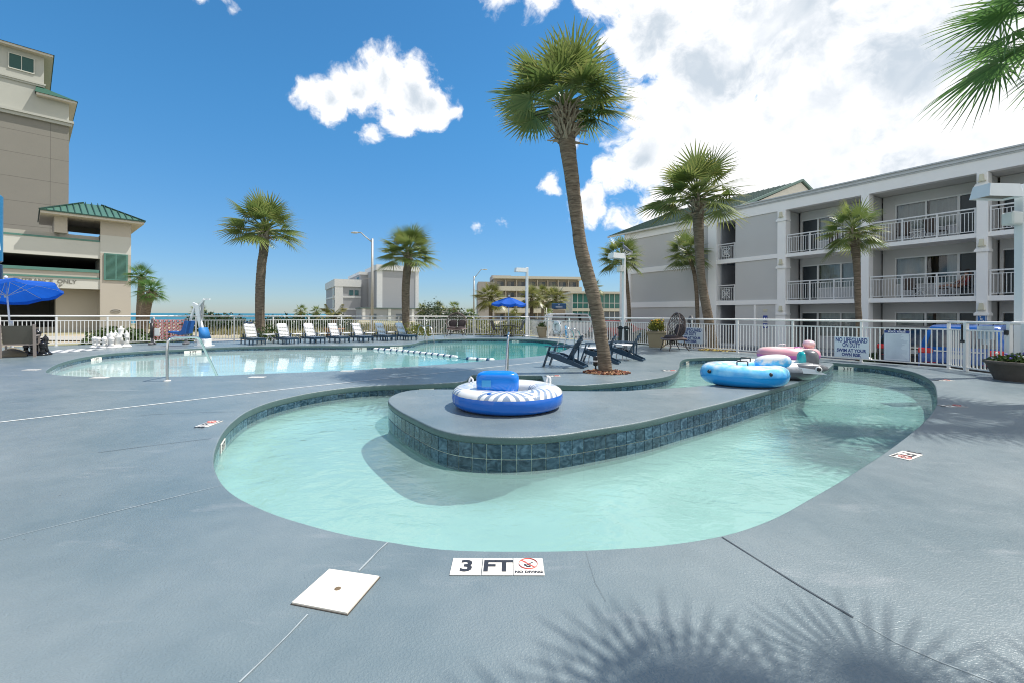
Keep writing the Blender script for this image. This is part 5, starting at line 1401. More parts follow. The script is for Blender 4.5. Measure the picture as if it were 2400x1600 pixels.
LA = math.atan2(-.66, .75)
spots = [(553.5, 805.6, 'w', 'white slatted navy lounger at the left end of the row, left of the palm foot'), (631, 804, 'w', 'second white slatted navy lounger from the left, right of the palm foot'), (694, 802.4, 'w', 'third white slatted navy lounger from the left'), (752, 801, 'w', 'fourth white slatted lounger in front of the pindo palm pot'), (808, 799.6, 'w', 'fifth and last white slatted lounger, next to the blue slatted ones'), (863, 797.6, 'b', 'blue slatted navy lounger just right of the white slatted ones'), (911, 796.4, 'b', 'blue slatted navy lounger at the right end by the flowering shrub')]
for i, (px, py, kind, lb) in enumerate(spots):
    p = G(px+3, py)+Vector((-.0, .12, 0)); ax = Vector((math.cos(LA), math.sin(LA), 0)); p = p+Vector((-ax.y, ax.x, 0))*.33
    if kind not in proto: proto[kind] = lounger(SLATW if kind == 'w' else SLATB); o = proto[kind]; o.location = p; o.rotation_euler = (0, 0, LA); o['label'] = lb
    else: o = copy_tree(proto[kind], p, LA, lb)
    o['group'] = 'loungers in a row along the beach side fence'; o.scale = (.8, .8, .8)
    if i == 0:
        mb = MB(); rr_ = random.Random(2)
        for k in range(5): mb.ell((.22+.016*k, -.16+k*.07, .95+.03*rr_.random()), (.045, .06, .03), 8, 5)
        tw = mb.build('towel', M('towel_navy', (.03, .06, .13), .9)); tw.location = p; tw.rotation_euler = (0, 0, LA); tag(tw, 'small dark blue towel draped over the top of the leftmost lounger', 'towel')
tabs = [(623, 804.6, 'between the first and the second'), (689, 803, 'between the second and the third'), (754-6, 801.6, 'between the third and the fourth'), (805, 800, 'between the fourth and the fifth'), (857, 798.4, 'between the white slatted and the blue slatted'), (906, 797, 'between the two blue slatted')]
tb = None
for px, py, lb in tabs:
    lb = 'small white side table '+lb+' loungers'; loc = G(px, py)+Vector((.1, .15, 0))
    if tb is None: tb = small_table(lb, loc, LA, .26, .41, 'small white tables between the loungers')
    else: copy_tree(tb, loc, LA, lb)

# ------------------------------------------------------------------ adirondack chairs
def adirondack():
    """front faces +x"""
    t = thing('adirondack_chair', 'chair', 'deck chair', (0, 0, -50)); W = .56
    mb = MB()
    for s in (-1, 1): mb.prism([(.46, .40), (.46, .30), (.10, .17), (-.52, .0), (-.62, .0), (-.60, .06), (-.12, .26), (.12, .36)], -.018, .018, Matrix.Translation((0, s*(W/2-.03), 0)) @ Matrix.Rotation(R(90), 4, 'X'))
    mb.build('side_rail', NAVY, t)
    for s in (-1, 1):
        mb = MB(); mb.bar((.60, s*(W/2+.015), .0), (.40, s*(W/2+.015), .56), .035, .115, up=(0, 1, 0)); mb.build('front_leg', NAVY, t)
        mb = MB(); mb.prism([(.52, -.055), (.56, .0), (.52, .06), (.1, .07), (-.30, .03), (-.30, -.04), (.1, -.055)], .565, .59, Matrix.Translation((0, s*(W/2+.04), 0))); mb.build('armrest', NAVY, t)
    mb = MB(); mb.cbox((0, 0, 0), (.085, W-.03, .02), .004); sm3 = mb.mesh('seat_slat', NAVY)
    for k in range(6):
        f = k/5; x = .44-.52*f; z = .405-.195*f; link(sm3, 'seat_slat', t, Matrix.Translation((x, 0, z+.012)) @ Matrix.Rotation(R(-20), 4, 'Y'))
    a = R(30); ux, uz = -math.sin(a), math.cos(a)
    for k in range(7):
        y = (k-3)*.082; l = .80-.055*((k-3)/1.5)**2; sp_ = 1+.12
        mb = MB(); mb.cbox((0, 0, l/2), (.02, .074, l), .008); b0 = mb.build('back_slat', NAVY, t); b0.matrix_local = Matrix.Translation((-.10, y, .20)) @ Matrix.Rotation(-a, 4, 'Y') @ Matrix.Rotation(R(-1.3*(k-3)), 4, 'X')
    mb = MB()
    for d, w in ((.36, .66), (.62, .56), (.08, .5)): mb.cbox((-.10+ux*d-.022, 0, .20+uz*d), (.03, w, .07), .005, m=Matrix.Rotation(-a, 4, 'Y'))
    mb.build('back_brace', NAVY, t)
    mb = MB()
    for s in (-1, 1): mb.bar((-.32, s*(W/2+.0), .57), (-.30, s*(W/2-.04), .14), .03, .07, up=(0, 1, 0))
    mb.build('rear_support', NAVY, t)
    mb = MB(); mb.box((-.57, 0, .03), (.05, W-.09, .04)); mb.build('rear_stretcher', NAVY, t)
    return t


a0 = adirondack(); ar = math.atan2(.40, -.915)
for i, (px, py, dr, lb) in enumerate(((1376, 861, 0, 'navy adirondack chair nearest, left of the big leaning trunk'), (1455, 851.5, .06, 'navy adirondack chair in the middle, partly behind the big trunk'), (1512, 844.4, -.03, 'navy adirondack chair farthest right, beside the tan planter'))):
    p = G(px, py); f = Vector((math.cos(ar+dr), math.sin(ar+dr), 0))*.59; p = p+f
    o = a0 if i == 0 else copy_tree(a0, p, ar+dr, lb)
    o.location = p; o.rotation_euler = (0, 0, ar+dr); o['label'] = lb; o['group'] = 'navy adirondack chairs beside the tall palm'; o.scale = (.92, .92, .96)
small_table('small white table between the middle and the right adirondack chairs', G(1466, 842)+Vector((0, .1, 0)), .3, .24, .46, 'small white tables by the pool')
small_table('small white table between the two left adirondack chairs', G(1388, 848)+Vector((0, .1, 0)), .3, .24, .42, 'small white tables by the pool')
# trunk light at the foot of the palm
ul = thing('tree_light', 'short black lamp at the foot of the tall leaning palm', 'lamp', G(1396, 866))
mb = MB(); mb.lathe([(.05, 0), (.05, .03), (.02, .04), (.02, .1), (.065, .12), (.065, .34), (.05, .36)], 12); mb.build('housing', BLKPL, ul)
mb = MB(); mb.lathe([(.067, .21), (.067, .25)], 12, cap=False); mb.build('band', WHITE, ul)

# ------------------------------------------------------------------ rails, ladders, lift, rope
def rail_thing(name, label, cat, tubes, r, loc):
    t = thing(name, label, cat, loc)
    for nm, pts in tubes:
        mb = MB(); mb.tube(catmull([Vector(p)-Vector(loc) for p in pts], 6, closed=False), r, 10); mb.build(nm, STEEL, t)
    return t


b0 = G(392, 892); bx, by = b0.x, b0.y
hr = rail_thing('handrail', 'bent stainless steel handrail into the shallow end of the main pool', 'handrail', [('rail', [(bx, by, 0), (bx, by, .3), (bx, by, .74), (bx+.0, by+.035, .835), (bx-.01, by+.14, .875), (bx-.03, by+.55, .865), (bx-.05, by+.95, .85), (bx-.055, by+1.06, .80), (bx-.06, by+1.14, .70), (bx-.08, by+1.45, .28), (bx-.11, by+1.9, -.33)])], .027, b0)
mb = MB(); mb.lathe([(.065, 0), (.065, .012), (.03, .02)], 16); mb.build('base_flange', WHITE, hr)
bq = G(1189, 876); ry0 = 11.25
rail_thing('handrail', 'steel handrail at the entry steps behind the blue ring float', 'handrail', [('rail', [(bq.x, ry0, 0), (bq.x+.005, ry0, .5), (bq.x+.01, ry0-.02, .82), (bq.x+.02, ry0-.12, .93), (bq.x+.03, ry0-.35, .955), (bq.x+.03, ry0-.75, .955), (bq.x+.025, ry0-.86, .90), (bq.x+.01, ry0-.96, .75), (bq.x-.03, ry0-1.45, -.05), (bq.x-.045, ry0-1.6, -.35)])], .026, Vector((bq.x, ry0, 0)))


def ladder(label, pts_px, z_end, off):
    (x0, y0) = pts_px; p = G(x0, y0); t = thing('pool_ladder', label, 'ladder', p)
    d, w = off
    for s in (0, 1):
        o = Vector(w)*s
        mb = MB(); mb.tube(catmull([o, o+Vector((0, 0, .3)), o+Vector(d)*.12+Vector((0, 0, .66)), o+Vector(d)*.4+Vector((0, 0, .78)), o+Vector(d)*.7+Vector((0, 0, .62)), o+Vector(d)*.98+Vector((0, 0, .1)), o+Vector(d)*1.0+Vector((0, 0, -.7))], 6, closed=False), .024, 8); mb.build('rail', STEEL, t)
    for z in (-.2, -.5):
        mb = MB(); mb.bar(Vector(d)+Vector((0, 0, z)), Vector(d)+Vector(w)+Vector((0, 0, z)), .08, .025); mb.build('step', STEEL, t)


ladder('steel pool ladder at the bend of the far pool edge', (979, 796), 0, ((.62, -.62, 0), (.36, .12, 0)))
ladder('steel pool ladder behind the nearest adirondack chair', (1346, 811), 0, ((-.78, -.22, 0), (.24, -.36, 0)))

WL = M('lift_white', (.76, .78, .78), .3, var=.03); LB = M('lift_blue', (.012, .10, .34), .45, var=.1); LY = 19.6
lb_ = G(479, 810.5); LY = lb_.y
lift = thing('pool_lift', 'white pool lift with a blue hanging seat at the far pool edge', 'pool lift', lb_)
def lp(px, py, dy=0): v = D(px, py, LY+dy); return v-lb_
mb = MB(); mb.cbox((0, 0, .16), (.36, .46, .30), .03); mb.box((-.0, 0, .015), (.5, .6, .03)); mb.build('base', WL, lift)
mb = MB(); mb.bar(lp(478, 800), lp(462, 719), .13, .12, up=(0, 1, 0)); mb.bar(lp(466, 742), lp(463, 716), .17, .14, up=(0, 1, 0)); mb.build('mast', WL, lift)
mb = MB(); mb.bar(lp(463, 723), lp(479, 702), .07, .11, up=(0, 1, 0)); mb.bar(lp(477, 702), lp(492, 702), .08, .05, up=(0, 1, 0)); mb.build('boom', WL, lift)
mb = MB(); mb.bar(lp(477, 706), lp(473, 760, .05), .05, .05, up=(0, 1, 0)); mb.bar(lp(472, 716), lp(469, 770, -.07), .03, .03, up=(0, 1, 0)); mb.build('actuator', M('lift_grey', (.45, .46, .46), .3, .5), lift)
mb = MB(); mb.bar(lp(459, 713), lp(434, 783), .07, .09, up=(0, 1, 0)); mb.bar(lp(452, 712), lp(462, 716), .1, .1, up=(0, 1, 0)); mb.build('seat_arm', WL, lift)
mb = MB(); mb.prism([(lp(403, 776).x, lp(403, 776).z), (lp(404, 780).x, lp(404, 780).z), (lp(432, 785).x, lp(432, 785).z), (lp(442, 782).x, lp(442, 782).z), (lp(448, 753).x, lp(448, 753).z), (lp(442, 752).x, lp(442, 752).z), (lp(434, 774).x, lp(434, 774).z), (lp(426, 779).x, lp(426, 779).z)], -.24, .24, Matrix.Rotation(R(90), 4, 'X')); mb.build('seat', LB, lift)
mb = MB(); mb.tube([lp(432, 763, -.2), lp(424, 762, -.2), lp(419, 761, -.2)], .02, 6); mb.tube([lp(441, 755, -.1), lp(444, 742, -.1)], .018, 6); mb.build('armrest', BLKPL, lift)
mb = MB(); mb.smooth = True; mb.prism([(lp(472, 770).x, lp(472, 770).z), (lp(474, 768).x, lp(474, 768).z), (lp(480, 768).x, lp(480, 768).z), (lp(484, 780).x, lp(484, 780).z), (lp(488, 795).x, lp(488, 795).z), (lp(474, 795).x, lp(474, 795).z)], -.2, .2, Matrix.Rotation(R(90), 4, 'X')); mb.build('battery_cover', M('cover_blue', (.02, .18, .48), .6, var=.25, scale=6), lift)

rope = thing('lane_rope', 'white and blue float rope across the main pool', 'rope', G(878, 818, WATER_M))
rp = catmull([G(x, y, WATER_M+.01) for x, y in ((845, 812.5), (856, 815), (870, 817.6), (880, 818.8), (930, 822.6), (985, 828), (1030, 833), (1072, 838.2), (1096, 841.5), (1122, 843), (1150, 844.4), (1156, 843.4))], 12, closed=False)
mb = MB(); mb.tube([p-rope.location for p in rp], .008, 5); mb.build('line', M('rope_blue', (.03, .12, .25), .8), rope)
fm = []
for mt in (M('float_white', (.80, .80, .78), .4), M('float_navy', (.02, .07, .16), .4)):
    mb = MB(); mb.lathe([(.02, -.11), (.06, -.09), (.075, -.03), (.075, .03), (.06, .09), (.02, .11)], 10); fm.append(mb.mesh('float', mt))
rs = resample(rp, .135, closed=False); k = 0
for i in range(4, len(rs)-1):
    px_ = rs[i].x/rs[i].y*FPX+CX
    if px_ < 880 or 1071 < px_ < 1095: continue
    d = (rs[i+1]-rs[i-1]).normalized(); k += 1
    link(fm[0] if k % 3 else fm[1], 'float', rope, Matrix.Translation(rs[i]-rope.location+Vector((0, 0, .015))) @ d.to_track_quat('Z', 'Y').to_matrix().to_4x4() @ Matrix.Scale(.62 if k % 3 == 0 else .95, 4, (0, 0, 1)))

# ------------------------------------------------------------------ float rings
def vinyl(name, build):
    m, t, b = new_mat(name); b.inputs['Roughness'].default_value = .22; b.inputs['Coat Weight'].default_value = .3; b.inputs['Coat Roughness'].default_value = .12
    build(m, t, b, t.links); return m


def ring_mesh(rx, ry, rh, rv, n=72, m=20, seam=.0, squash=2.0, pucker=.006, zc=None, dent=None):
    """oval air tube; material 0 above the seam, 1 below"""
    mb = MB(); vs = []; zc = rv if zc is None else zc
    for i in range(n):
        a = 2*math.pi*i/n; ca, sa = math.cos(a), math.sin(a)
        nx, ny = ca*ry, sa*rx; l = math.hypot(nx, ny); nx /= l; ny /= l
        for j in range(m):
            th = 2*math.pi*j/m; cx_, cz = math.cos(th), math.sin(th)
            ex = abs(cx_)**(2/squash)*(1 if cx_ > 0 else -1); ez = abs(cz)**(2/squash)*(1 if cz > 0 else -1)
            pk = pucker*math.sin(a*n*.37+math.sin(i*1.7))*(1-abs(cz))**2*(1 if cx_ > 0 else .3)
            h = rh*(ex)+pk
            vs.append((rx*ca+nx*h, ry*sa+ny*h, zc+rv*ez))
    o = len(mb.v); mb.v += [Vector(v) for v in vs]
    for i in range(n):
        for j in range(m):
            i2, j2 = (i+1) % n, (j+1) % m; th = 2*math.pi*(j+.5)/m
            mb.f.append([i*m+j, i2*m+j, i2*m+j2, i*m+j2]); mb.mi.append(1 if math.sin(th) < (seam if math.cos(th) > 0 else 0) else 0); mb.sm.append(True)
    return mb


def pillow_mesh(w, d, h, p=3.2, n=28, m=14):
    mb = MB(); vs = []; fs = []
    f = lambda x, e: abs(x)**e*(1 if x > 0 else -1)
    for i in range(m+1):
        ph = -math.pi/2+math.pi*i/m
        for j in range(n):
            a = 2*math.pi*j/n; c = f(math.cos(ph), 2/p)
            vs.append((w/2*c*f(math.cos(a), 2/p), d/2*c*f(math.sin(a), 2/2.2), h/2*f(math.sin(ph), 2/p)))
    for i in range(m):
        for j in range(n): j2 = (j+1) % n; fs.append((i*n+j, i*n+j2, (i+1)*n+j2, (i+1)*n+j))
    mb.smooth = True; mb.add(vs, fs); return mb


def stripe_build(m, t, b, L):        # white vinyl printed with grey blue chevrons
    tcn = N(t, 'ShaderNodeTexCoord'); sp = N(t, 'ShaderNodeSeparateXYZ'); L.new(tcn.outputs['Object'], sp.inputs[0])
    def mt(op, a, c=None, d=None):
        n = N(t, 'ShaderNodeMath', operation=op)
        for i, x in enumerate((a, c, d)):
            if x is None: continue
            if isinstance(x, (int, float)): n.inputs[i].default_value = x
            else: L.new(x, n.inputs[i])
        return n.outputs[0]
    ang = mt('ARCTAN2', sp.outputs['Y'], sp.outputs['X']); rad = mt('SQRT', mt('ADD', mt('MULTIPLY', sp.outputs['X'], sp.outputs['X']), mt('MULTIPLY', sp.outputs['Y'], sp.outputs['Y'])))
    zz = mt('PINGPONG', mt('MULTIPLY', ang, 1.9), 1.0)
    s = mt('FRACT', mt('MULTIPLY_ADD', zz, 3.4, mt('MULTIPLY', rad, 7.5)))
    st = mt('GREATER_THAN', s, .55)
    w1 = mt('GREATER_THAN', mt('SINE', mt('MULTIPLY_ADD', ang, 3.0, 5.5)), -.7)
    fr = mt('LESS_THAN', sp.outputs['Y'], .22)
    mk = mt('MULTIPLY', mt('MULTIPLY', st, w1), fr)
    c = N(t, 'ShaderNodeMixRGB'); L.new(mk, c.inputs['Fac']); c.inputs['Color1'].default_value = (.80, .79, .77, 1); c.inputs['Color2'].default_value = (.24, .31, .42, 1); L.new(c.outputs[0], b.inputs['Base Color'])


VWHITE = vinyl('printed_white_vinyl', stripe_build)
VBLUE = M('royal_blue_vinyl', (.006, .13, .55), .22, var=.06, coat=.3); VBLUE2 = M('pillow_blue_vinyl', (.006, .20, .72), .2, var=.05, coat=.35)
cR = D(1190, 930, 6.38); cR = Vector((cR.x, 6.26, ISL+.002))
rg = thing('ring_float', 'round white and royal blue ring float with blue pillow on the island', 'pool float', cR)
ring_mesh(.55, .55, .205, .142, 96, 22, squash=2.9, pucker=.009, seam=.34).build('ring', [VWHITE, VBLUE], rg)
mb = pillow_mesh(.56, .22, .30, 4.5); o = mb.build('pillow', VBLUE2, rg); o.matrix_local = Matrix.Translation((-.13, -.30, .365)) @ Matrix.Rotation(R(7), 4, 'X')
mb = MB(); mb.box((0, -.112, 0), (.12, .004, .09)); o = mb.build('pillow_patch', M('patch_blue', (.05, .30, .62), .3), rg); o.matrix_local = Matrix.Translation((-.27, -.303, .38)) @ Matrix.Rotation(R(7), 4, 'X')
VW2 = M('white_vinyl', (.78, .78, .78), .25, coat=.3)
for a, r in ((R(158), .60), (R(32), .66)):
    x, y = r*math.cos(a), r*math.sin(a); mb = MB(); mb.tube([(x, y, .26), (x+.012, y, .335), (x+.03, y, .362), (x+.055, y, .335), (x+.06, y, .26)], .014, 6); mb.build('grab_loop', VW2, rg)
mb = MB(); mb.lathe([(.032, 0), (.034, .012), (.02, .018)], 12, (-.22, -.62, .262)); mb.build('valve', VBLUE, rg)


def blue_build(c_lo, c_mid, c_top, z0, z1, nz=5.0, seed=0.0):
    def bld(m, t, b, L):
        tcn = N(t, 'ShaderNodeTexCoord'); sp = N(t, 'ShaderNodeSeparateXYZ'); L.new(tcn.outputs['Object'], sp.inputs[0])
        mpn = N(t, 'ShaderNodeMapping'); mpn.inputs['Location'].default_value = (seed, seed, 0); L.new(tcn.outputs['Object'], mpn.inputs['Vector'])
        vo = N(t, 'ShaderNodeTexVoronoi', feature='F1'); vo.inputs['Scale'].default_value = nz; L.new(mpn.outputs[0], vo.inputs['Vector'])
        no = N(t, 'ShaderNodeTexNoise'); no.inputs['Scale'].default_value = nz; no.inputs['Detail'].default_value = 2; L.new(mpn.outputs[0], no.inputs['Vector'])
        a = N(t, 'ShaderNodeMath', operation='MULTIPLY_ADD'); L.new(no.outputs['Fac'], a.inputs[0]); a.inputs[1].default_value = .30; L.new(sp.outputs['Z'], a.inputs[2])
        mr = N(t, 'ShaderNodeMapRange'); L.new(a.outputs[0], mr.inputs['Value']); mr.inputs['From Min'].default_value = z0; mr.inputs['From Max'].default_value = z1
        cr_ = N(t, 'ShaderNodeValToRGB'); L.new(mr.outputs[0], cr_.inputs['Fac']); e = cr_.color_ramp.elements
        e[0].position = .2; e[0].color = (*c_lo, 1); e[1].position = .8; e[1].color = (*c_top, 1); k = e.new(.55); k.color = (*c_mid, 1)
        L.new(cr_.outputs[0], b.inputs['Base Color'])
    return bld


def bar_handle(t, c, rz, col=BLKPL, w=.18, h=.09):
    mb = MB(); mb.tube([(-w/2, 0, 0), (-w/2, 0, h*.9), (-w/2+.02, 0, h), (w/2-.02, 0, h), (w/2, 0, h*.9), (w/2, 0, 0)], .012, 6); o = mb.build('grab_handle', col, t); o.matrix_local = Matrix.Translation(c) @ Matrix.Rotation(rz, 4, 'Z')


VSKY_T = vinyl('sky_printed_vinyl', blue_build((.02, .36, .78), (.20, .60, .88), (.80, .80, .78), .26, .62, 6)); VSKY = M('sky_blue_vinyl', (.01, .30, .74), .2, coat=.35, var=.05)
cB = Vector((3.98, 8.5, ISL+.002)); p = G(1755, 905, ISL); cB = Vector((p.x+.06, p.y+.30, ISL+.002))
bf = thing('raft_float', 'sky blue oval raft float with white printed top and pillow on the island', 'pool float', cB, R(-14))
ring_mesh(.54, .42, .205, .19, 88, 20, squash=2.2, pucker=.006).build('ring', [VSKY_T, VSKY], bf)
mb = MB(); mb.prism([(.5*math.cos(2*math.pi*k/24), .32*math.sin(2*math.pi*k/24)) for k in range(24)], .10, .15); mb.build('floor_panel', VSKY_T, bf)
mb = pillow_mesh(.60, .34, .27, 2.6); o = mb.build('pillow', [vinyl('sky_pillow_vinyl', blue_build((.02, .36, .78), (.10, .50, .85), (.78, .78, .76), -.02, .26, 9, 2.0))], bf); o.matrix_local = Matrix.Translation((.47, -.04, .42)) @ Matrix.Rotation(R(-6), 4, 'Y')
bar_handle(bf, (-.10, -.34, .355), R(5)); bar_handle(bf, (.12, .40, .36), R(5))
EYEW = M('eye_white', (.75, .75, .72), .3)
for x, a in ((-.47, R(215)), (.26, R(292))):
    cx_, cy_ = .60*math.cos(a)+.20*math.cos(a), .42*math.sin(a)+.185*math.sin(a)
    mb = MB(); mb.ell((cx_*.985, cy_*.985, .25), (.035, .035, .035), 10, 6); mb.build('valve', BLKPL, bf)

SGT = vinyl('grey_white_printed_vinyl', blue_build((.10, .105, .12), (.30, .31, .33), (.74, .74, .74), .12, .50, 5, 4.0)); SG = M('shark_grey_vinyl', (.11, .115, .125), .3, var=.25, scale=5, coat=.3)
pS = G(1838, 884, ISL); cS = Vector((pS.x-.12, pS.y+.12, ISL+.002))
sf = thing('raft_float', 'grey and white fish shaped raft float behind the sky blue raft', 'pool float', cS, R(-22))
ring_mesh(.58, .40, .19, .165, 88, 20, squash=2.2, pucker=.008).build('ring', [SGT, SG], sf)
mb = MB(); mb.prism([(.5*math.cos(2*math.pi*k/24), .32*math.sin(2*math.pi*k/24)) for k in range(24)], .10, .15); mb.build('floor_panel', SGT, sf)
mb = pillow_mesh(.34, .42, .42, 2.8); o = mb.build('pillow', SG, sf); o.matrix_local = Matrix.Translation((.62, .10, .36))
mb = pillow_mesh(.20, .36, .37, 2.6); o = mb.build('pillow_front', M('teal_vinyl', (.01, .36, .38), .25, coat=.3), sf); o.matrix_local = Matrix.Translation((.50, .08, .355))
mb = MB(); mb.smooth = True; mb.ell((.52, -.36, .23), (.36, .13, .11), 18, 10, Matrix.Rotation(R(12), 4, 'Z')); mb.build('snout', SG, sf)
mb = MB(); mb.prism([(.05, .16), (.80, .14), (.62, .23), (.1, .29)], -.506, -.49, Matrix(((1, 0, 0, 0), (0, 0, 1, .0), (0, 1, 0, 0), (0, 0, 0, 1)))); mb.build('pale_cheek', VW2, sf)
mb = MB(); mb.lathe([(.058, 0), (.058, .008), (.03, .012)], 16); e1 = mb.build('eye', EYEW, sf); e1.matrix_local = Matrix.Translation((.66, -.50, .235)) @ Matrix.Rotation(R(80), 4, 'X')
mb = MB(); mb.lathe([(.038, .009), (.038, .016), (.02, .02)], 14); mb.build('pupil', BLKPL, e1)
bar_handle(sf, (.1, .38, .31), 0); bar_handle(sf, (-.2, -.36, .31), 0)

PKT = vinyl('pink_printed_vinyl', blue_build((.72, .26, .40), (.80, .42, .44), (.82, .64, .60), .24, .62, 3, 7.0)); PK = M('orchid_vinyl', (.62, .15, .52), .25, coat=.3, var=.15, scale=3)
pP = G(1848, 848.5, ISL); cP = Vector((pP.x+.24, pP.y+.42, ISL+.002))
pf = thing('raft_float', 'pink and orchid raft float with round pillow at the far end of the island', 'pool float', cP, R(-8))
ring_mesh(.60, .40, .20, .185, 80, 18, squash=2.2, pucker=.004).build('ring', [PKT, PK], pf)
mb = pillow_mesh(.30, .30, .24, 2.4); o = mb.build('pillow', vinyl('pink_pillow_vinyl', blue_build((.55, .22, .60), (.75, .42, .36), (.80, .56, .60), -.05, .28, 5, 9.0)), pf); o.matrix_local = Matrix.Translation((.55, .02, .46))
bar_handle(pf, (.0, .36, .35), 0, VW2); bar_handle(pf, (.12, -.3, .35), 0, PK, .16, .05)

# ------------------------------------------------------------------ wicker chairs
WICK = M('wicker_brown', (.075, .055, .048), .6, var=.25, scale=12); CUSH = M('cushion_brown', (.06, .045, .045), .85, var=.2, scale=8); WICKL = M('wicker_light', (.22, .16, .14), .55, var=.2)


def egg_chair(label, loc, rz, w, h, seat_h, seats, group=None, name='egg_chair', cat='chair'):
    """cocoon of open wicker; the mouth faces +x"""
    t = thing(name, label, cat, loc, rz, group); rnd = random.Random(int(w*100))
    d = .62; zc = seat_h+(h-seat_h)*.46; ax, ay, az = d*.62, w/2, (h-seat_h)*.56

    def P(u, v, k=1.0):   # u in [-1,1] across, v in [-1,1] up, on the back half of the shell
        a = u*R(98); b = v*R(86); cz = math.sin(b); cr_ = math.cos(b)
        return Vector((-ax*cr_*math.cos(a)*k-.02-.10*cz, ay*cr_*math.sin(a)*k, zc+az*cz*k))
    mb = MB()
    for fam in (1, -1):
        for k in range(-9, 10):
            pts = []
            for i in range(17):
                v = -1+2*i/16; u = k/7+fam*v*.62+.06*math.sin(i*1.3+k)
                if abs(u) <= 1: pts.append(P(u, v))
                elif len(pts) >= 2: break
                else: pts = []
            if len(pts) >= 2: mb.tube(pts, .0105, 5)
    mb.build('woven_shell', WICK, t)
    mb = MB(); mb.tube([P(s_, v, 1.02) for s_, vs_ in ((1, [i/14*2-1 for i in range(15)]), (-1, [1-i/14*2 for i in range(15)])) for v in vs_], .02, 8, closed=True); mb.build('rim', WICKL, t)
    mb = MB(); mb.tube([(.36, -w*.44, seat_h), (.40, -w*.25, seat_h-.02), (.42, 0, seat_h-.03), (.40, w*.25, seat_h-.02), (.36, w*.44, seat_h), (-.05, w*.5, seat_h+.02), (-.36, w*.3, seat_h), (-.40, 0, seat_h), (-.36, -w*.3, seat_h), (-.05, -w*.5, seat_h+.02)], .035, 8, closed=True); mb.build('seat_ring', WICKL, t)
    mb = MB()
    for k in range(9): x = -.32+k*.085; mb.tube([(x, -w*.44, seat_h-.02), (x, 0, seat_h-.07), (x, w*.44, seat_h-.02)], .012, 5)
    mb.build('seat_webbing', WICK, t)
    for k in range(seats):
        y = (k-(seats-1)/2)*w*.46
        m2 = pillow_mesh(.66, w*.86/seats, .17, 3); o = m2.build('seat_cushion', CUSH, t); o.matrix_local = Matrix.Translation((.02, y, seat_h+.06))
        m2 = pillow_mesh(.18, w*.80/seats, .5, 2.6); o = m2.build('back_cushion', CUSH, t); o.matrix_local = Matrix.Translation((-.26, y, seat_h+.34)) @ Matrix.Rotation(R(-14), 4, 'Y')
    for s in (-1, 1):
        for x0, x1 in ((.30, .40), (-.26, -.44)):
            mb = MB(); mb.tube([(x0, s*w*.34, seat_h-.03), (x0*1.1, s*w*.37, seat_h*.5), (x1, s*w*.42, 0)], [.024, .02, .015], 8); mb.build('leg', WICK, t)
    mb = MB()
    for s in (-1, 1): mb.tube([(.38, s*w*.40, .06), (.15, s*w*.2, seat_h*.62), (0, 0, seat_h*.7), (-.2, -s*w*.2, seat_h*.6), (-.40, -s*w*.40, .06)], .011, 6)
    mb.build('brace', WICK, t)
    return t


egg_chair('brown wicker egg chair seen from behind, in front of the tan planter', G(1580, 820.5), R(188), .92, 1.47, .46, 1)
egg_chair('wide brown wicker loveseat with domed back by the beach side fence', G(1069, 788.3)+Vector((0, .15, 0)), R(-98), 1.30, 1.45, .46, 2, name='wicker_loveseat')

# ------------------------------------------------------------------ umbrellas, tables, sling chairs
def umbrella(label, loc, rad, z_edge, z_top, col, rz=0.0, tilt=(0, 0), sides=8):
    t = thing('umbrella', label, 'umbrella', loc, rz); pm = M('pole_white', (.72, .73, .74), .35)
    T = Vector((tilt[0], tilt[1], z_top)); mb = MB(); mb.tube([(0, 0, 0), T*.5, T*.995], .024, 10); mb.build('pole', pm, t)
    up = T.normalized(); X = Vector((1, 0, 0)); X = (X-up*X.dot(up)).normalized(); Y = up.cross(X); O = T*.985
    def cp(a, f): r = rad*f; return O+X*r*math.cos(a)+Y*r*math.sin(a)-up*(z_top-z_edge)*(f**1.25)
    mb = MB(); mb.smooth = False; fr_ = [0.02, .25, .5, .75, 1.0]
    vs = []; fs = []
    for k in range(sides):
        a0, a1 = 2*math.pi*k/sides, 2*math.pi*(k+1)/sides
        o = len(vs)
        for f in fr_:
            for q in range(4):
                g = q/3; p = cp(a0, f)*(1-g)+cp(a1, f)*g; vs.append(p-up*.09*f*f*math.sin(math.pi*g))
        for i in range(4):
            for q in range(3): fs.append((o+i*4+q, o+i*4+q+1, o+(i+1)*4+q+1, o+(i+1)*4+q))
        o2 = len(vs); vs += [vs[o+16+q]-up*.10*(1+.15*math.sin(q*2)) for q in range(4)]
        for q in range(3): fs.append((o+16+q, o+16+q+1, o2+q+1, o2+q))
    mb.add(vs, fs); c = mb.build('canopy', col, t)
    hub = O-up*.55
    for k in range(sides):
        a = 2*math.pi*k/sides; mb = MB(); mb.tube([cp(a, .03)-up*.02, cp(a, .5)-up*.022, cp(a, .99)-up*.02], .009, 5); mb.tube([hub, cp(a, .52)-up*.03], .008, 5); mb.build('rib', pm, t)
    mb = MB(); mb.lathe([(.04, -.58), (.045, -.5), (.03, -.48)], 10); o = mb.build('hub', pm, t); o.location = O
    mb = MB(); mb.ell((0, 0, .05), (.05, .05, .06), 10, 8); o = mb.build('finial', pm, t); o.location = T
    return t


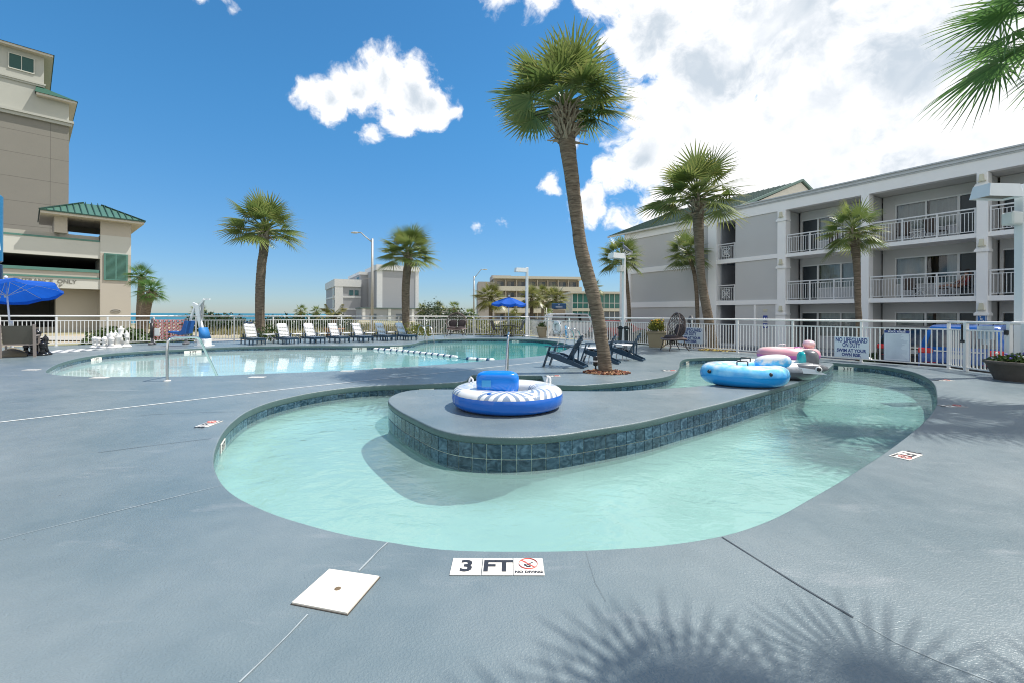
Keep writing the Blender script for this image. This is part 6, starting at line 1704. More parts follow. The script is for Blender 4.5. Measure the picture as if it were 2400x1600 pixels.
def canvas(name, c):
    m, t, b = new_mat(name); L = t.links; b.inputs['Base Color'].default_value = (*c, 1); b.inputs['Roughness'].default_value = .8
    tr = N(t, 'ShaderNodeBsdfTranslucent'); tr.inputs['Color'].default_value = (*c, 1); mm = N(t, 'ShaderNodeMixShader'); mm.inputs[0].default_value = .4
    L.new(b.outputs[0], mm.inputs[1]); L.new(tr.outputs[0], mm.inputs[2]); L.new(mm.outputs[0], t.nodes['Material Output'].inputs['Surface']); return m


UBLUE = canvas('umbrella_canvas', (.012, .13, .62))
u1p = G(29, 834); u1 = umbrella('large royal blue umbrella at the left edge, over the sling chair', u1p, 1.36, 2.15, 2.50, UBLUE, R(10), (-.52, .42))
mb = MB(); mb.tube([(-.02, 0, .9), (-.05, 0, 1.12)], .045, 10); mb.lathe([(.05, 0), (.05, .1), (.032, .2), (.03, .5)], 12); mb.build('crank', M('pole_grey', (.5, .52, .54), .4), u1)
mb = MB(); mb.lathe([(.42, 0), (.40, .05), (.30, .13), (.12, .24), (.05, .28)], 14, sx=1.1); mb.build('base', M('base_stone', (.16, .14, .10), .9, var=.35, scale=6), u1)
u2p = G(1191, 788.5); u2 = umbrella('royal blue umbrella over the glass table by the far fence', u2p, 1.18, 2.12, 2.55, UBLUE, R(22), (.05, 0))
mb = MB(); mb.lathe([(.3, 0), (.3, .06), (.05, .12)], 12); mb.build('base', BLKPL, u2)
gt = thing('glass_table', 'round glass topped table under the far blue umbrella', 'table', u2p)
mb = MB(); mb.lathe([(.52, .70), (.53, .715), (.52, .73)], 24); mb.build('table_top', glass_mat('table_glass', (.5, .55, .55), .1), gt)
DKF = M('chair_frame_dark', (.05, .045, .04), .4)
mb = MB(); mb.tube([(.52*math.cos(a), .52*math.sin(a), .70) for a in [2*math.pi*k/24 for k in range(24)]], .016, 6, closed=True); mb.build('frame', DKF, gt)
for k in range(4):
    a = R(45+90*k); mb = MB(); mb.tube([(.46*math.cos(a), .46*math.sin(a), .7), (.2*math.cos(a), .2*math.sin(a), .38), (.42*math.cos(a), .42*math.sin(a), 0)], .016, 6); mb.build('leg', DKF, gt)
SLGB = M('sling_blue_grey', (.055, .075, .10), .8)
sling_chair('pool_chair', 'dark brown sling chair left of the far umbrella table', G(1167, 789.5), R(20), BROWN_S, group='sling chairs at the far umbrella table')
sling_chair('pool_chair', 'blue grey sling chair right of the far umbrella table', G(1212, 789.8), R(165), SLGB, group='sling chairs at the far umbrella table')
# sling chair at the left edge, seen from behind
lc = thing('sling_chair', 'taupe sling armchair seen from behind at the left edge, under the umbrella', 'chair', G(30, 838)+Vector((-.10, .3, 0)), R(128))
TAUPE = M('sling_taupe', (.115, .105, .085), .85, bump=.4, bscale=220, var=.08); FRB = M('frame_beige', (.30, .25, .22), .4, var=.06)
mb = MB(); mb.add([(-.25, -.33, .42), (-.25, .33, .42), (-.37, .33, .98), (-.37, -.33, .98), (-.28, -.33, .42), (-.28, .33, .42), (-.40, .33, .98), (-.40, -.33, .98)], [(0, 1, 2, 3), (7, 6, 5, 4), (0, 3, 7, 4), (1, 5, 6, 2), (3, 2, 6, 7), (0, 4, 5, 1)]); mb.build('backrest', TAUPE, lc)
mb = MB(); mb.box((.05, 0, .40), (.62, .66, .02)); mb.build('seat', TAUPE, lc)
for s in (-1, 1):
    mb = MB(); mb.bar((-.40, s*.37, 1.02), (-.30, s*.37, .0), .05, .07, up=(0, 1, 0)); mb.build('rear_post', FRB, lc)
    mb = MB(); mb.bar((.36, s*.37, .64), (.40, s*.37, 0), .04, .05, up=(0, 1, 0)); mb.build('leg', FRB, lc)
    mb = MB(); mb.bar((-.36, s*.37, .66), (.38, s*.37, .66), .055, .03); mb.build('armrest', FRB, lc)
mb = MB(); mb.box((-.28, 0, .39), (.04, .72, .04)); mb.box((.36, 0, .38), (.04, .72, .04)); mb.build('seat_frame', FRB, lc)

# ------------------------------------------------------------------ giant chess and connect game
CHW = M('chess_white', (.78, .77, .74), .4, var=.04); CHB = M('chess_black', (.012, .012, .014), .22)
PAWN = [(.15, 0), (.155, .03), (.13, .06), (.10, .08), (.06, .16), (.05, .24), (.09, .26), (.06, .29), (.09, .33), (.095, .37), (.07, .42), (.0, .44)]
BISH = [(.17, 0), (.175, .04), (.14, .08), (.10, .12), (.06, .26), (.055, .36), (.11, .385), (.06, .42), (.085, .48), (.07, .56), (.02, .62), (.03, .65), (.0, .67)]
ROOK = [(.16, 0), (.165, .04), (.13, .08), (.09, .14), (.08, .34), (.12, .37), (.13, .40), (.13, .50), (.09, .50), (.09, .47), (.0, .47)]
KING = [(.18, 0), (.185, .05), (.15, .09), (.10, .15), (.065, .36), (.06, .48), (.13, .51), (.07, .55), (.11, .70), (.12, .74), (.05, .77), (.035, .80), (.04, .84), (.0, .86)]


def chess(kind, prof, loc, mat, label, group):
    t = thing('chess_piece', label, 'chess piece', loc, 0, group)
    mb = MB(); mb.lathe(prof[:4], 14); mb.build('foot', mat, t)
    mb = MB(); mb.lathe(prof[3:], 14); mb.build('body', mat, t)
    if kind == 'rook':
        mb = MB()
        for k in range(6): a = R(60*k); mb.box((.11*math.cos(a), .11*math.sin(a), .52), (.05, .07, .05), rz=a)
        mb.build('crown', mat, t)
    return t


cw = G(243, 815); gw = 'giant white chess pieces by the fence'
for i, (dx, dy, k, pr) in enumerate(((-.42, .05, 'pawn', PAWN), (-.12, -.12, 'pawn', PAWN), (.18, -.18, 'pawn', PAWN), (.42, -.12, 'pawn', PAWN), (-.25, .35, 'pawn', PAWN), (.05, .25, 'rook', ROOK), (.38, .2, 'rook', ROOK), (.22, .55, 'king', KING), (-.05, .6, 'bishop', BISH), (.5, .5, 'bishop', BISH), (.30, .0, 'bishop', BISH))):
    lbs = ['leftmost small white giant chess pawn by the left fence', 'second small white pawn from the left in the white cluster', 'small white pawn in the front row of the white cluster, third from the left', 'rightmost small white pawn in front of the white cluster', 'small white pawn behind the leftmost white pawns', 'white giant chess rook in the middle of the white cluster', 'white giant chess rook at the right of the white cluster', 'tallest white giant chess piece with tiered crown by the left fence', 'slim white bishop at the back left of the tallest white piece', 'slim white bishop at the back right corner of the white cluster', 'slim white bishop standing in front of the tallest white piece']
    chess(k, pr, cw+Vector((dx, dy, 0)), CHW, lbs[i], gw)
cb_ = G(79, 832)
for i, (dx, dy, k, pr) in enumerate(((-.15, -.1, 'pawn', PAWN), (.12, -.15, 'pawn', PAWN), (-.02, .2, 'rook', ROOK), (.18, .2, 'bishop', BISH), (-.2, .3, 'king', KING), (.28, 0, 'pawn', PAWN))):
    lbs = ['leftmost small black giant chess pawn beside the taupe chair', 'middle small black pawn in front of the black chess cluster', 'black giant chess rook right of the taupe chair', 'slim black giant chess bishop right of the taupe chair', 'tallest black giant chess piece right of the taupe chair', 'rightmost small black pawn of the black chess cluster']
    chess(k, pr, cb_+Vector((dx, dy, 0)), CHB, lbs[i], 'giant black chess pieces by the chair')
cbd = thing('chess_board', 'white and grey giant chess board lying between black and white pieces', 'game board', (G(97, 826)+G(212, 818))/2, math.atan2((G(215, 818)-G(97, 826)).y, (G(215, 818)-G(97, 826)).x))
mb = MB(); sq = (G(215, 818)-G(97, 826)).length/8
wm = MB(); wm.cbox((0, 0, .008), (sq-.01, sq-.01, .012), .003); wme = wm.mesh('board_square', CHW); gm_ = MB(); gm_.cbox((0, 0, .007), (sq-.01, sq-.01, .01), .003); gme = gm_.mesh('board_square', M('board_grey', (.13, .15, .17), .6))
for i in range(8):
    for j in range(6): link(wme if (i+j) % 2 else gme, 'board_square', cbd, Matrix.Translation(((i-3.5)*sq, (j-2.5)*sq, 0)))

cfp, cfq = G(357, 807.5), G(436, 806.5); cfw = (cfq-cfp).length
cf = thing('connect_game', 'giant pink and white connect disc game with round holes on dark legs', 'game', cfp, math.atan2((cfq-cfp).y, (cfq-cfp).x))
PKG = M('game_pink', (.70, .46, .42), .5, var=.15, scale=9); PKR = M('game_red', (.55, .14, .14), .5)
mb = MB(); nC, nR = 7, 6; cw_ = (cfw-.10)/nC; z0_, z1_ = .22, 1.10; chh = (z1_-z0_)/nR; rh = min(cw_, chh)*.40
for ci in range(nC):
    for ri in range(nR):
        cx_, cz_ = .05+cw_*(ci+.5), z0_+chh*(ri+.5); n = 16; vs = []; fs = []
        for y in (-.03, .03):
            for k in range(n):
                a = 2*math.pi*k/n; c, s = math.cos(a), math.sin(a); m_ = max(abs(c), abs(s)); vs += [(cx_+c*rh, y, cz_+s*rh), (cx_+c/m_*cw_/2, y, cz_+s/m_*chh/2)]
        for k in range(n):
            k2 = (k+1) % n; fs += [(2*k, 2*k+1, 2*k2+1, 2*k2), (2*n+2*k, 2*n+2*k2, 2*n+2*k2+1, 2*n+2*k+1), (2*k, 2*k2, 2*n+2*k2, 2*n+2*k)]
        mb.add(vs, fs)
mb.build('panel', PKG, cf)
mb = MB()
for ci in range(nC):
    for ri in range(nR): mb.tube([(.05+cw_*(ci+.5)+rh*math.cos(a), -.033, z0_+chh*(ri+.5)+rh*math.sin(a)) for a in [2*math.pi*k/14 for k in range(14)]], .012, 4, closed=True)
mb.build('hole_rims', PKR, cf)
for s, x in ((0, 0), (1, cfw)):
    mb = MB(); mb.cbox((x, 0, .62), (.10, .09, 1.08), .01); mb.build('side_post', M('game_grey', (.16, .16, .17), .6), cf)
    mb = MB(); mb.cbox((x, 0, .05), (.14, .55, .1), .03); mb.build('foot', M('game_grey', (.16, .16, .17)), cf)
mb = MB(); mb.tube([(.02, -.12, .3), (.02, -.12, .95)], .06, 10); mb.build('disc_rack', BLKPL, cf)
mb = MB(); mb.cbox((.2, -.07, .55), (.20, .02, .34), .005); mb.build('rules_plate', WHITE, cf)

# ------------------------------------------------------------------ planters, bins, lamps, bits on the fence
TERR = M('planter_tan', (.36, .28, .18), .8, var=.12, scale=2, bump=.15); TERR2 = M('planter_olive_tan', (.31, .26, .16), .8, var=.12, scale=2); SOIL = M('soil', (.05, .035, .025), .95)


def flowers(c, r, n, cols, hgt, seed, parent, name='flowers'):
    rnd = random.Random(seed); mb = MB()
    for i in range(n):
        a = rnd.random()*6.28; q = rnd.random()**.5*r; mb.cur = rnd.randrange(len(cols)); mb.ell((c[0]+q*math.cos(a), c[1]+q*math.sin(a), c[2]+hgt*(.6+.5*rnd.random())), (.03, .03, .025), 7, 4)
    mb.build(name, cols, parent)


pl = thing('planter', 'round tan planter pot with low green plant by the fence corner', 'planter', G(1273, 791.5))
mb = MB(); mb.lathe([(.27, 0), (.38, .5), (.40, .58), (.42, .6), (.42, .66), (.38, .66), (.36, .58)], 24, cap=False); mb.lathe([(.0, .57), (.37, .58)], 20, cap=False); mb.build('pot', TERR, pl)
link(foliage(.3, .3, .36, 260, .16, 71, SHR[0], True), 'foliage', pl, Matrix.Translation((.05, 0, .56)))
p2 = thing('planter', 'tan square planter with orange and yellow flowers behind the egg chair', 'planter', G(1540, 812.5), R(-30))
mb = MB(); mb.box((0, 0, .31), (.56, .56, .62), taper=1.28); mb.cbox((0, 0, .64), (.80, .80, .06), .012); mb.build('pot', TERR2, p2)
mb = MB(); mb.box((0, 0, .672), (.66, .66, .01)); mb.build('soil', SOIL, p2)
link(foliage(.3, .3, .42, 360, .22, 72, SHR[1], True), 'foliage', p2, Matrix.Translation((0, 0, .66))); flowers((0, 0, .68), .28, 46, [M('petal_orange', (.75, .30, .05), .7), M('petal_yellow', (.80, .60, .08), .7)], .48, 5, p2)
p3l = G(2338, 897); p3 = thing('planter', 'dark weathered bowl planter with white flowers at the right edge', 'planter', Vector((p3l.x+1.02, p3l.y+.42, 0)))
mb = MB(); mb.lathe([(.46, 0), (.47, .04), (.52, .16), (.60, .36), (.64, .37), (.64, .43), (.58, .43), (.56, .36)], 28, cap=False); mb.lathe([(.0, .35), (.57, .36)], 20, cap=False); mb.build('bowl', M('planter_weathered', (.10, .085, .07), .8, var=.5, scale=4, bump=.4, bscale=25), p3)
link(foliage(.42, .42, .22, 620, .10, 73, SHR[0]), 'foliage', p3, Matrix.Translation((-.05, 0, .36))); flowers((-.1, 0, .36), .42, 22, [M('petal_white', (.80, .78, .70), .7), M('petal_violet', (.18, .14, .50), .7)], .22, 6, p3)
pt = thing('planter', 'low terracotta bowl with a small pindo palm behind the fourth lounger', 'planter', G(788, 789)+Vector((0, .6, 0)) if False else gnd(783, 31, -.3))
mb = MB(); mb.lathe([(.4, 0), (.62, .6), (.66, .62), (.66, .72), (.6, .72)], 20, cap=False); mb.lathe([(0, .66), (.6, .66)], 20, cap=False); mb.build('pot', M('terracotta', (.42, .20, .09), .8), pt)
pp = thing('pindo_palm', 'small yellow green palm in the terracotta bowl behind the fourth lounger', 'palm tree', pt.location+Vector((0, 0, .64)))
trunk_mesh([(0, 0, 0), (.02, 0, .4), (0, 0, .75)], [.2, .17, .15], 3).build('trunk', BARK, pp); boots_mesh((0, 0, .8), .15, .6, 40, 4, .28).build('leaf_boots', BOOT, pp)
rnd = random.Random(9); fm_ = []
for v in range(4):
    vs = []; fs = []; cols = []; e = R(68-v*16)
    for i in range(26):
        t_ = (i+1)/26; x = math.cos(e)*t_*1.35; z = math.sin(e)*t_*1.35-.62*t_*t_*math.cos(e)**.5
        for s in (-1, 1):
            o = len(vs); l = .42*(1-abs(t_-.5)*1.1); vs += [(x, 0, z), (x+l*.35, s*l*.6, z-.02), (x+l*.75, s*l, z-.16*l), (x+.02+l*.35, s*l*.55, z-.04)]; fs.append([o, o+1, o+2, o+3]); g = rnd.random(); cols += [(t_*.9, g, .6)]*4
    me = bpy.data.meshes.new('frond'); me.from_pydata(vs, [], fs); me.materials.append(leaf_material('pindo_leaf_%d' % v, (.13, .15, .04), (.24, .23, .07), (.42, .33, .12)))
    ca = me.color_attributes.new('leaf', 'FLOAT_COLOR', 'POINT'); ca.data.foreach_set('color', [x for c in cols for x in (*c, 1.0)]); fm_.append(me)
for i in range(18): link(fm_[i % 4], 'frond', pp, Matrix.Translation((0, 0, .85)) @ Matrix.Rotation(i*2.4, 4, 'Z'))

bn = thing('trash_bin', 'boxy black trash bin with lid behind the adirondack chairs', 'trash bin', G(1467, 806)+Vector((0, .15, 0)), R(-35))
GB = M('bin_black_green', (.010, .018, .020), .45)
mb = MB(); mb.box((0, 0, .36), (.46, .46, .72), taper=1.12); mb.build('body', GB, bn)
mb = MB(); mb.cbox((0, 0, .765), (.58, .58, .10), .03); mb.cbox((0, 0, .83), (.50, .5, .05), .02); mb.build('lid', GB, bn)
mb = MB(); mb.box((.2, -.3, .69), (.06, .02, .05)); mb.build('latch', STEEL, bn)
db = thing('dome_bollard', 'dark dome topped post behind the fence beside the egg chair', 'bollard', gnd(1620, 24, -.5))
mb = MB(); mb.lathe([(.13, 0), (.13, 1.5)], 14); mb.build('post', M('bollard_brown', (.035, .03, .028), .5), db)
mb = MB(); mb.lathe([(.17, 1.5), (.19, 1.56), (.185, 1.68), (.12, 1.80), (.09, 1.81), (.09, 1.87), (.0, 1.88)], 16); mb.build('dome_cap', M('bollard_grey', (.05, .052, .056), .5), db)


def pool_lamp(label, base, h, rz, pole_w=.15, head=(.84, .42, .26), arm=.2, speaker=True, group='white shoebox lamps round the pool deck'):
    t = thing('pool_lamp', label, 'lamp post', base, rz, group)
    mb = MB(); mb.cbox((0, 0, (h+.18)/2), (pole_w, pole_w, h+.18), .012); mb.cbox((0, 0, .02), (.32, .32, .04), .01); mb.build('pole', WL, t)
    hx_ = -(pole_w/2+arm+head[0]/2)
    mb = MB(); mb.cbox((-(pole_w/2+arm/2), 0, h-.05), (arm+.02, .08, .09), .008); mb.build('arm', WL, t)
    mb = MB(); x0, x1 = hx_-head[0]/2, hx_+head[0]/2; y = head[1]/2; k = .86
    mb.add([(x0, -y, h-head[2]/2), (x1, -y, h-head[2]/2), (x1, y, h-head[2]/2), (x0, y, h-head[2]/2), (hx_+(x0-hx_)*k, -y*k, h+head[2]/2), (hx_+(x1-hx_)*k, -y*k, h+head[2]/2), (hx_+(x1-hx_)*k, y*k, h+head[2]/2), (hx_+(x0-hx_)*k, y*k, h+head[2]/2)], [(4, 5, 6, 7), (0, 1, 5, 4), (1, 2, 6, 5), (2, 3, 7, 6), (3, 0, 4, 7)])
    mb.add([(x0+.05, -y+.05, h-head[2]/2+.04), (x1-.05, -y+.05, h-head[2]/2+.04), (x1-.05, y-.05, h-head[2]/2+.04), (x0+.05, y-.05, h-head[2]/2+.04), (x0, -y, h-head[2]/2), (x1, -y, h-head[2]/2), (x1, y, h-head[2]/2), (x0, y, h-head[2]/2)], [(0, 4, 5, 1), (1, 5, 6, 2), (2, 6, 7, 3), (3, 7, 4, 0)]); mb.build('lamp_head', WL, t)
    mb = MB(); mb.box((hx_, 0, h-head[2]/2+.05), (head[0]-.1, head[1]-.1, .01)); mb.build('lens', M('lamp_lens', (.22, .19, .13), .4), t)
    if speaker:
        mb = MB(); mb.cbox((-pole_w/2-.16, 0, h-.62), (.28, .26, .30), .03); mb.build('speaker', M('speaker_white', (.66, .68, .64), .5), t)
        mb = MB(); mb.bar((-pole_w/2-.16, 0, h-.45), (-.02, 0, h-.45), .03, .03); mb.build('speaker_bracket', WL, t)
    return t


lpz = D(2396, 452, 10.7); pool_lamp('large white shoebox lamp post at the right edge with a speaker', Vector((lpz.x, 10.7, 0)), lpz.z, R(4), .19, (.86, .44, .30), .14)
l2 = G(1461.5, 806); l2z = D(1461, 602, l2.y).z; pool_lamp('middle white shoebox lamp post with a grey bird on it behind the trash bin', l2, l2z, R(30), .14, (.78, .42, .26), .02)
l3 = G(1234.5, 788.3); l3z = D(1234, 634, l3.y).z; pool_lamp('far white shoebox lamp post between the umbrella table and the round planter', l3, l3z, R(20), .15, (.74, .42, .26), .02, speaker=False)
# bird
bd = thing('bird', 'grey heron like bird perched on the middle lamp head', 'bird', Vector((l2.x+.06, l2.y-.02, l2z+.13)), R(160))
me = bpy.data.meshes.new('body'); ch = [(-.30, 0, .10), (-.16, 0, .17), (-.02, 0, .27), (.07, 0, .37), (.10, 0, .44), (.08, 0, .50), (.10, 0, .56), (.17, 0, .57), (.30, 0, .55)]; rr2 = [.03, .07, .105, .09, .05, .035, .04, .035, .008]
me.from_pydata(ch, [(i, i+1) for i in range(len(ch)-1)], []); ob = link(me, 'body', bd); me.materials.append(M('feather_grey', (.14, .16, .20), .8, var=.3, scale=14)); ob.modifiers.new('skin', 'SKIN'); sk = me.skin_vertices[0].data
for i, r in enumerate(rr2): sk[i].radius = (r, r*.8)
sk[2].use_root = True; s2 = ob.modifiers.new('sub', 'SUBSURF'); s2.levels = 2; s2.render_levels = 2
for s in (-1, 1):
    mb = MB(); mb.tube([(0, s*.04, .2), (.02, s*.04, .1), (0, s*.04, 0), (.06, s*.05, .0)], .008, 5); mb.build('leg', M('bird_leg', (.12, .10, .07), .7), bd)

# signs on the fence
fz = (FH-FD).normalized(); FN = edge_n


def on_fence(px, pyc, off=.045):
    d = ray(px, pyc); n = FN; o = FD+n*off; t_ = ((o-cam.location).dot(n))/d.dot(n); p = cam.location+d*t_
    return p, frame(p, fz, (0, 0, 1))


def fence_sign(name, label, px0, px1, py0, py1, base=WS, group=None):
    a, _ = on_fence(px0, (py0+py1)/2); b_, _ = on_fence(px1, (py0+py1)/2); c, m4 = on_fence((px0+px1)/2, (py0+py1)/2)
    w = (b_-a).length; h = (py1-py0)/FPX*c.y; m4.translation = (a+b_)/2
    return plate_sign(name, label, m4, w, h, base, group=group), w, h


SIGNW = M('sign_pale_blue_white', (.68, .75, .80), .35, var=.03)
for px0, px1, py0, py1, lb in ((1590, 1646.5, 768, 804.5, 'no lifeguard on duty sign half hidden behind the egg chair'), (1955.7, 2036.5, 789.5, 837.5, 'no lifeguard on duty sign left of the pool rules sign')):
    sg, w, h = fence_sign('lifeguard_sign', lb, px0, px1, py0, py1, SIGNW, 'no lifeguard signs on the fence')
    for tx, y, s in (('NO LIFEGUARD', .33, .225), ('ON DUTY', .10, .225), ('SWIM AT YOUR', -.16, .165), ('OWN RISK', -.36, .165)):
        me = text_mesh(tx, h*s*1.32, .006, .0006, mat=NAVYP); xs_ = [v.co.x for v in me.vertices]; k = (.92*w if len(tx) > 9 else (.52 if tx == 'ON DUTY' else .56)*w)/(max(xs_)-min(xs_)); k = k if tx != 'SWIM AT YOUR' else k*.93
        link(me, 'lettering', sg, Matrix.Translation((0, y*h, .0075)) @ Matrix.Diagonal((k, 1, 1, 1)))
pr, w, h = fence_sign('rules_sign', 'white pool rules sign with blue heading on the fence', 2071.5, 2133, 775, 845, M('rules_white', (.62, .68, .74), .35))
mb = MB(); mb.box((0, h*.455, .0072), (w*.96, h*.085, .001)); mb.build('heading_band', NAVYP, pr)
me = text_mesh('POOL RULES', h*.072, .002, .0006, mat=WS); xs_ = [v.co.x for v in me.vertices]; k = w*.66/(max(xs_)-min(xs_)); link(me, 'lettering', pr, Matrix.Translation((0, h*.455, .0085)) @ Matrix.Diagonal((k, 1, 1, 1)))
mb = MB(); rnd = random.Random(4)
for i in range(24): l = w*(.55+.32*rnd.random()); mb.box((-w*.42+l/2, h*(.37-i*.034), .0070), (l, h*.008, .0006))
mb.build('print_lines', M('print_grey_blue', (.30, .37, .48), .6), pr)
mb = MB()
for a, b in (((-.5, -.5), (.5, -.5)), ((.5, -.5), (.5, .41)), ((-.5, .41), (-.5, -.5))): mb.bar((a[0]*w*.97, a[1]*h*.97, .0072), (b[0]*w*.97, b[1]*h*.97, .0072), .006, .001)
mb.build('border', NAVYP, pr)


def on_gate(px, py, off=.05):
    n = Vector(((FJ-FI).y, -(FJ-FI).x, 0)).normalized(); n = n if n.y < 0 else -n; d = ray(px, py); o = FI+n*off; t_ = ((o-cam.location).dot(n))/d.dot(n); return cam.location+d*t_


pa = (on_gate(2290, 780)+on_gate(2330, 780))/2; gm4 = frame(pa, FJ-FI, (0, 0, 1)); gw_ = (on_gate(2331, 780)-on_gate(2290, 780)).length; gh_ = 31/FPX*pa.y
nt = plate_sign('gate_notice', 'blank pale blue notice sheet hanging on the gate', gm4, gw_, gh_, M('notice_pale', (.50, .58, .66), .5), 'notice', th=.006)
mb = MB(); mb.bar((-gw_*.42, gh_/2, 0), (-gw_*.42, gh_/2+.05, -.01), .01, .01); mb.bar((gw_*.42, gh_/2, 0), (gw_*.42, gh_/2+.05, -.01), .01, .01); mb.build('tie', BLKPL, nt)
mb = MB(); mb.cbox((.02, -gh_*.5-.06, -.004), (gw_*.42, .12, .004), .001); mb.build('lower_sheet', M('notice_white', (.66, .69, .70), .5), nt)
# life ring and rescue tube
lrp, m4 = on_fence(1305, 768, .10); lr = thing('life_ring', 'white life ring on a white board on the fence near the round planter', 'life ring'); lr.matrix_world = m4
mb = MB(); mb.tube([(.30*math.cos(a), .30*math.sin(a), 0) for a in [2*math.pi*k/28 for k in range(28)]], .075, 10, closed=True); mb.build('ring', WL, lr)
mb = MB()
for a in (45, 135, 225, 315):
    c, s = math.cos(R(a)), math.sin(R(a)); mb.tube([(c*.3+.078*math.cos(q)*c, s*.3+.078*math.cos(q)*s, .078*math.sin(q)) for q in [2*math.pi*k/12 for k in range(12)]], .012, 5, closed=True)
mb.build('rope_band', M('rope_grey', (.3, .3, .3), .8), lr)
mb = MB(); mb.cbox((-.06, .0, -.095), (.72, .80, .02), .005); mb.build('back_board', WL, lr)
tp_, m4 = on_fence(1326.5, 778, .08); rt = thing('rescue_tube', 'light blue rescue tube hanging on the fence right of the life ring', 'rescue tube'); rt.matrix_world = m4
mb = MB(); mb.tube([(-.05, .34, 0), (-.03, .1, .0), (.03, -.2, 0), (.1, -.36, 0)], .05, 8); mb.build('foam', M('foam_blue', (.12, .38, .62), .7), rt)
mb = MB(); mb.tube([(-.05, .33, 0), (-.02, .42, -.02)], .012, 5); mb.build('strap', BLKPL, rt)

# ------------------------------------------------------------------ parked cars
RUB = M('tyre_black', (.015, .015, .016), .8); CGL = glass_mat('car_glass', (.10, .12, .13), .10); TAILR = M('tail_red', (.50, .02, .02), .2); CHR = M('chrome', (.6, .6, .6), .15, 1.0); TRIMB = M('trim_black', (.02, .02, .022), .5)


def car(name, label, loc, rz, paint, L_=4.6, W=1.86, H=1.68, cat='car', group=None, van=False):
    """x forward; rear at x = -L/2"""
    t = thing(name, label, cat, loc, rz, group); h0 = .28; bl = H*.58
    bm = bmesh.new()
    prof = [(-L_/2, h0+.12), (-L_/2-.02, bl-.18), (-L_/2+.04, bl), (-L_/2+.30, H-.10), (-L_/2+.50, H-.02), (-L_/2+1.6, H), (L_/2-(1.9 if not van else 1.2), H-.04), (L_/2-(1.05 if not van else .7), bl+.04), (L_/2-.15, bl-.14), (L_/2, bl-.32), (L_/2, h0+.1), (L_/2-.1, h0), (-L_/2+.1, h0)]
    vs = []; fs = []; n = len(prof); rows = [(-1, .90), (-.96, 1.0), (.96, 1.0), (1, .90)]
    mb = MB(); mb.smooth = True
    for s, k in ((-1, 0), (-.93, 1), (.93, 1), (1, 0)):
        for x, z in prof:
            ins = max(0, (z-bl)/(H-bl)); w = W/2*(1-.20*ins); y = s*w
            if k == 0: vs.append((x*.985, y, z-(.02 if z > bl else 0)))
            else: vs.append((x, y, z))
    for r in range(3):
        for i in range(n): i2 = (i+1) % n; fs.append((r*n+i, r*n+i2, (r+1)*n+i2, (r+1)*n+i))
    fs.append(tuple(range(n))[::-1]); fs.append(tuple(3*n+i for i in range(n)))
    mb.add(vs, [f[::-1] for f in fs]); b_ = mb.build('body', paint, t); b_.data.set_sharp_from_angle(angle=R(35))
    zt = H-.13; yy = W/2*(1-.20*.85)+.004

    def quad(name, pts, mat, th=.012):
        m2 = MB(); p = [Vector(q) for q in pts]; nn_ = (p[1]-p[0]).cross(p[2]-p[0]).normalized()*th; m2.add(p+[q+nn_ for q in p], [(4, 5, 6, 7), (0, 1, 5, 4), (1, 2, 6, 5), (2, 3, 7, 6), (3, 0, 4, 7)]); return m2.build(name, mat, t)
    quad('rear_window', [(-L_/2+.07, W*.40, bl+.05), (-L_/2+.07, -W*.40, bl+.05), (-L_/2+.27, -W*.36, H-.15), (-L_/2+.27, W*.36, H-.15)], CGL)
    xf = L_/2-(1.9 if not van else 1.2); xh = L_/2-(1.1 if not van else .75)
    quad('windscreen', [(xh, -W*.40, bl+.1), (xh, W*.40, bl+.1), (xf+.06, W*.35, H-.10), (xf+.06, -W*.35, H-.10)], CGL)
    for s in (-1, 1):
        yb = W/2*(1-.2*.1)+.002; pts = [(-L_/2+.45, s*yb, bl+.06), (xh-.25, s*yb, bl+.06), (xf-.05, s*yy, zt), (-L_/2+.62, s*yy, zt)]
        quad('side_window', pts if s < 0 else pts[::-1], CGL)
        m2 = MB(); m2.box((-L_/2+.45+.9+.35, s*(yb-.02), (bl+zt)/2+.03), (.07, .07, zt-bl-.04)); m2.build('door_pillar', TRIMB, t)
        for x in (-L_/2+.82, L_/2-.85):
            T = Matrix.Translation((x, s*(W/2-.11), .34)) @ Matrix.Rotation(R(90), 4, 'X')
            m2 = MB(); m2.lathe([(.22, -.11), (.33, -.11), (.345, -.06), (.345, .06), (.33, .11), (.22, .11)], 22); wv = link(m2.mesh('wheel', RUB), 'wheel', t, T)
            m2 = MB(); m2.lathe([(.03, .1), (.21, .09), (.225, .115), (.225, -.115), (.21, -.09), (.03, -.1)], 18, cap=True); m2.build('rim', CHR, wv)
            m2 = MB(); m2.tube([(x+.40*math.cos(a), s*(W/2+.004), .34+.40*math.sin(a)) for a in [R(-8+i*14) for i in range(15)]], .03, 5); m2.build('wheel_arch', TRIMB, t)
        m2 = MB(); m2.cbox((-L_/2+.015, s*(W/2-.17), bl-.07), (.09, .34, .16), .03); m2.build('tail_light', TAILR, t)
        m2 = MB(); m2.cbox((-L_/2-.03, s*(W/2-.30), h0+.24), (.03, .30, .09), .01); m2.build('reflector', TAILR, t)
        m2 = MB(); m2.cbox((L_/2-.1, s*(W/2-.25), bl-.28), (.14, .34, .12), .03); m2.build('headlight', M('headlight', (.7, .72, .72), .1), t)
        m2 = MB(); m2.cbox((xh-.45, s*(W/2+.08), bl+.10), (.12, .18, .13), .03); m2.build('mirror', paint, t)
    m2 = MB(); m2.cbox((-L_/2-.02, 0, h0+.14), (.14, W*.94, .26), .04); m2.build('rear_bumper', TRIMB, t)
    m2 = MB(); m2.cbox((L_/2-.02, 0, h0+.14), (.12, W*.92, .24), .04); m2.build('front_bumper', TRIMB, t)
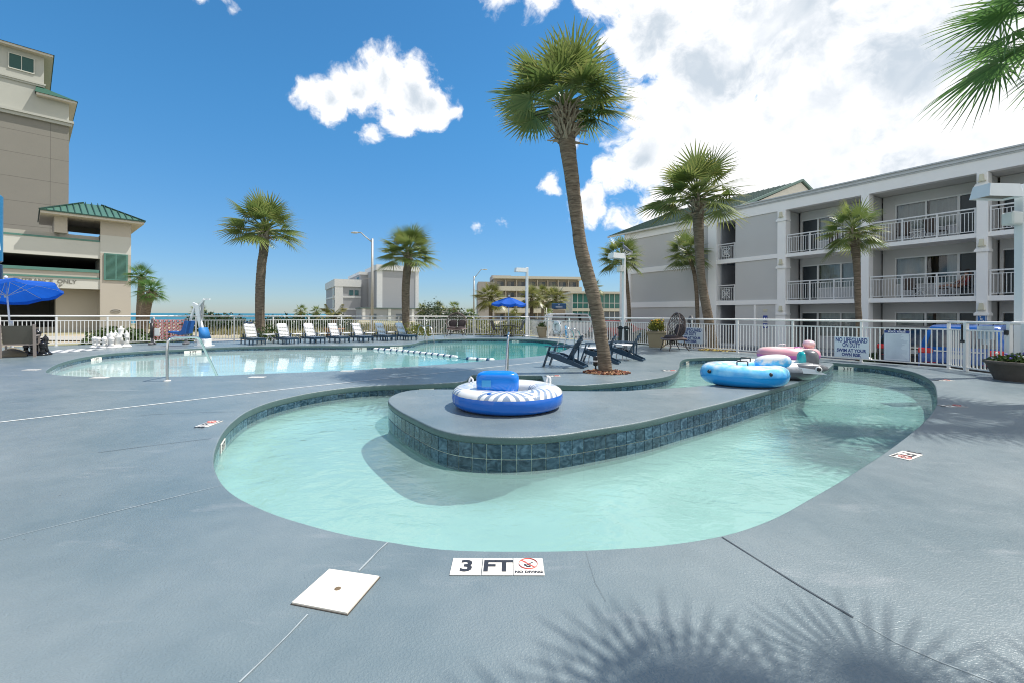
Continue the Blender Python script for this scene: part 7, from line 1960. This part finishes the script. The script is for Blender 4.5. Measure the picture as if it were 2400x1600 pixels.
    m2 = MB(); m2.box((-L_/2-.03, 0, bl-.20), (.012, .5, .13)); m2.build('licence_plate', M('plate_grey', (.42, .44, .44), .5), t)
    m2 = MB(); m2.box((-L_/2-.028, 0, bl-.06), (.02, 1.1, .03)); m2.build('chrome_strip', CHR, t)
    return t


cd = -edge_n; crz = math.atan2(cd.y, cd.x)
CBL = M('car_blue', (.008, .075, .30), .25, var=.05, coat=.8); CBK = M('car_black', (.010, .011, .013), .25, coat=.8); CWH = M('car_silver_white', (.62, .63, .64), .3, coat=.6); CRD = M('car_red', (.45, .03, .02), .3, coat=.6)
pc = D(2246, 800, 13.0); car('parked_car', 'bright blue utility vehicle parked behind the fence beside the rules sign', Vector((pc.x, pc.y, -.5))+cd*2.35, crz, CBL, 4.5, 1.84, 1.66, group='cars parked behind the fence')
pc2 = D(2108, 800, 15.3); car('parked_car', 'black car parked behind the pool rules sign', Vector((pc2.x, pc2.y, -.5))+cd*3.1, crz, CBK, 4.5, 1.82, 1.55, group='cars parked behind the fence')
car('parked_van', 'white silver minivan beyond the fence left of the big leaning trunk', gnd(1340, 40, -.5), R(6), CWH, 4.9, 1.9, 2.02, 'van', van=True)
car('parked_car', 'red car beyond the fence between the big trunk and the bird lamp', gnd(1452, 36, -.5), R(10), CRD, 4.4, 1.8, 1.5, group='cars parked behind the fence')
car('parked_car', 'dark car beyond the fence behind the life ring', gnd(1255, 44, -.5), R(8), CBK, 4.4, 1.8, 1.5, group='cars parked behind the fence')

# ------------------------------------------------------------------ person on the balcony
SKIN = M('skin', (.42, .24, .17), .55); SHIRT = M('red_print_cloth', (.35, .06, .06), .8, var=.8, scale=14); HAIR = M('hair_dark', (.03, .02, .015), .6)
pb = hl(.72, -.95, F2); ps = thing('person', 'person in a red patterned top lounging on the middle balcony with legs stretched out', 'person', pb, HROT)
# local: x away to the left along the wing (legs stretched that way)
J = {'pelvis': (0, 0, .50), 'belly': (-.06, 0, .66), 'chest': (-.13, 0, .88), 'neck': (-.16, 0, 1.02), 'head': (-.15, 0, 1.13), 'crown': (-.16, 0, 1.24),
     'hipL': (.06, .10, .50), 'kneeL': (.48, .12, .56), 'ankL': (.88, .11, .50), 'toeL': (.95, .11, .60), 'hipR': (.06, -.10, .50), 'kneeR': (.47, -.12, .58), 'ankR': (.87, -.10, .50), 'toeR': (.94, -.10, .60),
     'shL': (-.13, .19, .95), 'elL': (.0, .27, .74), 'haL': (.2, .22, .66), 'shR': (-.13, -.19, .95), 'elR': (-.32, -.34, .90), 'haR': (-.22, -.2, 1.12)}
ED = [('pelvis', 'belly'), ('belly', 'chest'), ('chest', 'neck'), ('neck', 'head'), ('head', 'crown'), ('pelvis', 'hipL'), ('hipL', 'kneeL'), ('kneeL', 'ankL'), ('ankL', 'toeL'), ('pelvis', 'hipR'), ('hipR', 'kneeR'), ('kneeR', 'ankR'), ('ankR', 'toeR'), ('chest', 'shL'), ('shL', 'elL'), ('elL', 'haL'), ('chest', 'shR'), ('shR', 'elR'), ('elR', 'haR')]
RD = {'pelvis': .13, 'belly': .125, 'chest': .13, 'neck': .055, 'head': .09, 'crown': .06, 'hip': .095, 'knee': .06, 'ank': .038, 'toe': .03, 'sh': .06, 'el': .04, 'ha': .03}
me = bpy.data.meshes.new('body'); ks = list(J); me.from_pydata([J[k] for k in ks], [(ks.index(a), ks.index(b)) for a, b in ED], []); me.materials.append(SKIN); ob = link(me, 'body', ps); ob.modifiers.new('skin', 'SKIN')
for i, k in enumerate(ks):
    r = RD.get(k, RD.get(k[:-1], .05)); me.skin_vertices[0].data[i].radius = (r, r)
me.skin_vertices[0].data[0].use_root = True; s2 = ob.modifiers.new('sub', 'SUBSURF'); s2.levels = 2; s2.render_levels = 2
me = bpy.data.meshes.new('top'); me.from_pydata([J['pelvis'], J['belly'], J['chest'], (-.15, 0, .98)], [(0, 1), (1, 2), (2, 3)], []); me.materials.append(SHIRT); ob = link(me, 'top', ps); ob.modifiers.new('skin', 'SKIN')
for i, r in enumerate((.165, .155, .17, .10)): me.skin_vertices[0].data[i].radius = (r*.9, r*1.15)
me.skin_vertices[0].data[0].use_root = True; s2 = ob.modifiers.new('sub', 'SUBSURF'); s2.levels = 2; s2.render_levels = 2
mb = MB(); mb.ell((-.18, 0, 1.17), (.105, .10, .11), 12, 8); mb.build('hair', HAIR, ps)
sling_chair('balcony_chair', 'dark chair under the person lounging on the middle balcony', hl(.70, -.95, F2), HROT, BROWN_S, group='chairs on the balconies')
ot = thing('footstool', 'low brown footstool under the stretched legs on the middle balcony', 'footstool', hl(1.42, -.95, F2), HROT)
mb = MB(); mb.cbox((0, 0, .42), (.4, .42, .06), .02); mb.build('seat', BROWN_S, ot)
for sx in (-.17, .17):
    for sy in (-.18, .18): mb = MB(); mb.box((sx, sy, .195), (.03, .03, .39)); mb.build('leg', DKF, ot)
